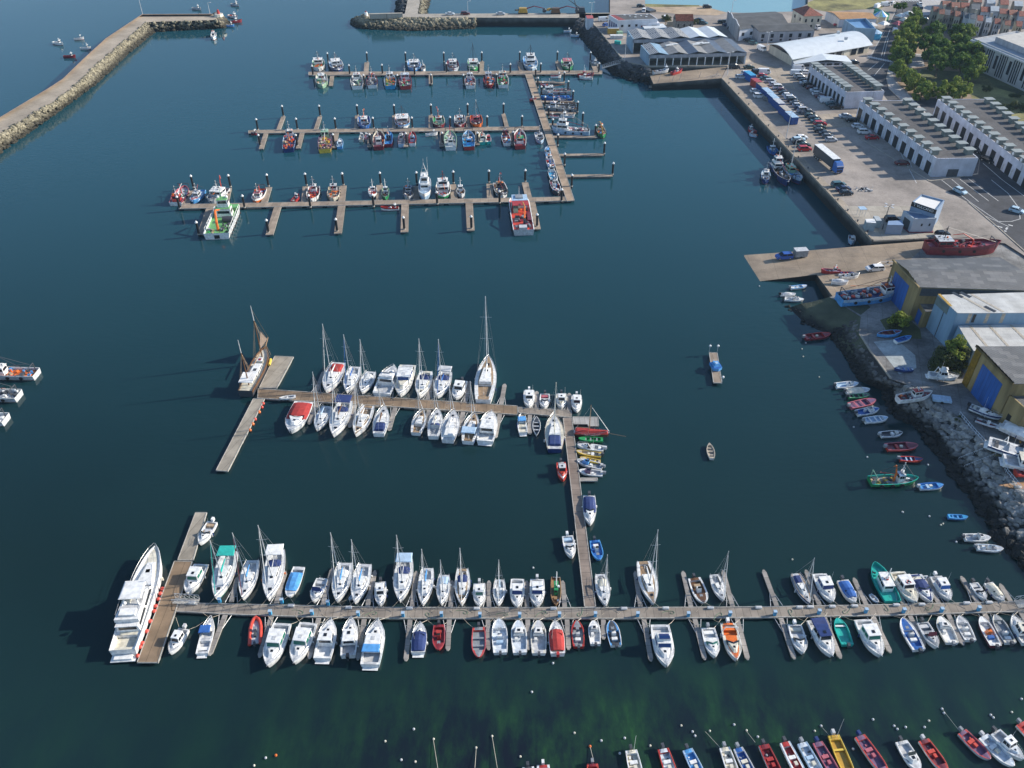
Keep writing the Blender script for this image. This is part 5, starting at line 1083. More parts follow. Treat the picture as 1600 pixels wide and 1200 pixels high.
sailboat((865.5,648,866.8,702,31,dict(mt=(869.3,597.4),hull='navy',stripe='white',deck='cream',roof='white',teak=1,cover='navy',mastc='cream',boom='cream',mb=.6,boot='navy'),'classic blue-hulled yacht with white deckhouse and blue cockpit cover'),'sailing yachts on the brown pontoon')
R=sailboat((953,676,897,673,0,dict(r=3.6,mt=(930,633),hull='brown',deck='red',roof='red',rim='brown',cover='red',mastc='wood',mb=.42,boot='maroon'),'long low sailing boat under a dark red tent cover'),'sailing yachts on the brown pontoon')
m=MB();m.tube((8.2*.45,-.2,.9),(8.2*.45+3.0,-1.6,1.6),.06,.04,5,'wood');m.build('bowsprit',R)
m=MB();m.frus(-3.4,3.2,1.0,.6,.95,1.5,.3,.3,.5,'c_red');m.build('tent_cover',R)
RDK=['red','orange','white','dred','grey','sky','dgrey'];GRN=['green','dgrey','grey','pgreen','tan','white'];DRK=['dgrey','grey','black','brown','white','navy'];ORG=['orange','scarlet','dgrey','sky','tan'];YEL=['sand','tan','pink','ochre','purple','cream']
F1,F2,F3='fishing boats on the farthest pontoon','fishing boats on the middle pontoon','fishing boats on the nearest fishing pontoon'
for grp,lst in ((F1,[
 (498,109,497,94,20,dict(hp=.3,hl=.3,hw=.4,deck='green',gear=['orange','scarlet','pgreen'],hull='white'),'white boat with green deck, top left corner of the fishing harbour'),
 (528,110.5,523,95,22,dict(hull='navy',rim='white',hp=.35,hl=.35,hw=.36,deck='lblue',gear=DRK,crane='maroon',cp=.1,chh=3.5,cd=(-.4,.2)),'navy and white trawler second from the left beyond the farthest pontoon'),
 (503.5,135.5,502,118,19,dict(hull='pgreen',rim='cream',deck='lgrey',hp=.3,hl=.25,gear=GRN,boot='pgreen'),'pale green boat with its bow towards the viewer, leftmost before the farthest pontoon'),
 (557.3,118,558.3,136,20,dict(hull='white',stripe='maroon',deck='grey',hp=.72,gear=GRN,ng=22),'boat with cluttered grey deck and maroon stern band'),
 (581,119,581.7,134.5,17,dict(hull='white',rim='dred',deck='grey',hp=.75,roof='dred',gear=DRK,stripe='white'),'small boat with dark red arched cabin roof'),
 (609.2,118,609.8,135.5,19,dict(hull='cyan',rim='lblue',deck='grey',hp=.78,gear=['green','orange','dgrey','yellow'],crane='orange',cp=.4,cd=(.3,.1),chh=2.5),'sky blue hulled boat with orange derrick before the farthest pontoon'),
 (632.7,118,633.7,136,20,dict(hull='red',rim='dred',deck='grey',hp=.72,hw=.36,house='cool',gear=['cream','green','red','grey']),'red hulled boat with white wheelhouse beside the sky blue one'),
 (648,110,646,95,21,dict(hull='sky',rim='white',deck='sky',hp=.45,hl=.35,hw=.4,gear=DRK),'white-housed boat with blue bow, fourth beyond the farthest pontoon'),
 (661.5,110.5,660.3,101,8,dict(hull='white',deck='maroon',rim='sand',hl=.12,gal=False,mh=.8,ng=4,gear=RDK),'very small white boat beside the blue-bowed one'),
 (708.9,110.5,706.5,95,19,dict(hull='cool',rim='maroon',deck='maroon',hp=.4,hl=.34,hw=.36,gear=DRK),'maroon and pale grey boat alone beyond the farthest pontoon'),
 (740.5,109.5,738.5,94,18,dict(hull='green',rim='white',deck='green',hp=.45,hl=.4,hw=.42,mh=7,mastc='dgrey',gear=GRN),'white-housed green boat with a tall dark mast'),
 (734,119,735,135,17,dict(hull='white',rim='lgrey',deck='dred',hp=.8,hl=.14,gear=RDK,ng=22),'white boat with crowded dark red deck'),
 (762.5,118,765.6,134.5,18,dict(hull='dred',rim='red',deck='maroon',hp=.8,house='cool',gear=RDK,ng=20,shape='double'),'dark red pointed-stern boat before the farthest pontoon'),
 (785,117,786.3,134,18,dict(hull='white',rim='white',deck='green',hp=.8,roof='cream',hw=.36,gear=['green','red','white','dgrey']),'white boat with green deck and round cream roof'),
 (830.8,109,827,90,23,dict(hull='lblue',rim='white',deck='sky',hp=.45,hl=.4,hw=.38,two=1,mh=4,mastc='dgrey',gear=['white','sky','dgrey','lblue']),'largest white and light blue ship beyond the farthest pontoon'),
 (887,108,885.3,94,19,dict(hull='green',rim='white',deck='green',hp=.42,hl=.4,hw=.4,roof='pink',house='cream',gear=DRK),'cream-housed boat with pinkish roof near the top right pile'),
 (877,117.5,861,118.5,0,dict(r=3,hull='white',rim='pink',deck='lgrey',hl=.12,hp=.8,gal=False,ng=4,mh=.8,gear=RDK),'small pinkish white boat lying along the farthest pontoon'),
 (928,115,903,116.5,0,dict(r=3,hull='dred',rim='red',deck='dred',hl=.2,hp=.4,house='red',gear=RDK,ng=18),'red boat lying along the right end of the farthest pontoon'),
 (905,119.5,926,120.5,0,dict(r=2.9,hull='white',rim='white',deck='lblue',hl=.2,hp=.6,gear=['white','sky','red']),'white boat outside the red one at the pontoon end'),
 (933,102,926,94,0,dict(r=2.6,hull='grey',rim='lgrey',deck='grey',hp=.6,hl=.16,hw=.2,gear=DRK,gal=False,mh=1),'dull grey raft-like boat behind the right end of the farthest pontoon'),
 (838,153,828,154.5,0,dict(r=2.2,hull='red',rim='pink',deck='dred',hl=.2,hp=.5,gal=False,ng=3,mh=.6,gear=RDK),'tiny red boat left of the brown walkway'),
 (843.5,131.5,857,131,0,dict(r=2.8,hull='pink',rim='pink',deck='dred',hl=.15,gal=False,mh=.6,ng=6,gear=RDK),'small pink boat at the top finger right of the walkway'),
 (844,143,892,141,0,dict(r=3.0,hull='lgrey',rim='white',deck='grey',hp=.72,hl=.3,hw=.34,gear=DRK+['tan','pink'],ng=24),'long grey boat with white wheelhouse right of the walkway'),
 (845,153,894,152,0,dict(r=3.8,hull='blue',rim='sky',deck='blue',hp=.7,hl=.16,house='sky',roof='lblue',gear=['sky','blue','white','orange','navy'],ng=20),'long bright blue boat right of the walkway'),
 (852,167,902,170,0,dict(r=3.6,hull='grey',rim='lgrey',deck='grey',hp=.76,hl=.2,house='cool',gear=DRK+['cream','yellow'],ng=24),'grey boat with pale green house, third long boat right of the walkway'),
 (901,163,862,161,0,dict(r=4,hull='dgrey',rim='brown',deck='brown',hp=.3,hl=.12,gear=DRK,ng=14,mh=1),'dark low boat behind the pale green housed one'),
 (858,180.5,874,181,0,dict(r=3.2,hull='white',rim='pink',deck='maroon',hl=.12,gal=False,mh=.6,ng=4,gear=RDK),'small maroon and white open boat below the grey long boat'),
 (898,180,876,179,0,dict(r=2.8,hull='cool',rim='white',deck='grey',hp=.3,gear=DRK+['cream'],ng=12,mh=1),'grey workboat with pale canopy before the fourth finger'),
 (862,203,921,206.5,0,dict(r=3.4,hull='lblue',rim='white',deck='grey',hp=.72,hl=.34,hw=.4,two=1,fb=1.8,mh=4,gear=['pink','maroon','dgrey','white','lgrey'],ng=26),'big light blue and white trawler below the walkway fingers'),
 (942,213,937,198,14,dict(hull='green',rim='sand',deck='dgrey',hp=.25,hl=.16,house='cream',gear=ORG,crane='ochre',cp=.75,chh=4,cd=(-1.2,-.8),mh=1),'small dark boat with ochre folding crane behind the big light blue trawler')]),
 (F2,[
 (569.4,200,568.3,183,21,dict(hull='blue',rim='lblue',deck='blue',hp=.45,hl=.3,crane='orange',cp=.15,chh=3.6,cd=(-.3,.3),gear=DRK),'blue boat with orange crane beyond the middle pontoon'),
 (629.2,199.5,628,181,24,dict(hull='white',rim='white',deck='dred',boot='red',hp=.42,hl=.44,hw=.44,mh=4,mastc='dgrey',gear=DRK,stripe='sky'),'broad white trawler with red bottom and large wheelhouse'),
 (687,199,684.5,182,19,dict(hull='dred',rim='cream',deck='green',hp=.45,hl=.16,crane='red',cp=.1,chh=3.8,cd=(-.6,-.4),gear=GRN,boot='red'),'dark red boat with green deck and red crane'),
 (719,198.3,718,181,18,dict(hull='dred',rim='white',deck='grey',hp=.45,hl=.22,gear=DRK,boot='red'),'dark red boat with white wheelhouse between two others beyond the middle pontoon'),
 (745.3,198,743.3,181,20,dict(hull='orange',rim='orange',deck='maroon',hp=.45,hl=.22,house='pink',mh=6,gear=DRK,boot='orange'),'vivid orange hulled boat beyond the middle pontoon'),
 (453.5,209,450.5,234,20,dict(hull='navy',rim='lblue',deck='navy',hp=.85,hl=.12,crane='orange',cp=.55,cd=(.8,.2),gear=ORG,ng=26),'dark boat crammed with orange gear, leftmost before the middle pontoon'),
 (508.5,209,507.5,235,22,dict(hull='yellow',stripe='purple',rim='purple',deck='sand',hp=.82,hl=.2,house='pgreen',gear=YEL,ng=34),'boat with yellow stern, purple rail and heaped nets'),
 (532,218,530.5,229,10,dict(hull='sky',rim='lblue',deck='lblue',hl=.25,hp=.4,gal=False,mh=1,ng=3),'small sky blue boat right of the net-heaped boat'),
 (566,210,564,218,8,dict(hull='cream',rim='white',deck='sand',hl=.12,gal=False,mh=.5,ng=2),'small round cream boat before the middle pontoon'),
 (573,210,573.5,217,7,dict(hull='grey',rim='pink',deck='maroon',hl=.12,gal=False,mh=.5,ng=2),'small grey boat beside the round cream one'),
 (592.3,207,591.5,230.5,19,dict(hull='dred',rim='cream',deck='maroon',hp=.3,hl=.2,hw=.25,gear=RDK,ng=12),'maroon trawler with small white aft wheelhouse'),
 (608.5,208,606.5,226,13,dict(hull='dred',rim='sky',deck='sky',hp=.5,hl=.2,house='dgrey',roof='sky',gal=False,gear=['orange','sky'],ng=5),'red hulled boat with blue deck next to the maroon trawler'),
 (628,209,626.6,226,10,dict(hull='lblue',rim='purple',deck='grey',hl=.14,hp=.5,house='lgrey',gear=DRK,gal=False,mh=1),'narrow grey-purple boat before the middle pontoon'),
 (644.5,208,644.2,224.5,12,dict(hull='white',rim='red',deck='red',hl=.14,hp=.3,house='lblue',gear=['red','scarlet','sky'],gal=False,mh=1),'bright red decked boat before the middle pontoon'),
 (684,207,665,209,0,dict(r=3.6,hull='white',rim='white',deck='lblue',hl=.12,gal=False,mh=.5,ng=2,gear=['white']),'white dinghy-like boat lying along the middle pontoon'),
 (703.2,207,704.3,231,20,dict(hull='white',rim='pgreen',deck='lgrey',hp=.28,hl=.2,hw=.22,gear=GRN,crane='red',cp=.8,chh=3.5,cd=(.3,.1)),'white boat with pale green rail and white aft wheelhouse'),
 (731.5,207,733,230.5,20,dict(hull='red',rim='lblue',deck='cyan',hp=.26,hl=.18,hw=.22,house='sky',gear=['white','dgrey','tan','grey'],stripe='lblue'),'red hulled boat with light blue rail and blue wheelhouse'),
 (752.3,208,754,222.5,12,dict(hull='teal',rim='cream',deck='cream',hl=.16,hp=.35,gear=GRN,gal=False,mh=1),'small cream and green boat before the middle pontoon'),
 (762.3,211,763.5,221.5,9,dict(hull='teal',rim='lgrey',deck='white',hl=.3,hp=.5,house='red',gal=False,mh=.6,ng=2),'tiny boat with red cabin beside the small cream one'),
 (788.5,208,792.5,224,14,dict(hull='white',rim='white',deck='maroon',hl=.14,hp=.8,house='maroon',gear=RDK,gal=False,mh=1),'white boat with maroon cockpit right of centre before the middle pontoon'),
 (811.5,205,812.8,229,20,dict(hull='red',rim='white',deck='dred',hp=.3,hl=.22,roof='green',gear=RDK,ng=10),'red trawler with green and white wheelhouse roof'),
 (845,222,841,207,14,dict(hull='lblue',rim='white',deck='lgrey',hp=.5,hl=.3,house='lgrey',gal=False,gear=DRK),'white cabin boat left of the walkway at the middle pontoon'),
 (854,231,857,244,9,dict(hull='sky',rim='lblue',deck='sky',hl=.3,hp=.5,roof='sky',gal=False,ng=3,mh=1),'small blue cabin boat moored along the walkway'),
 (857,244,862,260,13,dict(hull='lblue',rim='white',deck='blue',hl=.2,hp=.7,gear=['red','blue','white'],gal=False),'light blue and red boat along the left side of the walkway'),
 (860,262,866,281,13,dict(hull='white',rim='white',deck='cyan',hl=.2,hp=.75,gear=['white','cyan'],gal=False,ng=5),'white boat with turquoise deck along the walkway'),
 (872,302,864.5,282,15,dict(hull='dgrey',rim='white',deck='maroon',hl=.16,hp=.3,gear=RDK,gal=False),'dark hulled boat with white rail, lowest along the walkway')]),
 (F3,[
 (289.5,293,274,317,23,dict(hull='white',stripe='dred',rim='pink',deck='lgrey',hp=.2,hl=.2,house='red',roof='scarlet',crane='red',cp=.62,cd=(.9,.3),gear=GRN),'white boat with red wheelhouse and red crane, far left of the nearest fishing pontoon'),
 (300.5,315.5,315,297,17,dict(hull='sky',rim='lblue',deck='lblue',hp=.5,hl=.3,gear=['white','pink'],gal=False),'light blue boat second from the left beyond the nearest fishing pontoon'),
 (329,316,350,295,28,dict(hull='lgrey',rim='white',deck='dgrey',hp=.45,hl=.42,hw=.42,crane='scarlet',cp=.15,chh=5,cd=(.6,.6),gear=DRK,fb=1.4),'broad white boat with a tall red crane behind the green workboat'),
 (398.8,314.5,409,295.5,19,dict(hull='orange',stripe='white',rim='white',deck='dred',hp=.6,hl=.28,house='white',roof='pink',crane='scarlet',cp=.3,cd=(.5,.2),gear=RDK),'white and orange boat alone beyond the nearest fishing pontoon'),
 (466,304,457.5,313.5,9,dict(hull='red',rim='red',deck='dred',hl=.1,gal=False,mh=.5,ng=4,gear=DRK),'small red dinghy beyond the nearest fishing pontoon'),
 (486.8,313.5,491,292,21,dict(hull='white',rim='white',deck='dred',hp=.22,hl=.2,hw=.25,gear=['orange','scarlet','dred'],ng=18),'white boat with orange heap on its dark red deck'),
 (520.6,312,521.6,292,20,dict(hull='cream',rim='sand',deck='sand',hp=.2,hl=.2,house='lgrey',gear=['green','orange','tan','grey'],ng=20),'yellowish boat with an orange buoy heap on deck'),
 (582.6,306,582,293,14,dict(hull='white',rim='white',deck='dred',hp=.3,hl=.12,gear=['red','white','scarlet'],gal=False),'small white boat with red-and-white heap beside the green one'),
 (602,310,602.3,294,12,dict(hull='green',rim='pgreen',deck='grey',hp=.25,hl=.14,gear=DRK),'small green boat beyond the nearest fishing pontoon'),
 (638,310,638.3,291,18,dict(hull='lgrey',rim='dgrey',deck='dgrey',hp=.4,hl=.2,house='lgrey',roof='lblue',gear=DRK+['navy','brown'],ng=22),'dark cluttered boat just left of the white patrol boat'),
 (692.8,308,692,287,24,dict(hull='green',rim='white',deck='brown',hp=.42,hl=.44,hw=.44,two=1,gear=RDK,mastc='red',stripe='white'),'green hulled boat with broad white bridge right of the patrol boat'),
 (721.3,306.5,718.5,291,14,dict(hull='lgrey',rim='lgrey',deck='grey',hp=.3,hl=.18,gear=DRK,gal=False,shape='double'),'small grey boat with metal frames right of the green-hulled one'),
 (786,307,779,286,21,dict(hull='white',stripe='dgrey',rim='white',deck='brown',boot='red',hp=.3,hl=.16,house='dgrey',roof='tan',crane='red',cp=.1,chh=4,cd=(.2,.4),gear=DRK+['sand','cream'],ng=20),'black and white boat with red stern crane and orange bottom'),
 (594.5,324,623,323.4,0,dict(r=4.2,hull='white',stripe='red',rim='red',deck='red',hl=.1,hp=.2,gal=False,mh=.5,ng=3,gear=['red','white']),'long red open boat lying below the nearest fishing pontoon'),
 (401,205.5,392,205.8,0,dict(r=2.4,z=.72,hull='maroon',rim='grey',deck='brown',hl=.1,gal=False,mh=.4,ng=14,gear=['brown','maroon','grey']),'heap of brown nets in a small boat at the left end of the middle pontoon')]),
 ('fishing boats along the quay wall',[
 (1170,199,1180,205,12,dict(hull='red',rim='pink',deck='dred',hl=.2,gal=False,mh=1,ng=5,gear=RDK),'small red boat tied highest along the quay wall'),
 (1171,208,1183,210.5,9,dict(hull='lblue',rim='white',deck='lgrey',hl=.16,gal=False,mh=.8,ng=4),'small pale boat just below the red one at the quay wall'),
 (1212,239,1204,228,16,dict(hull='blue',rim='sky',deck='navy',hp=.4,hl=.2,gear=['white','sky','dgrey']),'small blue boat halfway down the quay wall'),
 (1196,285,1196.5,264,15,dict(hull='navy',rim='lblue',deck='lgrey',hp=.5,hl=.25,gear=DRK+['white'],shape='double'),'small navy trawler, left of the three rafted at the quay'),
 (1231,288,1210,257,20,dict(hull='navy',rim='lgrey',deck='brown',hp=.18,hl=.24,hw=.4,house='white',two=1,gear=DRK,ng=26,mh=3,fb=1.7),'large navy trawler with white bridge, middle of the three rafted at the quay'),
 (1251,285,1226,259,19,dict(hull='navy',stripe='lblue',rim='white',deck='lblue',hp=.35,hl=.3,hw=.34,house='pgreen',roof='pgreen',gear=['sky','lblue','dgrey'],ng=10,fb=1.6),'light blue and navy trawler nearest to the wall'),
 (1332,379,1331,367,11,dict(hull='lblue',rim='white',deck='maroon',hl=.16,gal=False,mh=.6,ng=5,gear=RDK),'small pale boat in the shaded corner of the quay'),
]),('small boats near the far breakwater',[
 (98,67.5,83,65,0,dict(r=3.2,hull='white',rim='white',deck='lgrey',hl=.14,gal=False,mh=1,ng=2),'white boat leftmost off the far breakwater'),
 (131,58,115,59.5,0,dict(r=4,hull='lgrey',rim='lgrey',deck='grey',hl=.1,gal=False,mh=.5,ng=2),'thin grey boat highest off the far breakwater'),
 (142,73.5,125,74,0,dict(r=3.8,hull='white',rim='white',deck='tan',hl=.1,gal=False,mh=1,ng=2),'long white boat close to the far breakwater'),
 (118,86.5,99,87,0,dict(r=3.2,hull='dred',rim='red',deck='dred',hl=.12,gal=False,mh=.6,ng=3,gear=RDK),'dark red boat lowest off the far breakwater'),
 (373,7,361,5,0,dict(r=3,hull='lgrey',rim='dgrey',deck='grey',hl=.14,gal=False,mh=1,ng=3,gear=DRK),'grey boat at the top beyond the breakwater head'),
 (314,12.5,300,11.5,0,dict(r=3.6,hull='lgrey',rim='lgrey',deck='tan',hl=.14,gal=False,mh=.8,ng=2,gear=DRK),'pale boat just beyond the breakwater wall'),
 (371,26,357,23,0,dict(r=3,hull='white',rim='red',deck='red',hl=.2,gal=False,mh=1,ng=4,gear=RDK),'upper red boat at the breakwater head'),
 (378,31,360,33,0,dict(r=3,hull='dred',rim='red',deck='dred',hl=.2,hp=.5,gal=False,mh=1.5,ng=5,gear=RDK),'lower red boat at the breakwater head'),
 (366,38.5,352,38.5,0,dict(r=3.4,hull='sky',rim='white',deck='lblue',hl=.12,gal=False,mh=.8,ng=2),'pale blue boat under the breakwater head'),
 (333,60,334,51.5,9,dict(hull='white',rim='white',deck='white',hp=.5,hl=.4,gal=False,mh=1,ng=1),'white boat sailing off the breakwater head'),
 (893,47,881,47.5,0,dict(r=3,hull='lblue',rim='white',deck='lgrey',hl=.14,gal=False,mh=.6,ng=2),'pale boat moored under the mole, upper of two'),
 (905,54.5,892,54,0,dict(r=3,hull='lblue',rim='white',deck='lgrey',hl=.14,gal=False,mh=.6,ng=2),'pale boat moored under the mole, lower of two'),
]),('boats laid up in the yard',[
 (1403,458,1311,468,0,dict(z=3.6,r=3.3,hull='sky',stripe='lblue',rim='lblue',deck='navy',boot='sky',hp=.80,hl=.2,hw=.30,house='white',roof='dred',gear=['scarlet','orange','dgrey','lgrey','grey'],ng=26,fb=1.9,mh=2.4),'sky blue wooden fishing boat standing ashore before the yellow and blue shed'),
 (1456,613,1404,621,0,dict(z=3.6,r=3.2,hull='white',rim='white',deck='dred',boot='white',hp=.55,hl=.28,hw=.28,house='white',roof='red',gear=RDK,gal=False,mh=.8,ng=7,ring=1,fb=1.0),'white boat with red cabin roof standing ashore above the boulders'),
 (1283,421,1314,422,0,dict(z=2.0,r=3.2,hull='red',rim='pink',deck='lblue',hp=.3,hl=.2,hw=.3,roof='red',gear=DRK,gal=False,mh=.8,fb=.9,ng=5),'red and blue boat lying on the ramp'),
 (1559,389,1446,388,0,dict(z=3.6,r=4.0,hull='dred',stripe='maroon',rim='dred',deck='pink',boot='dred',hp=.22,hl=.24,hw=.42,house='dred',roof='lgrey',two=0,gear=['scarlet','dred','dgrey','red','maroon'],ng=34,fb=2.5,mh=3.5,crane='scarlet',cp=.62,cd=(-3,.2),chh=3.2,mastc='dgrey'),'large rust red ship standing ashore behind the grey-roofed shed'),
])):
    for r in lst:fishboat(r,grp)
for x1,y1,dk,gr,lb in ((57,584,'orange',ORG,'flat workboat with orange deck and white wheelhouse cut by the left edge'),(29,618,'lgrey',['white','dgrey'],'flat pale workboat at the left edge, middle of three'),(9,655,'lgrey',['white'],'pale workboat tip at the left edge, lowest of three')):
    fishboat((x1-95,y1-3,x1,y1-1,19,dict(shape='barge',hull='lgrey',rim='white',deck=dk,hp=.55,hl=.14,hw=.3,gear=gr,ng=12,fb=1.3,boot='sand',crane='dgrey' if dk == 'orange' else 'white',cp=.8,chh=4,gal=True),lb),'flat workboats at the left edge')
for r in [
 (1408.5,519.5,1370,523,0,dict(z=YZ,r=3.0,hull='sky',rim='lblue',deck='sky',**{'in':'maroon'},shape='double',k='thwart',tc='brown',ob=None,fb=.9),'light blue wooden boat with brown inside, higher of two on the small slip'),
 (1423.5,526,1399.5,533,0,dict(z=YZ,r=2.8,hull='white',rim='sky',deck='sky',**{'in':'blue'},k='thwart',tc='blue',ob=None,fb=.7),'small bright blue and white boat on the small slip'),
 (1397,576,1427,577,0,dict(z=YZ,r=2.8,hull='navy',rim='blue',deck='navy',**{'in':'cool'},shape='row',k='thwart',tc='blue',ob=None,fb=.7),'dark blue rowing boat ashore beside the dark bush'),
 (1342,431,1313,433,0,dict(z=2.6,r=2.8,k='console',**{'in':'dgrey'},ob='lgrey',rail=1,fb=1.0),'white motor boat on a trailer on the ramp'),
 (1325,442,1300,440,0,dict(z=2.6,r=2.5,k='',cover='lgrey',ob=None,fb=1.0),'grey covered boat on a trailer at the ramp edge'),
 (1335,426,1314,425.5,0,dict(z=2.5,r=2.8,hull='purple',rim='navy',deck='red',**{'in':'navy'},k='thwart',tc='red',ob=None),'purple and red dinghy lying on the ramp'),
 (1640,738,1588,737,0,dict(z=YZ+.5,r=2.6,hull='scarlet',rim='red',deck='red',**{'in':'dred'},k='thwart',tc='red',ob=None),'red boat ashore at the right edge below the white cruisers'),
]:skiff(r,'boats laid up in the yard')
for r in [
 (1498,588,1452,583,0,dict(z=YZ+.8,r=2.9,k='fly',arch=1),'white motor cruiser standing ashore beside the big dark bush'),
 (1565,652,1517,633,0,dict(z=YZ+.4,r=3.4,k='open',stripe='navy',ob='black',cover='white',cv=(-.2,.1)),'slim white speedboat with dark side stripe ashore by the yellow wall'),
 (1640,720,1545,690,0,dict(z=YZ+.9,r=3.0,k='open',stripe='navy',arch=1,seats='dgrey'),'large white cruiser with black side stripe ashore at the right edge'),
 (1655,733,1569,717,0,dict(z=YZ+.7,r=2.7,k='hard',roof='cream',ring=(0,0)),'white cabin boat with life ring ashore at the right edge'),
 (1655,700,1566,662,0,dict(z=YZ+.9,r=3.2,k='open',cover='white',cv=(-.45,.35)),'long white boat under a white cover at the right edge of the yard'),
]:motorboat(r,'boats laid up in the yard')
rib((1564,668,1525,655,0,dict(z=YZ+.6,r=3.0,tube='lgrey',floor='dred',cc='white'),'grey inflatable boat with dark seats ashore above the rail'),'inflatable boats')
def cradle(label,x,y,L_,an,hgt):
    p=P(x,y,YZ);R=root('boat_cradle',label,'boat cradle',(p[0],p[1],YZ),an)
    m=MB();m.box(-L_/2,L_/2,-.08,.08,0,.15,'ochre');m.build('beam',R)
    for s in (-1,1):
        m=MB();m.box(s*L_*.3-.1,s*L_*.3+.1,-1.3,1.3,.15,hgt,'ochre');m.build('support',R)
cradle('yellow cradle under the large white cruiser ashore',1580,709,5,-.35,.8);cradle('yellow cradle under the cabin boat with life ring ashore',1596,727,4,-.2,.7);cradle('yellow cradle under the covered long boat ashore',1606,690,5,-.4,.8)
def yacht():
    rec=(245,857,191,1016,43,{},'very large white motor yacht with flybridge, biggest boat in the marina')
    R,L,B,ang,c=boatroot(rec,1.8,'motor yacht',None);R.name='motor_yacht';B=4.5
    zf=hull(R,L,B,1.9,'yacht','white','white','white',[(.03,.14,.35,.9)],.1,.35,None,'navy',floor='cream',bulwark=.25)
    m=MB();m.frus(L*.08,L*.40,B*.38,B*.20,zf(.6)-.1,zf(.8)+.35,.2,L*.10,.4,'white');m.build('fore_cabin',R)
    hatch(R,L*.24,0,zf(.8)+.3,.7,.7,'glass')
    zt=house(R,-L*.33,L*.12,B*.41,B*.36,zf(.4),1.45,'white','white','glass',.1,L*.09,.25,.35,.75,.3,'saloon',True,.12)
    m=MB();m.frus(-L*.30,L*.03,B*.42,B*.34,zt,zt+.75,0,.9,.05,'white');m.build('flybridge',R)
    m=MB();m.box(-L*.28,-L*.04,-B*.34,B*.34,zt+.76,zt+.79,'lgrey');m.build('flybridge_deck',R)
    hatch(R,-L*.24,0,zt+.78,1.3,B*.55,'c_white','sunbed',.35);hatch(R,-L*.13,B*.18,zt+.78,.8,1.2,'c_cream','seat',.5)
    m=MB();m.frus(-L*.15,L*.03,B*.40,B*.38,zt+1.85,zt+1.95,.2,.3,.2,'c_white');m.build('bimini',R)
    m=MB()
    for x in (-L*.12,L*.02):
        for s in (1,-1):m.tube((x,s*B*.36,zt),(x,s*B*.36,zt+1.85),.04,None,5,'metal',False)
    m.build('bimini_frame',R)
    m=MB();
    for s in (1,-1):m.tube((-L*.17,s*B*.3,zt+.7),(-L*.14,s*B*.2,zt+1.7),.14,.1,6,'white')
    m.tube((-L*.14,-B*.2,zt+1.7),(-L*.14,B*.2,zt+1.7),.1,None,6,'white');m.build('radar_arch',R)
    m=MB();m.ball((-L*.19,.5,zt+1.9),.3,'white',8);m.build('radome',R)
    m=MB();m.box(-L*.5-1.1,-L*.5+.02,-B*.42,B*.42,.3,.45,'white');m.build('swim_platform',R)
    m=MB();m.box(-L*.5-.9,-L*.5-.1,-B*.3,B*.3,.45,.8,'c_white');m.build('tender',R)
    for s in (1,-1):
        m=MB();
        for a,b in ((-.30,-.26),(-.24,-.18)):m.quad((L*a,s*(B*.46),1.35),(L*b,s*(B*.47),1.35),(L*b+.2,s*B*.48,1.8),(L*a+.2,s*B*.47,1.8),'glass')
        m.build('side_window',R)
    rail(R,L,B,'yacht',zf,.45,1.0,1.0,10,name='bow_rail');rail(R,L*.55,B*.9,'motor',lambda t:zt+.72,.02,.5,.4,4,name='flybridge_rail')
    m=MB();m.tube((-L*.05,-B*.38,zt),(-L*.02,-B*.5,zt+3.4),.03,.015,4,'white');m.build('aerial',R)
    fender(R,L*.2,-B*.5,1.0,'cream',.2)
yacht()
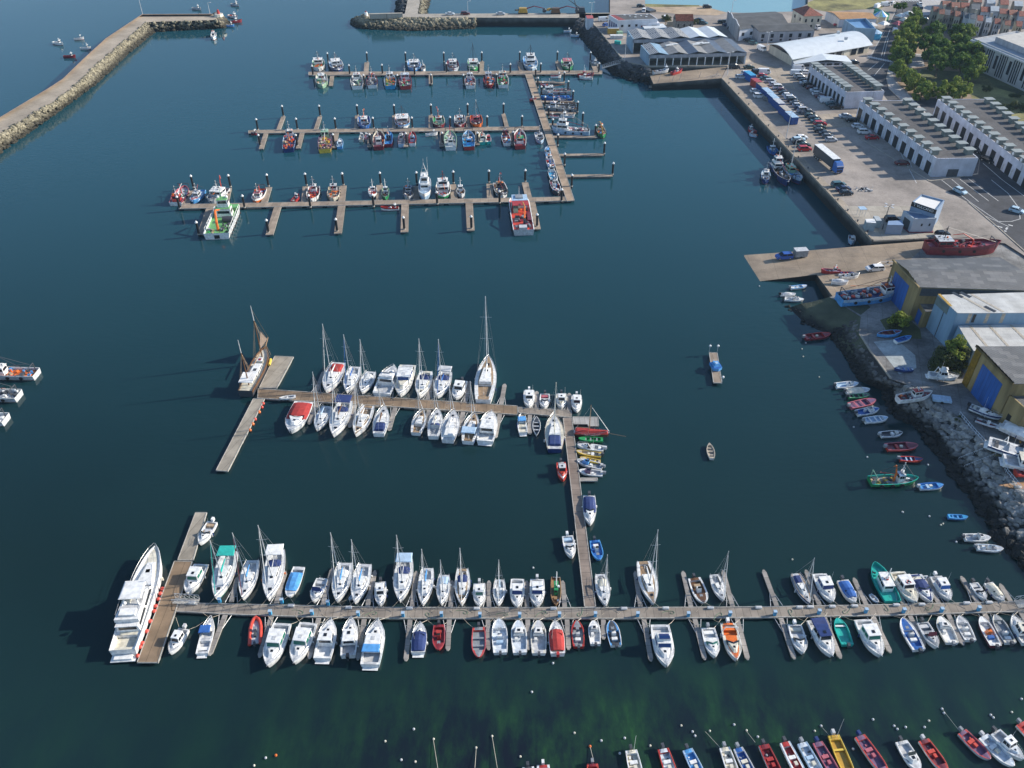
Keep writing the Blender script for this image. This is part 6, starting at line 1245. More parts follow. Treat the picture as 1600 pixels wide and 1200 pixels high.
def ketch():
    rec=(416,546,383,611,27,{},'old dark wooden two-masted ketch with brown bow sails')
    R,L,B,ang,c=boatroot(rec,1.6,'sailing ship',None);R.name='sailing_ketch'
    zf=hull(R,L,B,1.7,'fish','dgrey','brown','cream',[],.16,.5,'brown','dred',.02,None,.35)
    house(R,L*(.36-.5),L*(.62-.5),B*.26,B*.22,zf(.5),.6,'white','white','glass',.05,.1,.08,.3,.8,.05,'deckhouse')
    house(R,L*(.66-.5),L*(.76-.5),B*.2,B*.16,zf(.7),.5,'cream','white','glass',.05,.1,.08,.3,.8,.05,'fore_hatch')
    hatch(R,L*(.46-.5),0,zf(.5)+.65,.9,.7,'dgrey');hatch(R,L*(.7-.5),0,zf(.7)+.55,.8,.6,'dred')
    m=MB();m.frus(-L*.44,-L*.20,B*.40,B*.42,zf(.1)+1.8,zf(.1)+1.9,.1,.1,.05,'c_white');m.build('awning',R)
    m=MB()
    for x in (-L*.43,-L*.22):
        for s in (1,-1):m.tube((x,s*B*.36,zf(.1)),(x,s*B*.36,zf(.1)+1.8),.03,None,4,'wood',False)
    m.build('awning_frame',R)
    for t,top,nme in ((.80,480,'mast'),(.16,531,'mast')):
        x=L*(t-.5);wx,wy=c[0]+x*cos(ang),c[1]+x*sin(ang);mh=height_at((wx,wy,zf(.5)),top)-zf(.5);mh=min(mh,19)
        m=MB();m.tube((x,0,zf(t)),(x,0,zf(t)+mh*.72),.15,.12,7,'brown');m.tube((x,0,zf(t)+mh*.72),(x,0,zf(t)+mh),.10,.06,7,'lgrey');m.build(nme,R)
        r_=MB()
        for s in (1,-1):
            for k in (-.8,0,.8):r_.tube((x+k,s*B*.47,zf(t)),(x,0,zf(t)+mh*.72),.025,None,3,'tan',False)
        if t > .5:
            r_.tube((x,0,zf(t)+mh*.72),(L*.62,0,zf(1)+1),.035,None,3,'tan',False);r_.tube((x,0,zf(t)+mh*.95),(L*.66,0,zf(1)+1.1),.03,None,3,'tan',False)
            big=(x,zf(t)+mh*.72)
        r_.build('rigging',R)
    m=MB();m.tube((L*.45,0,zf(1)),(L*.66,0,zf(1)+1.1),.13,.08,6,'wood');m.build('bowsprit',R)
    m=MB();a=(L*.62,0,zf(1)+1);b=(L*.36,0,zf(.9)+.9);t_=lp((L*.62,0,zf(1)+1),(big[0],0,big[1]),.42);t_=(t_[0],.3,t_[2])
    for dy in (0,.05):m.add([(a[0],dy,a[2]),(b[0],dy+.7,b[2]),(t_[0],dy+.3,t_[2])],[(0,1,2)],mat('old_canvas',(.22,.17,.14),.9))
    m.build('foresail',R)
    m=MB();m.tube((L*.30,-B*.48,1.1),(L*.16,-B*.56,1.1),.35,.3,8,'yellow');m.build('yellow_fender',R)
    m=MB();m.tube((L*.27,0,zf(.8)+1.6),(-L*.02,0,zf(.5)+1.9),.14,.1,6,'wood');m.build('boom',R)
ketch()
def greenboat():
    rec=(357.5,322,338,366,46,{},'big green and white flat workboat with orange crane lying across the pontoon end')
    R,L,B,ang,c=boatroot(rec,1.6,'workboat','large workboats in the fishing harbour');B=7.4
    zf=hull(R,L,B,1.9,'barge','white','white','lgreen',[],.25,.15,'lgrey','dgrey',.02,None,.55)
    zt=house(R,L*.12,L*.30,B*.30,B*.28,zf(.7),2.6,'white','lgreen','glass',.1,.2,.2,.4,.7,.2,'deckhouse',True)
    zt=house(R,L*.16,L*.30,B*.22,B*.2,zt,2.3,'white','lgreen','glass',.1,.25,.15,.5,.85,.2,'wheelhouse',True)
    m=MB();m.box(L*.33,L*.46,-B*.42,B*.42,zf(.9),zf(.9)+1.0,'lgreen');m.build('foredeck',R)
    m=MB();m.tube((L*.2,0,zt),(L*.2,0,zt+3),.12,.06,6,'lgreen');m.tube((L*.2,-1.2,zt+2),(L*.2,1.2,zt+2),.05,None,4,'white');m.build('mast',R)
    for s in (-1,1):m=MB();m.ball((L*.24,s*1.2,zt+.3),.45,'white',8);m.build('radome',R)
    x,y=-L*.33,B*.02;z=zf(.3);m=MB();m.tube((x,y,z),(x,y,z+2.2),.45,.35,8,'orange');m.build('crane_post',R)
    m=MB();m.tube((x,y,z+2.2),(x+L*.17,y+.6,z+4.6),.35,.3,6,'orange');m.tube((x+L*.17,y+.6,z+4.6),(x+L*.33,y+.2,z+3.4),.3,.2,6,'orange');m.build('crane_arm',R)
    m=MB();m.tube((-L*.03,-B*.02,z+.6),(-L*.03,-B*.40,z+.6),.95,None,12,'dgrey');m.build('net_drum',R)
    m=MB()
    for s in (1,-1):
        for k in range(8):m.tube((-L*.42+k*L*.11,s*B*.46,z),(-L*.42+k*L*.11,s*B*.46,z+1.5),.06,None,4,'white',False)
        m.tube((-L*.42,s*B*.46,z+1.5),(L*.36,s*B*.46,z+1.5),.06,None,4,'white',False)
    m.build('guard_rail',R)
    clutter(R,-L*.42,-L*.12,-B*.38,-B*.1,z,9,['dgrey','black','grey'],.4,1.2,'fishing_gear',5);clutter(R,-L*.44,-L*.3,B*.15,B*.38,z,5,['lgrey','tan','green'],.4,1.0,'crate',6)
    for k in range(7):
        tyre(R,-L*.40+k*L*.12,-B*.52,.8)
    m=MB();m.box(-L*.5-.03,-L*.5,-B*.1,B*.1,.2,1.3,'black');m.build('stern_plate',R)
greenboat()
def redcat():
    rec=(810,311,818.5,360,40,{},'big grey workboat with vivid red deck and orange crane')
    R,L,B,ang,c=boatroot(rec,1.6,'workboat','large workboats in the fishing harbour');B=6.2
    zf=hull(R,L,B,1.8,'barge','lgrey','white','scarlet',[],.22,.15,'grey','dgrey',.02,None,.5)
    zt=house(R,L*.22,L*.42,B*.40,B*.38,zf(.7),2.5,'white','lblue','glass',.1,.25,.2,.45,.8,.2,'wheelhouse',True)
    m=MB();m.box(L*.27,L*.38,-B*.16,B*.2,zt,zt+.35,'grey');m.build('roof_hatch',R)
    m=MB();m.tube((L*.40,0,zt),(L*.40,0,zt+2.6),.08,.05,6,'white');m.build('mast',R)
    m=MB();m.box(L*.06,L*.21,-B*.38,B*.38,zf(.5)+2.4,zf(.5)+2.55,'red')
    for s in (1,-1):
        for x in (L*.07,L*.2):m.tube((x,s*B*.36,zf(.5)),(x,s*B*.36,zf(.5)+2.4),.09,None,5,'red')
    m.build('deck_frame',R)
    x,y=-L*.30,-B*.08;z=zf(.3);m=MB();m.tube((x,y,z),(x,y,z+2.0),.4,.3,8,'dgrey');m.build('crane_post',R)
    m=MB();m.tube((x,y,z+2.0),(x+L*.22,y-.4,z+3.6),.24,.2,6,'orange');m.tube((x+L*.22,y-.4,z+3.6),(x+L*.42,y-.2,z+3.0),.2,.14,6,'ochre');m.build('crane_arm',R)
    m=MB();m.box(-L*.22,L*.04,-B*.44,-B*.26,z,z+.7,'maroon');m.build('side_bench',R)
    m=MB();m.box(L*.07,L*.2,B*.12,B*.34,z,z+1.5,'pgreen');m.build('sorting_box',R)
    m=MB();m.box(-L*.49,-L*.40,-B*.16,B*.2,z,z+1.1,'lgrey');m.build('stern_roller',R)
    clutter(R,-L*.40,-L*.05,-B*.34,B*.34,z,22,['dgrey','dred','black','grey','maroon'],.4,1.3,'fishing_gear',8);clutter(R,L*.07,L*.2,-B*.3,B*.1,z,8,['dgrey','dred','orange'],.3,.8,'deck_gear',9)
    for k in range(6):
        for s in (1,-1):tyre(R,-L*.40+k*L*.14,s*B*.52,.8)
redcat()
def patrol():
    rec=(663,309,664.3,281,20,{},'tall white patrol ship with lattice mast among the fishing boats')
    R,L,B,ang,c=boatroot(rec,1.4,'patrol boat',None);R.name='patrol_boat'
    zf=hull(R,L,B,1.8,'fish','lblue','white','lblue',[],.12,.5,'white','navy',.02,None,.3)
    zt=house(R,-L*.28,L*.14,B*.38,B*.33,zf(.5),2.0,'white','white','glass',.1,.3,.15,.5,.8,.15,'deckhouse',True)
    zt=house(R,-L*.2,L*.08,B*.31,B*.27,zt,1.9,'white','white','glass',.1,.4,.12,.4,.8,.15,'wheelhouse',True)
    m=MB()
    for s in (1,-1):
        m.tube((-L*.02,s*1.1,zt),(-L*.06,0,zt+3.6),.08,.06,5,'lgrey');m.tube((-L*.14,s*1.1,zt),(-L*.08,0,zt+3.6),.08,.06,5,'lgrey')
    for k in (.3,.6):m.tube((-L*.05,-1.1*(1-k),zt+3.6*k),(-L*.05,1.1*(1-k),zt+3.6*k),.05,None,4,'lgrey')
    m.tube((-L*.07,0,zt+3.4),(-L*.07,0,zt+5.2),.05,.03,5,'lgrey');m.build('lattice_mast',R)
    m=MB();m.tube((-L*.1,B*.3,zt-1),(-L*.1,B*.3,zt+5.5),.04,.02,4,'white');m.build('aerial',R)
    m=MB();m.ball((L*.0,0,zt+.35),.4,'white',8);m.build('radome',R)
    rail(R,L,B,'fish',zf,.6,1,.9,5,name='bow_rail')
patrol()
p=P(1118.5,574,.8);R=root('cabin_boat','small blue canopied boat on the loose raft','cabin boat',(p[0],p[1],.7),-pi/2+.2)
m=MB();m.prism([(-1.3,-1.05),(.9,-1.05),(1.5,0),(.9,1.05),(-1.3,1.05)],.02,.7,'sky','blue');m.build('hull',R)
m=MB();m.frus(-1.1,.7,.9,.8,.7,1.3,.3,.3,.3,'c_sky');m.build('canopy',R);m=MB();m.box(-.4,.3,-.3,.3,1.3,1.38,'lblue');m.build('hatch',R)
outboard(R,2.6,1.8,.7,0,'lgrey',0,.7)
m=MB();m.tube((0,0,0),(0,0,1.6),.05,None,5,'lgrey');m.ball((0,0,1.7),.3,'white',7)
for k,(x,y) in enumerate(((1108,550),(1120.5,550),(1128,599)),1):
    p=P(x,y,.7);o=bpy.data.objects.new('mooring_post',m.mesh('mooring_post'));COL.objects.link(o);o.location=p;tag(o,f'{ORD[k]} white-topped post on the loose raft, counted from the top left','post','posts on the loose raft')
bw_=MB();bw_.ball((0,0,.08),.19,'lgrey',10);bo_=MB();bo_.ball((0,0,.08),.2,'orange',10);by_=MB();by_.ball((0,0,.08),.17,'cream',10)
bms=[m_.mesh('mooring_buoy') for m_ in (bw_,bo_,by_)]
bl=[(431,1180,1),(415,1184,0),(397,1196,2),(602,1158,2),(646.5,1139,0),(627,1187,0),(649,1190,2),(677.5,1154.5,2),(744,1168,2),(769,1150,2),(831,1081,0),(813,1182,2),(897.5,1145,2),(922,1166,1),(939.5,1157,0),(976,1153,0),(968.5,1177,0),(1016,1165,2),(1064.5,1133.5,2),(1082,1143,0),(1086,1149.5,0),(1109,1142,2),(1147,1132,0),(1166.5,1141,2),(1184,1151,0),(1273,1142,2),(1283,1134,0),(1333,1170,0),(1364,1124,0),(1397,1134,0),(1402,1139,0),(1415,1136,0),(1444.5,1136,0),(1451.5,1126,2),(1472,1107.5,0),(1475,1114,0),(1548,1117,0),(1552,1121,0),(1581,1112.5,2),(1596,1092,0),
      (864,1036,0),(1259,535.5,0),(1253,545,2),(1255,557,2),(1280,589,2),(1186.5,447,0),(1334,667,0),(1355,714,0),(1450,726,0),(1410.5,800,0),(1452,806.5,0),(1470,820,2),(1473.5,818,2),(1494,846.5,0),(1410,799.5,2),(1238,874,2),(833,887,0)]
for k,(x,y,c_) in enumerate(bl):
    p=P(x,y,.1);o=bpy.data.objects.new('mooring_buoy',bms[c_]);COL.objects.link(o);o.location=(p[0],p[1],0)
    cn=('white','orange','cream')[c_]
    where='near the bottom row of boats' if y > 1070 else 'off the shore on the right'
    idx=sum(1 for b in bl[:k] if b[2] == c_ and (b[1] > 1070) == (y > 1070))+1
    if y <= 1070 and x < 900:where='alone beside the foreground berths' if y > 900 else 'alone above the foreground pontoon boats';tag(o,f'small {cn} buoy {where}','buoy','mooring buoys')
    else:tag(o,f'{ORD[idx]} small {cn} mooring buoy {where}','buoy','mooring buoys')
ml=mat('rope',(.45,.43,.36),.9,0,.1)
for k,(a,b) in enumerate([((1473,1109),(1500,1143)),((1102,1143),(1125,1168)),((1166,1142),(1180,1160)),((1283,1135),(1295,1148)),((922,1167),(928,1190)),((677,1156),(684,1200)),((769,1151),(777,1200)),((744,1170),(742,1200))],1):
    p,q=P(*a,.15),P(*b,.5);m=MB();m.tube(p,q,.035,None,4,ml,False);tag(m.build('mooring_line'),f'{ORD[k]} thin mooring rope leading to a bottom-row buoy','rope','mooring ropes of the bottom row')
CT=dict(hatch=(4.1,1.78,1.46,.62,.98),saloon=(4.6,1.82,1.45,.64,1.0),suv=(4.6,1.88,1.70,.75,1.1),wagon=(4.7,1.82,1.5,.65,1.0),van=(5.0,1.95,2.0,.8,1.2),pickup=(5.1,1.9,1.75,.75,1.12),minivan=(4.4,1.82,1.85,.75,1.15))
CARCOL=dict(white=(.78,.78,.78),silver=(.45,.47,.50),grey=(.13,.14,.155),dark=(.025,.03,.037),black=(.012,.013,.016),green=(.03,.06,.05),blue=(.03,.10,.38),navy=(.02,.035,.09),red=(.42,.02,.03),maroon=(.12,.025,.03),lsilver=(.58,.62,.66),teal=(.05,.12,.14),ice=(.45,.60,.70))
def cpaint(k):return mat('car_'+k,CARCOL[k],.25,.0,0)
_car={}
def car_parts(ty,col):
    if (ty,col) in _car:return _car[(ty,col)]
    L,W,Hh,sill,belt=CT[ty];cp_=cpaint(col);h=L/2;w=W/2;out=[]
    m=MB()
    nose={'van':.25,'pickup':.9}.get(ty,.95)
    S=[(-h,.35,belt*.82,w*.88),(-h+.18,.25,belt,w*.96),(-h*.5,.22,belt,w),(h-nose-.2,.22,belt,w),(h-.35,.25,belt*.88 if ty != 'van' else belt,w*.95),(h-.05,.32,belt*.70 if ty != 'van' else belt*.85,w*.82)]
    for a,b in zip(S,S[1:]):
        for s in (1,-1):
            q=[(a[0],s*a[3],a[1]),(b[0],s*b[3],b[1]),(b[0],s*b[3]*.97,b[2]),(a[0],s*a[3]*.97,a[2])];m.quad(*(q if s < 0 else q[::-1]),cp_)
        m.quad((a[0],-a[3]*.97,a[2]),(b[0],-b[3]*.97,b[2]),(b[0],b[3]*.97,b[2]),(a[0],a[3]*.97,a[2]),cp_)
        m.quad((a[0],a[3],a[1]),(b[0],b[3],b[1]),(b[0],-b[3],b[1]),(a[0],-a[3],a[1]),'black')
    for a,sg in ((S[0],-1),(S[-1],1)):
        q=[(a[0],-a[3],a[1]),(a[0],a[3],a[1]),(a[0],a[3]*.97,a[2]),(a[0],-a[3]*.97,a[2])];m.quad(*(q if sg > 0 else q[::-1]),cp_)
    out.append(('body',m.mesh('body')))
    x0={'hatch':-h+.12,'suv':-h+.1,'wagon':-h+.12,'saloon':-h+.75,'van':-h+.04,'pickup':-h+1.75,'minivan':-h+.08}[ty]
    x1={'van':h-.35,'pickup':h-.95,'minivan':h-.6}.get(ty,h-1.0)
    rb={'hatch':.45,'saloon':.75,'suv':.3,'wagon':.35,'van':.06,'pickup':.15,'minivan':.2}[ty];rf={'van':.55,'minivan':.8}.get(ty,.85)
    if ty == 'van':
        m=MB();m.frus(x0,x1-1.4,w*.95,w*.95,belt-.02,Hh,rb,.02,.1,cp_);m.build if 0 else None;out.append(('cargo_box',m.mesh('cargo_box')))
        x0=x1-1.4;rb=.02
    m=MB();m.frus(x0,x1,w*.93,w*.93,belt-.02,Hh-.05,rb,rf,.14,'glass');out.append(('window_band',m.mesh('window_band')))
    m=MB();m.frus(x0+rb*.9,x1-rf*.94,w*.93-.12,w*.93-.12,Hh-.07,Hh,.06,.1,.05,cp_)
    for s in (1,-1):
        for xb,xt in ((x0+.02,x0+rb),((x0+x1)/2,(x0+x1)/2),(x1-.03,x1-rf)):m.tube((xb,s*w*.935,belt-.02),(xt,s*(w*.93-.13),Hh-.06),.045,None,4,cp_,False)
    out.append(('roof',m.mesh('roof')))
    if ty == 'pickup':
        m=MB();m.box(-h+.12,x0-.05,-w*.85,w*.85,belt-.01,belt+.02,'dgrey');out.append(('cargo_bed',m.mesh('cargo_bed')))
    wm=MB();wm.tube((0,-.11,.33),(0,.11,.33),.33,None,10,'rubber');wm.tube((0,-.115,.33),(0,.115,.33),.18,None,8,'lgrey')
    wme=wm.mesh('wheel');out.append(('wheel',wme))
    m=MB()
    out.append(('headlight',None));hm=MB();hm.box(h-.22,h-.08,-.16,.16,belt*.55,belt*.70,'lgrey');tm_=MB();tm_.box(-h-.005,-h+.1,-.14,.14,belt*.6,belt*.78,'red')
    out[-1]=('headlight',hm.mesh('headlight'));out.append(('tail_light',tm_.mesh('tail_light')))
    _car[(ty,col)]=out;return out
def car(x,y,ty,col,ang,label,group,z=4.02,small=False):
    p=P(x,y,z+.6);R=root('parked_car' if ty not in ('van','pickup') else ('parked_van' if ty == 'van' else 'pickup_truck'),label,{'van':'van','pickup':'pickup truck'}.get(ty,'car'),(p[0],p[1],z),ang,group)
    L,W=CT[ty][:2]
    for nme,me in car_parts(ty,col):
        if nme == 'wheel':
            for sx in (-1,1):
                for sy in (-1,1):o=bpy.data.objects.new('wheel',me);COL.objects.link(o);o.parent=R;o.location=(sx*L*.31,sy*(W/2-.1),0)
        elif nme in ('headlight','tail_light'):
            if small:continue
            for sy in (-1,1):o=bpy.data.objects.new(nme,me);COL.objects.link(o);o.parent=R;o.location=(0,sy*W*.34,0)
        else:o=bpy.data.objects.new(nme,me);COL.objects.link(o);o.parent=R
    return R
QA=radians(-83.7)+pi/2
def row(lst,ang,where,group):
    n={}
    for x,y,ty,col in lst:
        kind={'van':'van','pickup':'pickup','suv':'tall car','wagon':'estate car','saloon':'saloon car','hatch':'small car','minivan':'boxy car'}[ty]
        cn={'dark':'dark','lsilver':'pale silver','teal':'dark teal','ice':'pale blue','green':'dark green'}.get(col,col);key=(cn,kind);n[key]=n.get(key,0)+1
    k2={}
    for x,y,ty,col in lst:
        kind={'van':'van','pickup':'pickup','suv':'tall car','wagon':'estate car','saloon':'saloon car','hatch':'small car','minivan':'boxy car'}[ty]
        cn={'dark':'dark','lsilver':'pale silver','teal':'dark teal','ice':'pale blue','green':'dark green'}.get(col,col);key=(cn,kind);k2[key]=k2.get(key,0)+1
        lb=f'{cn} {kind} {where}' if n[key] == 1 else f'{ORD[k2[key]]} {cn} {kind} from the far end {where}'
        car(x,y,ty,col,ang+random.uniform(-.05,.05),lb,group)
row([(1166,114,'hatch','white'),(1158,120,'wagon','lsilver'),(1183,112,'suv','dark'),(1194.5,112.5,'van','white'),(1191.5,118,'hatch','red'),(1196.5,122,'saloon','teal'),(1204,126.5,'wagon','silver'),(1210,131.5,'hatch','lsilver'),(1216,136.5,'minivan','white'),(1221.5,140.5,'hatch','maroon'),(1226,144.8,'saloon','dark'),(1231,148.5,'hatch','white'),(1235.5,152.4,'wagon','lsilver'),(1239,156.3,'suv','dark'),(1243.5,160.3,'saloon','grey'),(1246.7,164.3,'hatch','silver'),(1249.5,168.4,'hatch','navy'),(1255,172.2,'minivan','silver'),(1262.5,175.5,'pickup','grey'),(1266,180.5,'hatch','green'),(1272.5,184.8,'wagon','dark'),(1276.5,189,'saloon','teal'),(1281.5,193.5,'suv','red'),(1281,198.5,'saloon','green'),(1281.5,203.5,'hatch','dark'),(1289.5,207.8,'saloon','dark'),(1294,212.5,'hatch','grey'),(1299,218,'hatch','silver')],
    QA-.10,'in the long row behind the containers','cars in the long row behind the containers')
row([(1147.5,104.5,'suv','dark'),(1170.5,104.8,'saloon','green')],.05,'near the fish hall ramp','cars near the fish hall ramp')
row([(1180.5,142,'hatch','white'),(1186.7,149.8,'suv','white')],QA-.1,'on the water side of the containers','cars on the water side of the containers');car(1199,154.5,'hatch','grey',-pi/2+.5,'grey small car close against the blue containers','cars on the water side of the containers')
row([(1248,106.5,'van','white'),(1244.5,114.5,'van','lsilver'),(1249,119,'suv','silver'),(1259.5,112.8,'hatch','white'),(1253,122.3,'wagon','grey'),(1256.5,126,'hatch','dark'),(1258.5,129.5,'saloon','silver'),(1262.5,133,'suv','black'),(1268,137,'hatch','maroon'),(1275,141,'saloon','lsilver'),(1277.5,146,'hatch','white'),(1283,150.3,'saloon','maroon'),(1286.5,153.3,'hatch','silver'),(1291.7,157.6,'van','white'),(1299.5,162.3,'saloon','teal'),(1307,166.8,'pickup','black')],
    QA-.12,'in the row along the first vented shed','cars along the first vented shed')
row([(1321,181,'saloon','lsilver'),(1332,187.5,'wagon','black'),(1340.5,196.5,'hatch','white'),(1350.7,205.8,'suv','white'),(1363,214.5,'saloon','red'),(1410,254.5,'saloon','maroon')],QA-.12,'along the wall of the middle vented shed','cars along the middle vented shed')
row([(1253,214.5,'hatch','white'),(1248,218,'wagon','ice'),(1249,221.8,'suv','dark'),(1256,226.3,'saloon','green'),(1257.5,232.5,'suv','red')],QA-.02,'in the short group near the quay edge','cars in the short group near the quay edge')
row([(1310.5,288.5,'suv','teal'),(1318,294.5,'saloon','navy'),(1322.5,301,'hatch','dark')],QA+.02,'of the trio near the scrap heap','trio of cars near the scrap heap')
car(1500.5,298,'hatch','ice',radians(-62),'pale blue car driving alone on the marked asphalt road','moving cars');car(1589,328.5,'hatch','ice',radians(-40),'small pale blue car at the right edge inside the painted loop','moving cars')
car(1473,365,'hatch','black',.1,'black car in front of the rust red ship','cars near the cafe');car(1395,342.5,'suv','black',.0,'black car behind the grey cafe tent','cars near the cafe')
car(1367,419,'wagon','white',pi+.1,'white estate car on the yard ramp with a trailer','cars on the ramp',3.1)
car(1225,400.5,'suv','blue',pi+.12,'blue car on the slipway ramp','cars on the ramp',1.25)
row([(1524.5,234,'saloon','dark'),(1543.5,250,'wagon','black')],radians(-65),'in the alley between two vented sheds','cars in the alley between sheds')
for k,(x,y,ty,col,an,lb) in enumerate([
 (1006,16,'suv','white',1.4,'white car beside the dark net heap at the top'),(1039.5,28,'minivan','white',1.2,'white boxy car left of the stone house'),(943,31,'van','lsilver',.2,'pale van before the left end of the dark-roofed hall'),(948,38.5,'hatch','blue',.5,'blue car before the left end of the dark-roofed hall'),
 (1001,9,'hatch','dark',0,'dark car highest beside the quay pad at the top'),(1092.5,31,'saloon','dark',-.5,'dark car just right of the stone house'),(1099.5,35.5,'hatch','teal',-.6,'teal car second right of the stone house'),(1128,34,'hatch','black',0,'black car left of the curved white gable, leftmost'),(1135,34.5,'suv','dark',0,'dark tall car touching the curved white gable'),
 (1136.5,39,'saloon','navy',-.6,'navy car in the shade of the curved gable'),(1144,44,'hatch','dark',-.6,'dark small car in the shade of the curved gable'),(1160.5,57,'hatch','black',-.7,'black car left of the grey office shed, upper'),(1169,62.5,'saloon','dark',-.7,'dark saloon left of the grey office shed, middle'),(1176.5,66.5,'hatch','teal',-.7,'teal car left of the grey office shed, lower'),
 (1190,76.5,'van','white',-1.2,'white van at the corner of the arched market hall'),(1275,43,'van','white',-1.2,'white van behind the red hip-roofed house'),(1310.5,38.5,'saloon','red',0,'red car behind the long rusty roof'),(1335,97,'hatch','dark',0,'dark car at the right corner of the market canopy'),(1105,10.5,'suv','dark',0,'dark vehicle parked alone on the sand'),
 (1371,10,'van','white',.8,'white van left of the far street crossing'),(1383.5,7.5,'van','white',.2,'second white van left of the far street crossing'),(1395,5,'hatch','silver',.7,'silver car left of the far street crossing'),(1436.5,6,'hatch','white',1.5,'white car by the far square, upper'),(1437.5,12,'wagon','dark',1.5,'dark car by the far square, lower'),
 (1399,50,'van','lsilver',-1.7,'pale van driving down the asphalt street'),(1446,30,'hatch','teal',.3,'teal car leftmost on the shaded street before the houses'),(1460,33.5,'saloon','white',.2,'white car first on the shaded street before the houses'),(1475,32,'hatch','silver',-.2,'silver car on the shaded street close to the houses'),(1468,36,'saloon','navy',-.3,'navy car in the middle of the shaded street'),(1484,35.5,'hatch','navy',-.3,'navy small car close under the houses'),(1494,40,'wagon','lsilver',-.3,'pale estate car close under the houses'),(1487,44.5,'hatch','dark',-.4,'dark small car nearest to the park trees'),(1501,38.5,'saloon','black',-.3,'black car furthest along the shaded street')]):
    car(x,y,ty,col,an,lb,'cars scattered in the town area',4.03,True)
p=P(1293,259,4.0);a0,b0=P(1280,246,4),P(1308,274,4);an=radians(-79)
R=root('articulated_lorry','blue lorry with long dark curtain trailer and white roof on the quay','lorry',(P(1292,258,4.0)[0],P(1292,258,4.0)[1],4.02),an)
m=MB();m.box(-7.6,4.6,-1.27,1.27,1.1,3.85,'dgrey');m.build('trailer_box',R);m=MB();m.box(-7.62,4.62,-1.29,1.29,3.85,3.98,'white');m.build('trailer_roof',R)
m=MB();m.frus(5.1,7.5,1.22,1.2,.7,2.6,0,.05,.02,'blue');m.frus(5.1,7.4,1.2,1.18,2.6,3.6,.1,.9,.1,'blue');m.build('cab',R)
m=MB();m.quad((7.48,-1.05,1.9),(7.48,1.05,1.9),(7.44,1.02,2.58),(7.44,-1.02,2.58),'glass');m.build('windscreen',R)
m=MB();m.box(-7.4,7.2,-.5,.5,.7,1.1,'dgrey');m.build('chassis',R);m=MB();m.box(7.5,7.56,-.9,.9,.9,1.5,'black');m.box(7.4,7.6,-1.15,1.15,2.62,2.75,'lgrey');m.build('grille',R)
for x in (-6.6,-5.3,-4.0,4.4,6.6):
    for s in (-1,1):m=MB();m.tube((x,s*.85,.5),(x,s*1.2,.5),.5,None,12,'rubber');m.tube((x,s*1.19,.5),(x,s*1.21,.5),.25,None,8,'lgrey');m.build('wheel',R)
bo=MB();bo.tube((0,0,0),(0,0,.45),.2,.16,8,'dgrey');bo.tube((0,0,.45),(0,0,.6),.3,.26,8,'dgrey');bo_me=bo.mesh('bollard')
for k in range(15):
    t=(k+.5)/15;p=P(lerp(1131,1363,t),lerp(122.5,371,t),4.0);o=bpy.data.objects.new('bollard',bo_me);COL.objects.link(o);o.location=p;tag(o,f'{ORD[k+1]} dark iron bollard from the far end along the quay edge','bollard','iron bollards along the quay edge')
for k,(x,y,col,an,L_) in enumerate([(1171,119.5,'blue',-1.32,6),(1182,131,'red',-1.32,5.5),(1190.5,138,'navyb',-1.4,6),(1198.5,146.5,'navyb',-1.4,6),(1207,154.8,'navyb',-1.4,6),(1216,163.5,'navyb',-1.4,5.6),(1226.5,174.5,'navyb',-1.4,6),(1236,184.5,'navyb',-1.4,6.2)]):
    PAL.setdefault('navyb',(.03,.09,.30));p=P(x,y,4+1.3)
    lb={0:'blue container farthest along the line, beside the red tank',1:'bright red container between the blue ones',2:'blue container right after the red one, with reddish roof',3:'second blue container after the red one',4:'third blue container after the red one',5:'fourth blue container after the red one, lower than its neighbours',6:'next-to-last blue container with junk on its roof',7:'last blue container of the line, nearest to the camera'}[k]
    R=root('shipping_container',lb.replace('tank','container'),'container',(p[0],p[1],4.02),an,'line of shipping containers on the quay')
    c_='red' if col == 'red' else col;m=MB();m.box(-L_/2,L_/2,-1.22,1.22,.1,2.6,c_);n=int(L_/.3)
    for j in range(n):
        for s in (-1,1):m.box(-L_/2+.1+j*.3,-L_/2+.22+j*.3,s*1.22-.03,s*1.22+.03,.2,2.5,c_)
    m.build('shell',R);m=MB();m.box(-L_/2,L_/2,-1.25,1.25,2.6,2.66,{1:'red',2:'tan',5:'lgrey',6:'sand',7:'lblue'}.get(k,'lblue' if k else 'cyan'));m.build('roof',R)
    for s in (-1,1):m=MB();m.box(L_/2,L_/2+.05,min(s*.03,s*1.15),max(s*.03,s*1.15),.2,2.5,c_);m.build('door',R)
p=P(1250,398,2.0);R=root('box_trailer','grey box trailer behind the blue car on the slipway','trailer',(p[0],p[1],1.3),.12);m=MB();m.box(-1.7,1.7,-1,1,.5,2.3,'grey');m.build('box',R);m=MB();m.box(-1.75,1.75,-1.05,1.05,2.3,2.38,'lgrey');m.build('roof',R)
for s in (-1,1):m=MB();m.tube((0,s*.95,.35),(0,s*1.1,.35),.35,None,10,'rubber');m.build('wheel',R)
m=MB();m.box(-2.8,-1.7,-.06,.06,.5,.6,'dgrey');m.build('drawbar',R)
p=P(1257.5,394.5,2.0);R=root('forklift','small dark red machine behind the grey trailer','machine',(p[0],p[1],1.5),.1);m=MB();m.frus(-.9,.9,.6,.5,.3,1.1,.1,.3,.1,'dred');m.build('body',R);m=MB();m.frus(-.5,.3,.45,.45,1.1,1.9,.1,.2,.1,'glass');m.build('cab',R)
p=P(1385,413.5,3.4);R=root('boat_trailer','empty silver boat trailer behind the white estate car','trailer',(p[0],p[1],3.3),.1);m=MB()
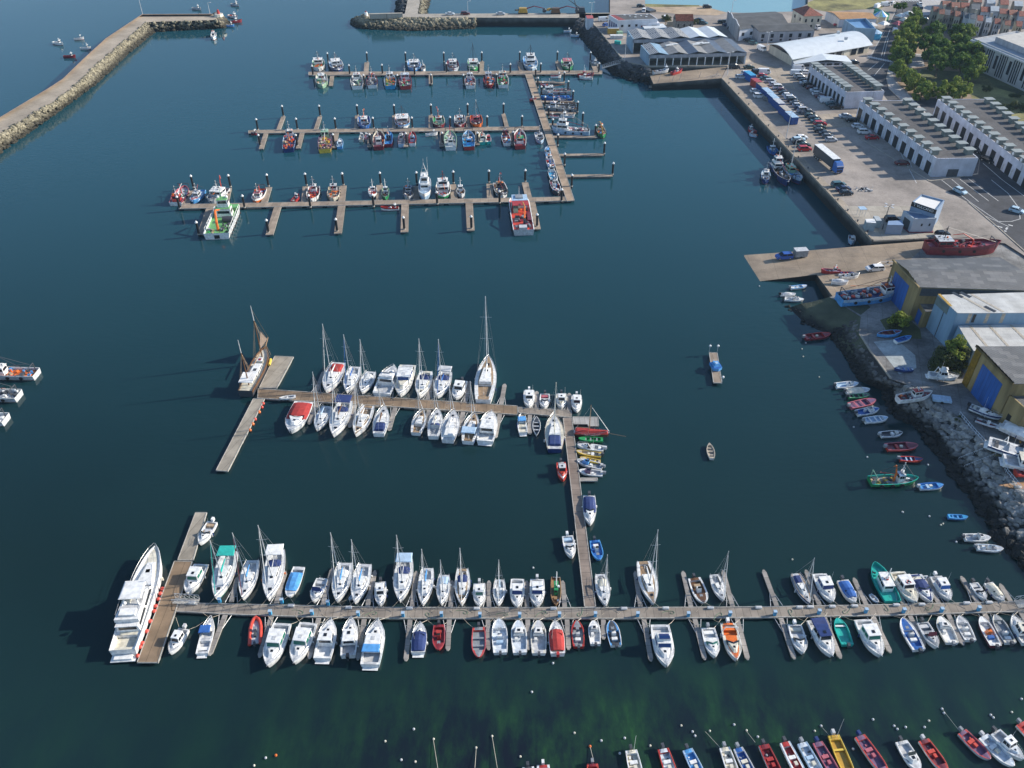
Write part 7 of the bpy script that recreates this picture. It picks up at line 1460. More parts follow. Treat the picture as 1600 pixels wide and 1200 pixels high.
for s in (-1,1):m.tube((-2.6,0,.5),(-1.2,s*.8,.5),.07,None,4,'lgrey');m.tube((-1.2,s*.8,.5),(2.6,s*.8,.5),.07,None,4,'lgrey')
m.tube((0,-.8,.5),(0,.8,.5),.06,None,4,'lgrey');m.build('frame',R)
for s in (-1,1):m=MB();m.tube((.8,s*.9,.3),(.8,s*1.1,.3),.3,None,10,'rubber');m.build('wheel',R)
WALLW=mat('white_render',(.66,.68,.72),.75,0,.10,.6,streak=True);WALLC=mat('cream_render',(.55,.50,.40),.8,0,.12,.6,streak=True);WALLG=mat('grey_render',(.36,.37,.40),.8,0,.14,.6,streak=True);STONE=mat('stone_wall',(.26,.24,.21),.9,0,.3,1.5,.5,3)
GRAV=ground_mat('gravel_roof',(.105,.10,.10),.15,.25,.2);DARKR=ground_mat('dark_roof',(.085,.09,.095),.2,.25,.1);TILE=mat('roof_tiles',(.27,.095,.065),.85,0,.3,1.2,.4,4);METR=mat('white_metal_roof',(.64,.68,.70),.4,0,.06,.4)
OCH=mat('ochre_render',(.33,.24,.105),.8,0,.30,.5,streak=True);RBLUE=mat('blue_shutter',(.025,.12,.40),.6,0,.2,1,streak=True);LBW=mat('pale_blue_cladding',(.23,.36,.48),.6,0,.14,.5,streak=True)
def corr_mat(name,c,scale=1.0,rot=0.0,c2=None,rough=.6):
    """ribbed sheet roofing: ribs as bump, repaired sheets as real colour patches"""
    m=bpy.data.materials.new(name);m.use_nodes=True;nt=m.node_tree;b=nt.nodes['Principled BSDF'];N=nt.nodes.new;L=nt.links.new;b.inputs['Roughness'].default_value=rough
    geo=N('ShaderNodeNewGeometry');mp=N('ShaderNodeMapping');mp.inputs['Rotation'].default_value=(0,0,rot);L(geo.outputs['Position'],mp.inputs[0])
    wv=N('ShaderNodeTexWave');wv.inputs['Scale'].default_value=scale;L(mp.outputs[0],wv.inputs['Vector'])
    bp=N('ShaderNodeBump');bp.inputs['Strength'].default_value=.5;bp.inputs['Distance'].default_value=.15;L(wv.outputs['Fac'],bp.inputs['Height']);L(bp.outputs['Normal'],b.inputs['Normal'])
    br=N('ShaderNodeTexBrick');br.inputs['Scale'].default_value=1;br.inputs['Brick Width'].default_value=2.2;br.inputs['Row Height'].default_value=1.3;br.inputs['Mortar Size'].default_value=.02;br.inputs['Bias'].default_value=-.55 if c2 else 0
    c2=c2 or [x*.9 for x in c];br.inputs['Color1'].default_value=(*c,1);br.inputs['Color2'].default_value=(*c2,1);br.inputs['Mortar'].default_value=(*[x*.7 for x in c],1);L(mp.outputs[0],br.inputs['Vector'])
    n=N('ShaderNodeTexNoise');n.inputs['Scale'].default_value=.35;n.inputs['Detail'].default_value=8;L(geo.outputs['Position'],n.inputs['Vector'])
    fr=N('ShaderNodeMapRange');fr.inputs[1].default_value=.3;fr.inputs[2].default_value=.7;fr.inputs[3].default_value=.78;fr.inputs[4].default_value=1.14;L(n.outputs['Fac'],fr.inputs[0])
    v=N('ShaderNodeMixRGB');v.blend_type='MULTIPLY';v.inputs[0].default_value=1;L(br.outputs['Color'],v.inputs[1]);L(fr.outputs[0],v.inputs[2]);L(v.outputs[0],b.inputs['Base Color']);return m
CORG=corr_mat('grey_corrugated_roof',(.095,.10,.108),1.2,.1,(.27,.265,.26));CORW=corr_mat('white_corrugated_roof',(.56,.56,.54),1.6,.1,(.50,.49,.45));RIB=corr_mat('ribbed_wall',(.62,.64,.72),2.2,0,None)
def local(ps,c):return [(p[0]-c[0],p[1]-c[1]) for p in ps]
class Bld:
    """a building from the four roof corners seen in the photo (far-left, near-left, near-right, far-right)"""
    def __init__(s,name,label,px,zt,zb=4.0,wall=None,roof=None,par=0.0,cat='building',group=None,skew=None):
        w_=[P(x,y,zt) for x,y in px];s.c=(sum(p[0] for p in w_)/len(w_),sum(p[1] for p in w_)/len(w_));s.p=local(w_,s.c);s.h=zt-zb;s.zb=zb
        s.R=root(name,label,cat,(s.c[0],s.c[1],zb),0,group);s.wall=wall or WALLW
        n=len(s.p);m=MB()
        m.prism(s.p,0,s.h-.05,s.wall);s.walls=m.build('wall',s.R)
        m=MB();m.prism(s.inset(.02),s.h-.05,s.h+.06,roof or GRAV);s.roof=m.build('roof',s.R)
        if par:
            m=MB()
            for i in range(n):
                a,b=s.p[i],s.p[(i+1) % n];dx,dy=b[0]-a[0],b[1]-a[1];l=hypot(dx,dy);nx,ny=-dy/l*.3*s.sg(),dx/l*.3*s.sg()
                m.prism([a,b,(b[0]+nx,b[1]+ny),(a[0]+nx,a[1]+ny)],s.h-.06,s.h+par,s.wall)
            m.build('parapet',s.R)
    def sg(s):
        a=sum(s.p[i][0]*s.p[(i+1) % len(s.p)][1]-s.p[(i+1) % len(s.p)][0]*s.p[i][1] for i in range(len(s.p)));return 1 if a > 0 else -1
    def inset(s,d):
        cx=sum(p[0] for p in s.p)/len(s.p);cy=sum(p[1] for p in s.p)/len(s.p);return [(cx+(p[0]-cx)*(1-d*.05),cy+(p[1]-cy)*(1-d*.05)) for p in s.p]
    def open(s,i,u0,u1,z0,z1,c='glass',name='window',out=.05,parent=None,dep=.06):
        a,b=s.p[i],s.p[(i+1) % len(s.p)];dx,dy=b[0]-a[0],b[1]-a[1];l=hypot(dx,dy);nx,ny=dy/l*s.sg(),-dx/l*s.sg()
        p,q=(a[0]+dx*u0,a[1]+dy*u0),(a[0]+dx*u1,a[1]+dy*u1);m=MB()
        m.prism([(p[0]+nx*out,p[1]+ny*out),(q[0]+nx*out,q[1]+ny*out),(q[0]-nx*dep,q[1]-ny*dep),(p[0]-nx*dep,p[1]-ny*dep)],z0,z1,c);return m.build(name,parent or s.R)
    def at(s,u,v):
        a,b,c,d=s.p;l=lp(a,b,u);r=lp(d,c,u);return lp(l,r,v)
VB=mat('vent_box',(.20,.22,.20),.7,0,.15,1);VL=mat('vent_lid',(.29,.32,.31),.6,0,.1,1)
def vent(b,u,v,an,left,k=0):
    x,y=b.at(u,v);m=MB();m.obox((x,y,b.h+.05),2.0,2.1,1.6,an,VB);o=m.build('roof_vent',b.R)
    m=MB();m.obox((x+.1,y,b.h+1.65),3.1,2.6,.13,an,VL);m.build('vent_lid',o)
    if left:
        m=MB();c_,s_=cos(an),sin(an);fx,fy=x-1.0*c_,y-1.0*s_;m.tube((fx,fy,b.h+.8),(fx-.08*c_,fy-.08*s_,b.h+.8),.55,None,12,'white');m.build('vent_light',o)
GS='long sheds with roof vents'
def shed(label,px,nl,nr,doors,us=(.03,.985),vis=None):
    b=Bld('vented_shed',label,px,9.75,4.0,RIB,GRAV,.18,group=GS)
    a,c=b.p[0],b.p[1];an=atan2(c[1]-a[1],c[0]-a[0])+pi/2
    for k in range(nl):vent(b,lerp(us[0],us[1],(k+.2)/(nl-.2)),.075,an,True)
    for k in range(nr):vent(b,lerp(us[0]+.02,us[1],(k+.2)/(nr-.2)),.88,an,False)
    for k in range(doors):
        u0,u1=(k+.14)/doors,(k+.66)/doors;b.open(0,u0,u1,.05,3.7,'black','door',.04);b.open(0,(k+.76)/doors,(k+.90)/doors,.1,2.6,'lgrey','side_door',.05)
    return b
sA=shed('white vented shed farthest away, beside the dark street',[(1265,104),(1323,145),(1382,143),(1325,102.5)],9,9,10)
sB=shed('white vented shed in the middle, with a dark doorway in its end wall',[(1343.6,157.6),(1463.5,248.6),(1529,247.8),(1418,157.4)],10,10,10)
sB.open(1,.36,.62,.0,2.4,'dgrey','door',.05)
sC=shed('white vented shed nearest to the park, cut by the right edge',[(1465,155.4),(1618,272),(1690,271),(1545,155.4)],13,13,13)
def arched():
    L0,L1,R1,R0=P(1198,70,7.2),P(1238,93,7.2),P(1364,70.5,7.2),P(1322,50,7.2)
    c=((L0[0]+R1[0])/2,(L0[1]+R1[1])/2);R=root('market_hall','large market hall with white arched metal roof','building',(c[0],c[1],4.0));q=local([L0,L1,R1,R0],c)
    m=MB();cx=sum(p[0] for p in q)/4;cy=sum(p[1] for p in q)/4;ins=[(cx+(x-cx)*.94,cy+(y-cy)*.92) for x,y in q];m.prism(ins,0,3.3,WALLC);m.build('wall',R)
    m=MB();n=12;rise=2.9
    for k in range(n):
        t0,t1=k/n,(k+1)/n;f=lambda t:rise*sin(pi*(t*.88+.06))-rise*sin(pi*.06)
        a,b,c2,d=lp(q[0],q[1],t0),lp(q[0],q[1],t1),lp(q[3],q[2],t1),lp(q[3],q[2],t0)
        top=[(a[0],a[1],3.3+f(t0)),(b[0],b[1],3.3+f(t1)),(c2[0],c2[1],3.3+f(t1)),(d[0],d[1],3.3+f(t0))]
        m.add(top+[(x,y,z-.22) for x,y,z in top],[(0,1,2,3),(7,6,5,4),(0,3,7,4),(1,5,6,2),(0,4,5,1),(3,2,6,7)],METR)
    m.build('roof',R)
    m=MB()
    for side in ((q[0],q[1],.04),(q[3],q[2],-.04)):
        A_,B_,o=side;dirx=(q[3][0]-q[0][0],q[3][1]-q[0][1]);l=hypot(*dirx);dirx=(dirx[0]/l*(1.6 if o > 0 else -1.6),dirx[1]/l*(1.6 if o > 0 else -1.6))
        pts=[(lp(A_,B_,.04+.92*k/10)[0]+dirx[0],lp(A_,B_,.04+.92*k/10)[1]+dirx[1],3.2+rise*sin(pi*((.04+.92*k/10)*.88+.06))-rise*sin(pi*.06)) for k in range(11)]
        vs=[(x,y,3.2) for x,y,z in pts]+pts
        for k in range(10):m.quad(vs[k],vs[k+1],vs[11+k+1],vs[11+k],'glass' if o > 0 else WALLG)
    m.build('gable',R)
    for k in range(9):
        t0=.06+k*.1;a,b=lp(ins[1],ins[2],t0),lp(ins[1],ins[2],t0+.07);m=MB();m.prism([a,b,(b[0]+.02,b[1]-.12),(a[0]+.02,a[1]-.12)],.3,2.9,'glass' if k % 3 else 'cream');m.build('window',R)
    p=lp(lp(q[0],q[3],.72),lp(q[1],q[2],.72),.45)
    m=MB();m.obox((p[0],p[1],6.4),1,1,1.1,.2,'lgrey');m.build('roof_vent',R)
    p=lp(lp(q[0],q[3],.72),lp(q[1],q[2],.72),.75);m=MB();m.obox((p[0],p[1],5.6),1,1,1.1,.2,'lgrey');m.build('roof_vent',R)
    a,b,c3,d=[((x-c[0]),(y-c[1])) for x,y,_ in (P(1236,91,6.2),P(1241,99.5,6.2),P(1331,96.5,6.2),P(1322,87,6.2))]
    m=MB();m.prism([a,b,c3,d],0,2.2,WALLG);m.build('front_hall',R)
    mb_,mt_=lp(b,c3,.55),lp(a,d,.55);m=MB();z=2.2
    m.quad((a[0],a[1],z),(b[0],b[1]-.6,z),(mb_[0],mb_[1]-.6,z+1.3),(mt_[0],mt_[1],z+1.3),METR);m.quad((mt_[0],mt_[1],z+1.3),(mb_[0],mb_[1]-.6,z+1.3),(c3[0],c3[1]-.6,z),(d[0],d[1],z),METR);m.quad((a[0],a[1],z),(mt_[0],mt_[1],z+1.3),(d[0],d[1],z),(d[0],d[1],z-.1),METR)
    m.build('front_roof',R)
    for k in range(7):t0=.05+k*.13;a_,b_=lp(b,c3,t0),lp(b,c3,t0+.09);m=MB();m.prism([a_,b_,(b_[0],b_[1]-.08),(a_[0],a_[1]-.08)],.9,1.9,'glass');m.build('window',R)
arched()
def gable(name,label,px,zt,rise,wall,roof,along=0,zb=4.0,eave=.3,group=None,cat='building',wins=None):
    """gabled building; px order FL, NL, NR, FR at eaves height zt; along 0: ridge runs left-right; 1: ridge runs far-near"""
    w_=[P(x,y,zt) for x,y in px];c=(sum(p[0] for p in w_)/4,sum(p[1] for p in w_)/4);q=local(w_,c);h=zt-zb
    b=Bld.__new__(Bld);b.p=q;b.h=h;b.zb=zb;b.c=c;b.R=root(name,label,cat,(c[0],c[1],zb),0,group);b.wall=wall
    m=MB();m.prism(q,0,h,wall)
    if along == 0:ra,rb=lp(q[0],q[1],.5),lp(q[3],q[2],.5);g=[(q[0],q[1],ra),(q[2],q[3],rb)]
    else:ra,rb=lp(q[0],q[3],.5),lp(q[1],q[2],.5);g=[(q[3],q[0],ra),(q[1],q[2],rb)]
    for A_,B_,C_ in g:m.add([(A_[0],A_[1],h),(B_[0],B_[1],h),(C_[0],C_[1],h+rise)],[(0,1,2),(2,1,0)],wall)
    m.build('wall',b.R);m=MB();e=eave
    def ex(p,r):d=(p[0]-r[0],p[1]-r[1]);l=hypot(*d) or 1;return (p[0]+d[0]/l*e,p[1]+d[1]/l*e,h-rise*e/l)
    if along == 0:sides=[(q[0],ra,rb,q[3]),(q[1],ra,rb,q[2])]
    else:sides=[(q[0],ra,rb,q[1]),(q[3],ra,rb,q[2])]
    for e0,r0,r1,e1 in sides:
        A_,D_=ex(e0,r0),ex(e1,r1);top=[(A_[0],A_[1],A_[2]+.12),(r0[0],r0[1],h+rise+.12),(r1[0],r1[1],h+rise+.12),(D_[0],D_[1],D_[2]+.12)]
        m.add(top+[(x,y,z-.12) for x,y,z in top],[(0,1,2,3),(3,2,1,0),(0,3,7,4),(0,4,5,1),(3,2,6,7)],roof)
    m.build('roof',b.R)
    for i,n,z0,z1,wd in (wins or []):
        for k in range(n):u=(k+.5)/n;b.open(i,u-wd/2,u+wd/2,z0,z1,'glass','window',.04)
    return b
b=gable('warehouse','long grey-roofed warehouse with curved white gable by the lagoon',[(1138,22),(1156,46),(1231,36),(1212,18.5)],9.0,1.3,WALLW,DARKR,wins=[(1,6,2.0,3.4,.05)])
m=MB();a_,c_=b.p[0],b.p[1];n=12;vs=[]
for k in range(n+1):
    t=k/n;pt=lp(a_,c_,t);vs.append((pt[0]-.25,pt[1],0));vs.append((pt[0]-.25,pt[1],b.h+1.3+.9*abs(sin(pi*t*2))**.6*(1 if .2 < t < .8 else .4)))
for k in range(n):m.quad(vs[2*k],vs[2*k+2],vs[2*k+3],vs[2*k+1],WALLW);m.add([(x-.3,y,z) for x,y,z in (vs[2*k],vs[2*k+2],vs[2*k+3],vs[2*k+1])],[(0,1,2,3),(3,2,1,0)],WALLW);m.quad(vs[2*k+1],vs[2*k+3],(vs[2*k+3][0]-.3,vs[2*k+3][1],vs[2*k+3][2]),(vs[2*k+1][0]-.3,vs[2*k+1][1],vs[2*k+1][2]),WALLW)
m.build('curved_gable',b.R)
b=gable('office_shed','grey walled shed with dark roof and paired windows',[(1165,37.5),(1186,49.5),(1273,47.5),(1247,36)],8.6,1.0,WALLG,DARKR,wins=[(1,6,1.9,3.5,.055),(1,6,.5,1.3,.04)])
def hip(name,label,px,zt,rise,wall,roof,zb=4.0,wins=(),group=None):
    b=Bld(name,label,px,zt,zb,wall,roof,group=group);q=b.p;m=MB();cx,cy=sum(p[0] for p in q)/4,sum(p[1] for p in q)/4;e=[(cx+(x-cx)*1.1,cy+(y-cy)*1.1) for x,y in q]
    l1,l2=hypot(q[0][0]-q[1][0],q[0][1]-q[1][1]),hypot(q[0][0]-q[3][0],q[0][1]-q[3][1])
    if l2 > l1:r0,r1=lp(lp(q[0],q[1],.5),(cx,cy),.75),lp(lp(q[3],q[2],.5),(cx,cy),.75);F_=[(e[0],e[1],r0),(e[2],e[3],r1)];S_=[(e[1],e[2],r1,r0),(e[3],e[0],r0,r1)]
    else:r0,r1=lp(lp(q[0],q[3],.5),(cx,cy),.75),lp(lp(q[1],q[2],.5),(cx,cy),.75);F_=[(e[3],e[0],r0),(e[1],e[2],r1)];S_=[(e[0],e[1],r1,r0),(e[2],e[3],r0,r1)]
    h=b.h
    for A_,B_,C_ in F_:m.add([(A_[0],A_[1],h),(B_[0],B_[1],h),(C_[0],C_[1],h+rise)],[(0,1,2)],roof)
    for A_,B_,C_,D_ in S_:m.add([(A_[0],A_[1],h),(B_[0],B_[1],h),(C_[0],C_[1],h+rise),(D_[0],D_[1],h+rise)],[(0,1,2,3)],roof)
    m.add([(x,y,h-.02) for x,y in e],[(0,1,2,3),(3,2,1,0)],wall);m.build('hip_roof',b.R)
    for i,n,z0,z1,wd in wins:
        for k in range(n):u=(k+.5)/n;b.open(i,u-wd/2,u+wd/2,z0,z1,'glass','window',.04)
    return b
hip('house','cream house with dark red hipped roof behind the office shed',[(1239.5,15),(1256,25),(1285,24),(1266,13)],10.0,2.6,WALLC,TILE,wins=[(1,3,3.2,4.6,.1),(0,2,3.2,4.6,.12),(1,3,.8,2,.1)])
gable('stone_house','small dark stone house with orange tiled roof',[(1052,27),(1056,32),(1084,32),(1080,27)],8.0,2.0,STONE,TILE,wins=[(1,3,1.2,2.4,.08)])
PAL['rust']=(.50,.26,.09)
RUST=corr_mat('rusty_sheet_roof',(.52,.28,.11),1.0,1.57,(.40,.23,.11))
b=gable('storehouse','long low storehouse with patchy rust orange roof',[(1291,18),(1312,30),(1370,29),(1352,19.5)],7.6,1.0,WALLW,RUST);b.open(1,.22,.30,0,3,'dgrey','door');b.open(1,.55,.63,0,3,'dgrey','door')
b=Bld('blue_hall','open blue walled hall with pale parapet behind the arched roof',[(1318,35),(1336,48),(1368,50),(1352,33)],8.4,4.0,LBW,mat('blue_floor_roof',(.14,.30,.52),.6,0,.1,.5),1.3)
R=root('kiosk','round kiosk with blue and white striped cone roof','kiosk',P(1373,34,4.0));m=MB();m.tube((0,0,0),(0,0,3.0),3.2,None,12,WALLC);m.build('wall',R);m=MB()
for k in range(12):a,c_=2*pi*k/12,2*pi*(k+1)/12;m.add([(3.6*cos(a),3.6*sin(a),2.9),(3.6*cos(c_),3.6*sin(c_),2.9),(0,0,5.3)],[(0,1,2)],('sky','white','pgreen')[k % 3])
m.build('cone_roof',R)
R=root('carousel','blue and white fairground booth at the street corner','booth',P(1366,60,4.0));m=MB();m.tube((0,0,0),(0,0,2.6),2.6,None,10,'cyan');m.build('wall',R);m=MB();m.tube((0,0,2.6),(0,0,3.8),2.9,.3,10,'lblue');m.build('roof',R)
R=gable('striped_shed','long narrow shed with green and white striped roof',[(1366,15.5),(1386,24.5),(1390,23),(1371,14)],6.8,.7,mat('green_wall',(.02,.22,.12),.6),mat('green_sheet',(.10,.42,.20),.6,0,.2,1),1).R
for k,(x,y,c_) in enumerate([(1406,32.5,'white'),(1401,45,'pink'),(1418,29,'white'),(1412,39,'cream'),(1360,47,'lgrey'),(1379,45,'white')],1):
    R=root('market_tent',f'{ORD[k]} market tent among the far street stalls, counted from the top row left','tent',P(x,y,4.0),.5,'market tents on the far street');m=MB();m.frus(-2.2,2.2,1.9,1.9,2.2,3.3,1.5,1.5,1.3,'c_'+c_);m.build('tent_roof',R);m=MB()
    for sx in (-1,1):
        for sy in (-1,1):m.tube((sx*2,sy*1.7,0),(sx*2,sy*1.7,2.3),.05,None,4,'lgrey',False)
    m.build('frame',R)
b=Bld('hall','white hall with dark roof and red painted corner by the mole',[(951,23.5),(966,32.5),(1027.5,30),(1016,22)],9.4,4.0,WALLW,DARKR,.15)
q=[b.at(u,v) for u,v in ((.02,.02),(.98,.02),(.98,.2),(.02,.14))];m=MB();m.prism(q,b.h+.07,b.h+.09,mat('red_roof_paint',(.28,.06,.06),.8,0,.3,1));m.build('painted_roof_corner',b.R)
for k in range(4):b.open(0,.1+k*.22,.24+k*.22,.2,3.6,'navy','door',.05)
for k in range(5):b.open(1,.08+k*.18,.14+k*.18,2.6,3.6,'glass','window',.05)
for k in range(7):x,y=b.at(.15+.2*(k % 3),.35+.09*k);m=MB();m.obox((x,y,b.h+.06),.9,.6,.25,0,'white');m.build('roof_light',b.R)
b=Bld('annex','low white annex with red and grey windows beside the dark-roofed hall',[(996,31.5),(1000,37),(1031,36.5),(1026,31)],7.8,4.0,WALLW,WALLW,.1);b.open(1,.06,.32,2.2,3.0,'dred');b.open(1,.6,.86,2.2,3.0,'dgrey')
b=Bld('annex','pale blue container-like annex next to the crates',[(1002,38.5),(1007,45),(1042,43),(1036,37)],6.8,4.0,LBW,METR)
SL=mat('slat_white',(.62,.62,.60),.6,0,.08,2)
def sawtooth(label,px,zt,zb,pitch,nb,slat=(0,1),left='lblue',wall=WALLW,cols=8,bays=None):
    w_=[P(x,y,zt) for x,y in px];c=(sum(p[0] for p in w_)/4,sum(p[1] for p in w_)/4);q=local(w_,c);h=zt-zb;R=root('fish_hall',label,'building',(c[0],c[1],zb),0)
    at=lambda u,v:lp(lp(q[0],q[1],u),lp(q[3],q[2],u),v)
    m=MB()
    a0,a1,b0,b1=at(0,.005),at(1,.005),at(1,.995),at(0,.995)
    m.prism([at(0,0),at(1,0),at(1,.01),at(0,.01)],0,h+.2,LBW if left else wall);m.prism([at(0,0),at(.04,0),at(.04,1),at(0,1)],0,h-.25,wall);m.prism([at(0,.99),at(1,.99),at(1,1),at(0,1)],0,h-.25,wall);m.build('wall',R)
    m=MB();m.prism([at(.97,0),at(1,0),at(1,1),at(.97,1)],h-1.4,h-.1,WALLG);m.build('fascia',R)
    m=MB();m.prism([at(.45,.012),at(.5,.012),at(.5,.985),at(.45,.985)],0,h-.5,mat('inner_wall',(.20,.21,.20),.8,0,.3,.5));m.build('inner_wall',R)
    for k in range(cols+1):x,y=at(.985,min(.992,.008+k/cols*.985));m=MB();m.obox((x,y,0),.4,.4,h-1.4,0,'white');m.build('column',R)
    for k in range(nb):
        v0,v1=k/nb,(k+1)/nb;vm=(v0+v1)/2;ty=bays[k] if bays else 'DARK'
        for va,vb,za,zb_ in ((v0,vm,0,pitch),(vm,v1,pitch,0)):
            m=MB();A_,B_,C_,D_=at(0,va),at(1,va),at(1,vb),at(0,vb);top=[(A_[0],A_[1],h+za),(B_[0],B_[1],h+za),(C_[0],C_[1],h+zb_),(D_[0],D_[1],h+zb_)]
            mt={'S':mat('slat_gap',(.10,.12,.15),.7),'W':METR,'B':LBW,'G':mat('grey_sheet_roof',(.25,.25,.245),.7,0,.15,.6),'D':mat('dark_sheet_roof',(.08,.11,.16),.6,0,.15,.6)}[ty[0] if va == v0 else ty[-1]]
            m.add(top+[(x,y,z-.15) for x,y,z in top],[(0,1,2,3),(7,6,5,4),(0,4,5,1),(1,5,6,2),(2,6,7,3),(3,7,4,0)],mt)
            if (ty[0] if va == v0 else ty[-1]) == 'S':
                for j in range(7):
                    va2,vb2=lerp(va,vb,(j+.1)/7),lerp(va,vb,(j+.52)/7);z2=lambda v:h+lerp(za,zb_,(v-va)/(vb-va))+.06
                    for u0,u1 in ((0,.46),(.54,1)) if j % 2 else ((0,1),):m.quad((*at(u0,va2),z2(va2)),(*at(u1,va2),z2(va2)),(*at(u1,vb2),z2(vb2)),(*at(u0,vb2),z2(vb2)),SL)
            m.build('roof_bay',R)
    return R,at,h
sawtooth('long hall with white slatted sawtooth roof and pale right half',[(980,48),(989,62),(1137,58),(1116,43)],9.6,4.0,.9,5,bays=['SS','SS','SS','WW','WW'],cols=9)
R,at,h=sawtooth('long open-fronted fish hall with grey folded roof facing the harbour',[(1001,71),(1014,86),(1167,82),(1143,61)],8.6,4.0,.9,5,bays=['SB','GG','DG','GD','GD'],cols=12)
for u,v,a_ in ((.35,.27,.4),(.3,.32,.2),(.3,.6,.3),(.35,.66,.3),(.4,.55,.3)):x,y=at(u,v);m=MB();m.obox((x,y,h+.75),3.4,.9,.35,a_,'white');m.build('roof_duct',R)
for k,(x,y,sx,sy,hz,c_,an,lb) in enumerate([(961,45,3,2,1.8,'tan',0,'stack of brown crates left of the twin brown stack'),(971,44.5,5,2,2.2,'ochre',0,'long brown crate stack behind the yellow one'),(975.5,45,2.6,2,2.2,'tan',0,'brown crate stack with dark gap beside the long one'),(983.5,45,3,2,1.7,'pink',0,'pinkish crate stack near the slatted hall corner'),(957.5,52,5,2.6,2.4,'ochre',.05,'yellow ochre crate stack with white top'),(963,60,5.5,2,1.4,'lgrey',.0,'white slatted rack below the yellow crates'),(968,55,2.4,2,1.6,'pgreen',.3,'pale green crate beside the rack'),(1046,40,2.6,2,2,'sand',0,'small pink and white crate beside the stone house'),(1043,33,2.4,2,1.5,'ochre',0,'yellow crates stacked under the stone house trees'),(965,68.5,2.6,1.6,1.2,'teal',-.5,'dark green bin on the shaded quay'),(1014,17.5,6,4,.9,'dgrey',-1,'heap of black nets beside the white car')]):
    p=P(x,y,4.0);R=root('crate_stack',lb,'crates',(p[0],p[1],4.02),an,'crates and gear behind the fish halls')
    for j in range(2):
        m=MB();m.box(-sx/2+.02*j,sx/2-.02*j,-sy/2,sy/2,hz*j/2+.02*j,hz*(j+1)/2,c_);m.build('crate',R)
    m=MB();m.box(-sx/2-.05,sx/2+.05,-sy/2-.05,sy/2+.05,hz,hz+.06,'white' if k in (4,5,3) else c_);m.build('lid',R)
b=Bld('civic_building','pale civic building with tall dark window bays and flat roof',[(1521,62),(1680,128),(1760,110),(1588,50)],14,4.0,mat('civic_stone',(.50,.50,.50),.7,0,.1,.4),mat('civic_roof',(.34,.37,.40),.7,0,.1,.4),.5)
q=[b.at(u,v) for u,v in ((.12,.22),(.62,.22),(.62,.85),(.12,.85))];m=MB();m.prism(q,b.h+.07,b.h+2.2,WALLG,mat('civic_light_roof',(.50,.48,.44),.8,0,.1,.5));m.build('roof_block',b.R)
for k in range(7):
    u=.03+k*.14;b.open(0,u,u+.075,.8,9.0,'glass','window',.03);b.open(0,u+.10,u+.125,3,8,'glass','window',.03)
    for j in range(3):b.open(0,u+.016+j*.022,u+.022+j*.022,.8,9.2,'lgrey','mullion',.25)
m=MB();a_,c_=b.p[0],b.p[1];m.prism([(a_[0]-1.2,a_[1]),(c_[0]-1.2,c_[1]),c_,a_],b.h-.5,b.h+.1,'lgrey');m.build('cornice',b.R)
HC=[mat('house_%d' % k,c_,.85,0,.15,.5) for k,c_ in enumerate([(.30,.28,.24),(.42,.38,.28),(.48,.44,.36),(.30,.21,.15),(.52,.54,.56),(.45,.47,.50),(.55,.56,.58),(.33,.30,.27)])]
TL2=mat('old_roof_tiles',(.27,.12,.08),.9,0,.3,1,.4,4);SLT=mat('grey_slate',(.13,.14,.15),.8,0,.2,1);SHT=mat('pale_sheet',(.40,.44,.47),.6,0,.1,.6)
hs=[(1460,15,11,0,TL2,'grey stone-faced house, leftmost in the terrace'),(1469,18.5,11.5,1,TL2,'tall buff house, second from the left in the terrace'),(1478,20,11,7,SLT,'brown-grey house with slate roof, third in the terrace'),(1486.5,21,10.5,1,TL2,'sand coloured house, fourth in the terrace'),(1494,22.5,11,2,TL2,'cream house with dark windows, fifth in the terrace'),(1501.5,23.5,10.5,3,SLT,'narrow brown house in the middle of the terrace'),(1509,25,11.5,4,SLT,'white house with balconies, seventh in the terrace'),(1518,26,12.5,6,SLT,'tall white gabled house with dark slate roof'),
      (1529,29,10.5,5,TILE,'pale house with bright red tiled roof'),(1542,31.5,10,4,SHT,'white-blue house with pale sheet roof'),(1556,34,10,5,TILE,'wide pale house with red ridge roof'),(1572,36,11,2,TL2,'beige house behind the civic building'),(1590,38,10,1,TILE,'ochre house with low red roof near the right edge'),(1610,41,10.5,2,TL2,'beige house at the right edge behind the civic building')]
for k,(x,y,ht,c_,rf,lb) in enumerate(hs):
    w2=4.4+.05*k;zt=ht;px=[(x-w2*.9,y-5),(x-w2*.8+2,y+2.6),(x+w2+2.3,y+3.9),(x+w2+.8,y-4)]
    b=gable('terraced_house',lb,px,zt,1.1,HC[c_],rf,0,group='terraced houses beyond the park')
    for fl in range(2):
        for j in range(2):b.open(1,.18+.40*j,.36+.40*j,1.2+2.7*fl,2.7+2.7*fl,'glass','window',.05)
    if k % 2:p0=lp(b.p[0],b.p[2],.5);m=MB();m.obox((p0[0]+1,p0[1],b.h+1),.9,.7,1.9,0,'sand');m.build('chimney',b.R)
hs2=[(1478,6,10,7,TL2),(1492,8,10.5,3,TL2),(1507,8.5,10,2,TILE),(1523,11,11,0,SLT),(1538,15,10,5,TILE),(1553,14,10.5,4,SHT),(1567,18,10,2,TILE),(1582,20,10,7,TL2),(1597,22,10.5,5,TILE),(1486,-4,10,2,TL2),(1505,-3,10.5,1,TILE),(1526,0,10,7,TL2),(1547,2,10,4,SHT),(1568,4,10.5,2,TILE),(1590,6,10,0,SHT),(1612,9,10,2,TILE),(1615,25,10,5,TL2)]
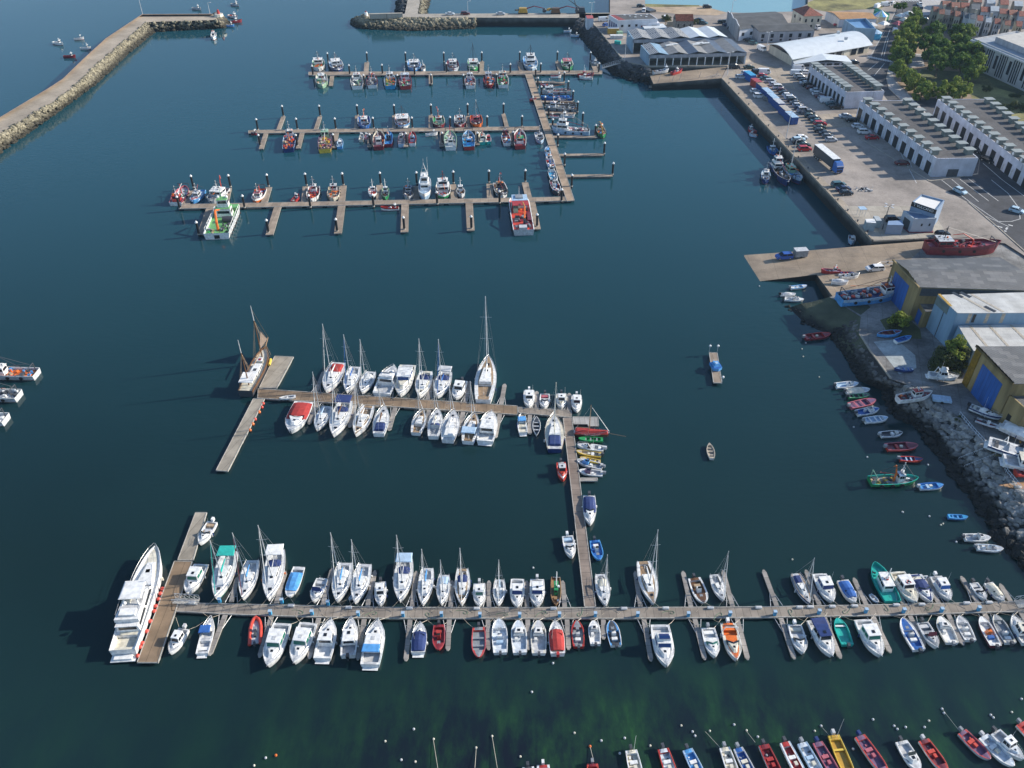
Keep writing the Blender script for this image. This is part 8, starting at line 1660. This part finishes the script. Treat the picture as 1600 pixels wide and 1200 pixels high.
for k,(x,y,ht,c_,rf) in enumerate(hs2):
    nm={'roof_tiles':'red tiled','old_roof_tiles':'brown tiled','grey_slate':'slate','pale_sheet':'pale sheet'}[rf.name]
    row_='second' if k < 9 or k == 16 else 'third'
    b=gable('town_house',f'{["grey","buff","cream","brown","white","pale blue","white","stone"][c_]} house with {nm} roof, {ORD[k+1 if k < 9 else (10 if k == 16 else k-8)]} from the left in the {row_} row back',[(x-8,y-3.5),(x-5,y+3),(x+8.5,y+3.6),(x+5.5,y-3)],ht-1.5,1.2,HC[c_],rf,0,group='houses behind the terrace')
    for j in range(2):b.open(1,.2+.4*j,.34+.4*j,1.6,3.0,'glass','window',.05)
def yardshed(label,px,zt,zb,wall,roof,slope=.5,**k):
    b=Bld('boat_shed',label,px,zt,zb,wall,roof,**k);return b
b=Bld('boat_shed','boat shed with yellow wall, blue door and patched grey corrugated roof',[(1396.7,406.5),(1437,449),(1630,455),(1562,402)],12.4,YZ,OCH,CORG)
b.open(0,.16,.70,0,6.9,RBLUE,'sliding_door',.08)
for j in range(1,6):b.open(0,.16+.09*j-.002,.16+.09*j+.002,.1,6.8,'navy','panel_joint',.10)
m=MB();a_,c_=b.p[0],b.p[1];m.prism([(a_[0]-.35,a_[1]+.2),(c_[0]-.35,c_[1]-.2),c_,a_],b.h-.2,b.h+.2,OCH);m.build('verge',b.R);b.open(1,.02,.98,b.h-2.2,b.h-.2,'dgrey','clerestory',.04)
m=MB();r0,r1=b.at(.5,0),b.at(.5,1);
m.add([(b.p[0][0],b.p[0][1],b.h+.07),(r0[0],r0[1],b.h+.9),(b.p[1][0],b.p[1][1],b.h+.07),(b.p[3][0],b.p[3][1],b.h+.07),(r1[0],r1[1],b.h+.9),(b.p[2][0],b.p[2][1],b.h+.07)],[(0,3,4,1),(1,4,5,2)],CORG);m.add([(b.p[0][0],b.p[0][1],b.h),(b.p[1][0],b.p[1][1],b.h),(r0[0],r0[1],b.h+.9)],[(0,1,2),(2,1,0)],OCH);m.build('pitched_roof',b.R)
b=Bld('lean_to','low yellow and blue lean-to joining the two boat sheds',[(1432,466),(1446,487),(1475,486),(1460,466)],8.0,YZ,OCH,CORG);b.open(0,.15,.8,0,3.2,RBLUE,'door',.06)
b=Bld('boat_shed','pale blue clad shed with flat white roof and black openings',[(1465,461),(1496,489.5),(1650,489),(1600,457)],12.4,YZ,LBW,CORW)
b.open(0,.0,.62,b.h-2.2,b.h-.1,mat('green_grey_panel',(.16,.20,.19),.7,0,.2,.5),'upper_panel',.05);b.open(0,.47,.49,0,b.h-2.2,'dgrey','joint',.07);b.open(1,.17,.20,b.h-2.4,b.h-.3,'black','opening',.05)
for u0 in (.12,.30,.46):b.open(1,u0,u0+.035,b.h-2.6,b.h-.1,'sand','panel',.04)
for u,v in ((.04,.22),(.04,.31),(.80,.38)):x,y=b.at(u,v);m=MB();m.obox((x,y,b.h+.06),2.6,.9,.05,-1.0,'black');m.build('roof_hole',b.R)
for v in (.29,.43):x0,y0=b.at(.02,v-.05);x1,y1=b.at(.95,v+.05);an=atan2(y1-y0,x1-x0);m=MB();m.obox(((x0+x1)/2,(y0+y1)/2,b.h+.06),hypot(x1-x0,y1-y0),.7,.04,an,'sand');m.build('translucent_strip',b.R)
m=MB();x,y=b.at(.3,.0);m.obox((x+.3,y,b.h+.05),.6,5,.12,an+pi/2-.9 if 0 else .12,'ochre');m.build('verge',b.R)
b=Bld('boat_shed','lower white-roofed wing of the pale blue shed with tan strips',[(1497,509),(1521,548.5),(1665,545),(1625,506)],9.4,YZ,LBW,CORW)
for v in (.14,.37,.63):x0,y0=b.at(.02,v);x1,y1=b.at(.98,v+.04);an=atan2(y1-y0,x1-x0);m=MB();m.obox(((x0+x1)/2,(y0+y1)/2,b.h+.06),hypot(x1-x0,y1-y0),.6,.04,an,'sand');m.build('translucent_strip',b.R)
b=Bld('boat_shed','nearest yellow boat shed with large blue door and grey roof',[(1527.5,541.5),(1584,600),(1720,600),(1650,541)],13.0,YZ,OCH,CORG)
b.open(0,.26,.80,0,7.4,RBLUE,'sliding_door',.08)
for j in range(1,7):b.open(0,.26+.077*j-.002,.26+.077*j+.002,.1,7.3,'navy','panel_joint',.10);b.open(0,.0,.14,0,b.h-.3,'ochre','pier_wall',.15);m=MB();a_,c_=b.p[0],b.p[1];m.prism([(a_[0]-.35,a_[1]+.2),(c_[0]-.35,c_[1]-.2),c_,a_],b.h-.2,b.h+.35,OCH);m.build('verge',b.R)
b=Bld('annex','low yellow annex with small black window right of the nearest boat shed',[(1578,618),(1604,641),(1700,640),(1670,616)],10.2,YZ,OCH,CORG,.1);b.open(0,.3,.5,1.8,3.2,'black')
m=MB();p=P(1571,640,6);
b=Bld('cafe','small white and grey cafe building with small square windows',[(1411,330.5),(1427.5,343.5),(1463,343),(1459,336)],7.9,4.0,mat('cafe_wall',(.42,.47,.53),.6,0,.05,.6),mat('cafe_roof',(.16,.23,.34),.6,0,.1,.6),.35)
b.open(1,.40,.47,2.0,2.7,'black');b.open(1,.74,.81,2.0,2.7,'black');b.open(0,.25,.8,.1,3,'dgrey','door')
m=MB();m.prism([(x*1.08,y*1.15) for x,y in b.p],0,.25,mat('red_base',(.20,.035,.05),.7));m.build('plinth',b.R)
u=Bld('cafe_tower','raised white open roof frame of the cafe with black sign band',[(1439.5,305.5),(1424.5,317.5),(1463,331),(1475.5,315)],9.9,4.0,mat('cafe_upper',(.22,.30,.42),.6,0,.08,.6),mat('cafe_white_roof',(.78,.76,.72),.6,0,.04,.5),.45)
u.open(1,0,1,u.h-.75,u.h+.5,'black','sign_band',.12)
tc=bpy.data.curves.new('sign_text','FONT');tc.body='T VULCANO';tc.size=1.0;tc.extrude=.02;tc.align_x='CENTER';tc.align_y='CENTER'
to=bpy.data.objects.new('sign_text',tc);COL.objects.link(to);to.parent=u.R;a_,c_=u.p[1],u.p[2];an=atan2(c_[1]-a_[1],c_[0]-a_[0]);mid=lp(a_,c_,.5);nx,ny=sin(an),-cos(an)
to.location=(mid[0]+nx*.17,mid[1]+ny*.17,u.h-.12);to.rotation_euler=(pi/2,0,an);tc.materials.append(pc('white'));bpy.context.view_layer.update();tme=bpy.data.meshes.new_from_object(to.evaluated_get(bpy.context.evaluated_depsgraph_get()));tn=bpy.data.objects.new('sign_lettering',tme);COL.objects.link(tn);tn.parent=u.R;tn.location=to.location;tn.rotation_euler=to.rotation_euler;bpy.data.objects.remove(to)
b=Bld('terrace_tent','grey-blue box tent of the cafe terrace',[(1388,345.5),(1386.5,351.5),(1412,352),(1408.5,344.5)],6.8,4.0,mat('tent_side',(.26,.32,.42),.8,0,.05,1),mat('tent_top',(.20,.30,.46),.8,0,.05,1))
b=Bld('ticket_booth','small white roofed booth at the quay corner',[(1352,342.5),(1354,348),(1369,348.5),(1366,342)],6.6,4.0,mat('booth_wall',(.30,.37,.40),.6,0,.1,1),'white',.0)
b=Bld('store_box','second small grey box beside the booth at the quay corner',[(1365,337.5),(1369,345),(1378,345),(1373,338)],6.2,4.0,mat('booth_wall',(.30,.37,.40),.6),mat('booth_roof',(.42,.46,.48),.6,0,.1,1))
R=root('shelter','small open frame shelter left of the booth','shelter',P(1344.5,337,4.0),.1);m=MB()
for sx in (-1,1):
    for sy in (-1,1):m.tube((sx*.8,sy*.8,0),(sx*.8,sy*.8,2.3),.06,None,4,'lgrey',False)
m.build('frame',R);m=MB();m.box(-1,1,-1,1,2.3,2.4,'lblue');m.build('roof',R)
p=P(1349,297,4.0);R=root('scrap_heap','heap of bicycles and scrap metal on the open quay','scrap heap',(p[0],p[1],4.02));clutter(R,-2.2,2.2,-1.2,1.2,0,26,['dgrey','grey','black','lgrey'],.2,.7,'scrap',3)
m=MB();rr=random.Random(4)
for _ in range(26):a=(rr.uniform(-2.5,2.5),rr.uniform(-1.4,1.4),rr.uniform(0,.8));m.tube(a,(a[0]+rr.uniform(-1,1),a[1]+rr.uniform(-.8,.8),a[2]+rr.uniform(-.2,.6)),.05,None,4,'grey',False)
m.build('bars',R)
for k,(x,y,c_,lb) in enumerate([(817,21,'ochre','digger-like machine with red arm on the mole'),(868,21,'brown','brown scrap machine on the mole'),(907,20,'dgrey','dark crane with crossed booms at the mole bend')]):
    R=root('harbour_crane',lb,'crane',P(x,y,4.0),0,'machines on the mole');m=MB();m.frus(-2.2,2.2,1.4,1.4,.6,2.6,.4,.4,.2,c_);m.build('body',R);m=MB();m.box(-2.4,2.4,-1.5,1.5,0,.6,'black');m.build('track',R)
    m=MB()
    if k < 2:m.tube((1.5,0,2.2),(5.5,0,3.4),.3,.22,5,'dred');m.tube((5.5,0,3.4),(10,0,2.4),.22,.18,5,'dred');m.ball((10.5,0,1.4),1.1,'dgrey',7);clutter(R,-4,0,-1,1,1.5,8,['brown','ochre','dgrey'],.4,1.2,'grab',k)
    else:m.tube((0,0,2),(-12,0,10),.25,.12,5,'dgrey');m.tube((-2,0,2),(-6,0,14),.22,.12,5,'dgrey');m.tube((-6,0,14),(-12,0,10),.05,None,3,'dgrey')
    m.build('boom',R)
R=root('car_on_mole','x','car',(0,0,0)) if False else None
car(703,21.5,'saloon','lsilver',0,'pale car parked on the middle mole','vehicles on the mole',4.0);car(727,21,'suv','maroon',0,'dark box vehicle on the middle mole beside a tall pole','vehicles on the mole',4.0);car(782,21.3,'saloon','silver',0,'grey car in the middle of the mole','vehicles on the mole',4.0)
b=Bld('light_hut','small blue-white hut with red roof at the mole bend',[(915,24),(917.5,29),(927.5,29),(926,24)],7.5,2.5,WALLW,mat('hut_red',(.40,.10,.10),.7,0,.1,1))
R=root('harbour_light','small red light tower at the breakwater head','light tower',P(342,25.5,4.0));m=MB();m.tube((0,0,0),(0,0,1.2),2.2,2.0,10,'cream');m.build('base',R);m=MB();m.tube((0,0,1.2),(0,0,2.6),.8,.6,10,'red');m.build('tower',R);m=MB();m.ball((0,0,2.8),.45,'red',8);m.build('lantern',R)
R=root('harbour_light','small white and red beacon at the free end of the mole','light tower',P(572,24.5,4.0));m=MB();m.tube((0,0,0),(0,0,1.6),1.0,.8,8,'white');m.build('base',R);m=MB();m.ball((0,0,1.9),.4,'dred',8);m.build('lantern',R)
def lamp(label,b_,top_y,z=4.0,arms=1,c='lgrey'):
    p=P(*b_,z);h=min(15,max(5,height_at(p,top_y)-z));R=root('lamp_post',label,'lamp post',p,0,'tall lamp posts around the harbour');m=MB();m.tube((0,0,0),(0,0,h),.14,.08,6,c);m.build('pole',R)
    for k in range(arms):an=2*pi*k/max(1,arms)+.4;m=MB();m.tube((0,0,h-.1),(1.0*cos(an),1.0*sin(an),h+.05),.05,None,4,c);m.obox((1.2*cos(an),1.2*sin(an),h),.9,.4,.14,an,'lgrey');m.build('lamp_head',R)
lamp('tall lamp post at the corner of the far breakwater',(223,23),0);lamp('lamp post near the breakwater head',(328,21.5),10);lamp('lamp post on the mole bend with red hut',(924,24),4,arms=2);lamp('lamp post on the mole beside the dark box vehicle',(731,20.5),2)
lamp('tall lamp post at the left corner of the fish halls',(976,95),57,arms=2);lamp('lamp post before the open-fronted fish hall',(1136,117),82,arms=2);lamp('lamp post beside the last container',(1227.6,218),176,arms=2);lamp('lamp post over the trawlers, beside the four-car group',(1236.5,257),219.5,arms=1)
lamp('dark double lamp post at the cafe',(1378.5,358),321.7,arms=4,c='dgrey');lamp('lamp post left of the curved white gable',(1143,20),1,arms=1);lamp('white lamp post at the corner of the market hall',(1197,80),50,arms=2);lamp('short street lamp near the crossing',(1401,98),84,arms=1)
p=P(1226,217.5,4.0);R=root('scrap_heap','small dark heap at the foot of the lamp by the containers','scrap heap',(p[0]+1.5,p[1],4.02));clutter(R,-1,1,-.6,.6,0,10,['dgrey','brown','black'],.2,.6,'scrap',9)
for k,x in enumerate((1027,1049,1060,1090,1116),1):
    p=P(x,129-(x-1027)*.07,3);R=root('mooring_post',f'{ORD[k]} leaning thin post from the left on the fish hall landing','post',p,0,'thin posts on the fish hall landing');m=MB();m.tube((0,0,-1),(1.0,0,3.2),.08,.06,5,'grey');m.build('pole',R)
for r in [(1045,108.5,1021,111.5,0,dict(z=3.2,r=3.2,hull='lgrey',rim='cool',deck='grey',hp=.82,hl=.18,house='cool',gal=False,gear=DRK,mh=1,boot='grey'),'grey boat pulled out on the fish hall landing'),(1066,108,1050,113,0,dict(z=3.2,r=3.2,hull='red',rim='pink',deck='dred',hp=.5,hl=.1,gal=False,gear=RDK,mh=.5,boot='red'),'red boat pulled out on the fish hall landing')]:fishboat(r,'boats laid up in the yard')
RPX=[(1498,650),(1519,675),(1544,702)],[(1560,722),(1573,742),(1600,774),(1625,802)]
for k,pts in enumerate(RPX):
    R=root('guard_rail',('upper' if k == 0 else 'lower')+' metal guard rail along the top of the boulders','railing',P(*pts[0],YZ));o0=P(*pts[0],YZ);m=MB()
    for a,b_ in zip(pts,pts[1:]):
        p,q=P(*a,YZ),P(*b_,YZ);n=6
        for hgt in (.55,1.1):m.tube((p[0]-o0[0],p[1]-o0[1],hgt),(q[0]-o0[0],q[1]-o0[1],hgt),.05,None,4,'cool',False)
        for j in range(n+1):x,y=lerp(p[0],q[0],j/n)-o0[0],lerp(p[1],q[1],j/n)-o0[1];m.tube((x,y,0),(x,y,1.1),.045,None,4,'cool',False)
    m.build('rail',R)
sheet('concrete_pad',[(1540,700),(1552,698),(1562,712),(1549,715)],YZ+.01,mat('yellow_pad',(.36,.33,.16),.9,0,.2,1))
sheet('concrete_pad',[(1365,534),(1400,530),(1430,555),(1432,575),(1405,585),(1394,570)],YZ+.012,ground_mat('pale_slip',(.36,.40,.40),.3,.2,.1))
sheet('sand',[(1560,758),(1600,752),(1640,756),(1640,764),(1590,764)],YZ+.012,ground_mat('orange_sand',(.42,.24,.12),.3,.2,.1))
sheet('weeds',[(1375,500),(1410,488),(1438,515),(1440,530),(1405,527),(1385,517)],YZ+.013,DGRASS)
sheet('weeds',[(1300,468),(1345,464),(1360,480),(1345,492),(1318,476)],YZ+.013,MUD)
p=P(1485,627,YZ);R=root('box_cart','small pale blue box cart beside the white boat ashore','cart',(p[0]-2,p[1],YZ),-.2);m=MB();m.box(-1.8,1.8,-.9,.9,.4,.9,'lblue');m.build('box',R)
for s in (-1,1):m=MB();m.tube((0,s*.8,.3),(0,s*1,.3),.3,None,8,'rubber');m.build('wheel',R)
def leafmat(name,c,c2):
    m=bpy.data.materials.new(name);m.use_nodes=True;nt=m.node_tree;b=nt.nodes['Principled BSDF'];N=nt.nodes.new;L=nt.links.new;b.inputs['Roughness'].default_value=.7
    g=N('ShaderNodeNewGeometry');r=N('ShaderNodeValToRGB');r.color_ramp.elements[0].color=(*c,1);r.color_ramp.elements[1].color=(*c2,1);L(g.outputs['Random Per Island'],r.inputs['Fac']);L(r.outputs['Color'],b.inputs['Base Color'])
    b.inputs['Specular IOR Level'].default_value=.2;tr=N('ShaderNodeBsdfTranslucent');L(r.outputs['Color'],tr.inputs['Color']);mxs=N('ShaderNodeMixShader');mxs.inputs[0].default_value=.35;L(b.outputs[0],mxs.inputs[1]);L(tr.outputs[0],mxs.inputs[2]);L(mxs.outputs[0],nt.nodes['Material Output'].inputs['Surface'])
    return m
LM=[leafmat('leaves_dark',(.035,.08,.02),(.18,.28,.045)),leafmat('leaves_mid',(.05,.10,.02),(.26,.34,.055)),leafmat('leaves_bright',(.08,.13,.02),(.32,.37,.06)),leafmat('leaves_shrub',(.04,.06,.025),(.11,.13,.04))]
BARK=mat('bark',(.10,.075,.05),.9,0,.2,3)
def crown_mesh(name,rx,rz,n,leaf,lm_,seed,clumps=14,zc=0.0):
    rr=random.Random(seed);m=MB();cl=[]
    for k in range(clumps):
        a=rr.random()*2*pi;u=rr.uniform(-.75,1);r_=math.sqrt(max(0,1-u*u));f=rr.uniform(.35,.92);cl.append((rx*r_*cos(a)*f,rx*r_*sin(a)*f,rz*u*f,rx*rr.uniform(.2,.38)))
    for _ in range(n):
        c_=rr.choice(cl);u=rr.uniform(-1,1);a=rr.random()*2*pi;s_=math.sqrt(1-u*u);d=rr.random()**.35*c_[3]
        p=(c_[0]+d*s_*cos(a),c_[1]+d*s_*sin(a),c_[2]+d*u*.85+zc);sz=leaf*rr.uniform(.6,1.3)
        nx,ny,nz=s_*cos(a)+rr.uniform(-.7,.7),s_*sin(a)+rr.uniform(-.7,.7),u+rr.uniform(-.5,.9);v=mathutils.Vector((nx,ny,nz)).normalized();t_=v.orthogonal().normalized();t_.rotate(mathutils.Quaternion(v,rr.random()*6.3));b_=v.cross(t_)
        P4=[mathutils.Vector(p)+t_*sz*i+b_*sz*.62*j for i,j in ((-.5,-.1),(0,-.5),(.5,.1),(0,.5))];m.add([tuple(x) for x in P4],[(0,1,2,3)],lm_)
    return m.mesh(name)
def trunk_mesh(h,r,seed):
    rr=random.Random(seed);m=MB();m.tube((0,0,-.1),(0,0,h*.6),r,r*.7,7,BARK)
    for k in range(5):a=2*pi*k/5+rr.random();m.tube((0,0,h*(.35+.06*k)),(h*.28*cos(a),h*.28*sin(a),h*(.75+.05*k)),r*.5,r*.2,5,BARK)
    return m.mesh('trunk')
CR_={0:[crown_mesh('crown',5,4.6,2600,1.15,LM[0],s,26) for s in (1,2)],1:[crown_mesh('crown',5,4.6,2400,1.1,LM[1],s,24) for s in (3,4)],2:[crown_mesh('crown',5,4.6,2200,1.05,LM[2],s,22) for s in (5,6)],3:[crown_mesh('crown',5,3.6,5000,.5,LM[3],s,18) for s in (7,8)]}
TR=trunk_mesh(6,.28,1)
def tree(x,y,rad,hgt,kind,label,group,z=4.0,name='tree',cat='tree',bush=False):
    """x, y: pixel of the crown centre; rad crown radius m; hgt tree height m"""
    zc=z+hgt-rad*.9;p=P(x,y,zc);R=root(name,label,cat,(p[0],p[1],z),random.random()*6.3,group)
    c_=bpy.data.objects.new('crown',CR_[kind][int(x) % 2]);COL.objects.link(c_);c_.parent=R;k=rad/5;c_.scale=(k,k,k*random.uniform(.92,1.12));c_.location=(0,0,zc-z)
    t_=bpy.data.objects.new('trunk',TR);COL.objects.link(t_);t_.parent=R;s=(zc-z)/5;t_.scale=(max(.5,s),max(.5,s),max(.15,s))
GT='trees of the park'
tl=[(1430,22,2.6,6,1),(1433,30,3,7,1),(1425,37,3.2,7.5,1),(1420,46,3,7,1),(1429,53,3.2,7,1),(1410,58,3.6,8,2),(1422,64,3.2,7,2),(1405,71,3.2,7.5,2),(1417,77,3.4,7,1),(1405,86,3.4,7.5,1),(1413,91,3.2,6.5,1)]
for k,t in enumerate(tl,1):tree(t[0],t[1],t[2]*1.25,t[3],2 if k % 3 == 0 else t[4],f'{ORD[k]} street tree from the far end, left edge of the park','street trees along the park edge')
tl=[(1405,106,2.8,6),(1412,114,3.0,6.5),(1422,124,3.2,6.5),(1431,131,3.0,6.2),(1442,143,3.2,6.5),(1450,136,2.4,5.5)]
for k,t in enumerate(tl,1):tree(t[0],t[1],t[2]*1.15,t[3],1 if k % 2 else 2,f'{ORD[k]} tree from the crossing, along the curving pavement','trees along the curving pavement')
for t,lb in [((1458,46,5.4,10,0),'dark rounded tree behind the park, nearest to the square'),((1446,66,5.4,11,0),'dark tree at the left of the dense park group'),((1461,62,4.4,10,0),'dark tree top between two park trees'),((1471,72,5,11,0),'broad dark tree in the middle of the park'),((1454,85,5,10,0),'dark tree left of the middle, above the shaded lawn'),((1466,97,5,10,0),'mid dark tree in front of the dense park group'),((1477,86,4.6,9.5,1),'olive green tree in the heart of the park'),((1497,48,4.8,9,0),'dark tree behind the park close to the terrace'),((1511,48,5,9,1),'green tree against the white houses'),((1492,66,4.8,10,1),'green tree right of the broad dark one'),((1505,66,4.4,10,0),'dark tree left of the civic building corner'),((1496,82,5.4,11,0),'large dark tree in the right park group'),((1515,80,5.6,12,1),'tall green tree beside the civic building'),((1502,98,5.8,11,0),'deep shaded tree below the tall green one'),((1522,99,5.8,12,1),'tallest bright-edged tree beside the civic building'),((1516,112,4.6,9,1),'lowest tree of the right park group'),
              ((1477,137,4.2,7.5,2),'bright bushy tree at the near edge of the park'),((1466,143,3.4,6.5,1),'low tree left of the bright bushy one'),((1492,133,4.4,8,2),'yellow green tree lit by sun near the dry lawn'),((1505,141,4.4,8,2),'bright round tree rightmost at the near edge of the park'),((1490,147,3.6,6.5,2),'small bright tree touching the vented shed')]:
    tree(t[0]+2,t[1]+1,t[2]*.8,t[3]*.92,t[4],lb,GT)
tree(1542,138,2.0,3.2,3,'small round dark shrub on the dry lawn','shrubs',name='shrub',cat='shrub');tree(1588,172,5,4.2,3,'large grey-green shrub at the right edge of the dry lawn','shrubs',name='shrub',cat='shrub');tree(1585,151,2.8,2.4,3,'low shrub on the dry lawn right','shrubs',name='shrub',cat='shrub')
tree(1402,9.5,2.0,4.5,0,'small dark tree left at the far roundabout',GT);tree(1412,9.5,2.0,4.5,0,'small dark tree right at the far roundabout',GT);tree(1041,29,2.6,5,3,'dark bush left of the stone house','shrubs',name='shrub',cat='shrub');tree(1087,35,2.0,2.6,3,'dark bush right of the stone house','shrubs',name='shrub',cat='shrub')
tree(1485,553,4.4,7.5,3,'big dark bush between pale blue shed and boatyard slip','bushes in the boatyard',YZ,'bush','bush');tree(1496,541,2.8,8.4,2,'sunlit yellow green top of the big boatyard bush','bushes in the boatyard',YZ,'bush','bush');tree(1471,567,3.4,4.6,3,'dark low left part of the boatyard bushes','bushes in the boatyard',YZ,'bush','bush');tree(1488,570,3.2,4.4,3,'shaded bush behind the white cruiser ashore','bushes in the boatyard',YZ,'bush','bush')
tree(1408,499,2.4,4.6,2,'small yellow green shrub near the blue fishing boat ashore','bushes in the boatyard',YZ,'bush','bush');tree(1399,512,2.2,2.2,3,'low dark shrub above the wooden boats ashore','bushes in the boatyard',YZ,'bush','bush');tree(1498,655,1.2,1.6,3,'small weed clump at the upper end of the guard rail','bushes in the boatyard',YZ-.6,'bush','bush')
HAZE=0.00008
if HAZE:
    hm=MB();hm.box(-1500,1500,-300,1400,-3,125,mat('tmp',(1,1,1),var=0));ho=hm.build('haze');hmat=bpy.data.materials.new('haze_volume');hmat.use_nodes=True;nt=hmat.node_tree
    nt.nodes.remove(nt.nodes['Principled BSDF']);pv=nt.nodes.new('ShaderNodeVolumePrincipled');pv.inputs['Density'].default_value=HAZE;pv.inputs['Color'].default_value=(.50,.74,1.0,1);pv.inputs['Anisotropy'].default_value=.2
    nt.links.new(pv.outputs['Volume'],nt.nodes['Material Output'].inputs['Volume']);ho.data.materials.clear();ho.data.materials.append(hmat);tag(ho,'thin bluish air over the harbour',kind='stuff')
SC.cycles.max_bounces=5;SC.cycles.diffuse_bounces=2;SC.cycles.glossy_bounces=3;SC.cycles.transmission_bounces=2;SC.cycles.volume_bounces=0
SC.cycles.use_denoising=True
print('objects',len(bpy.data.objects))
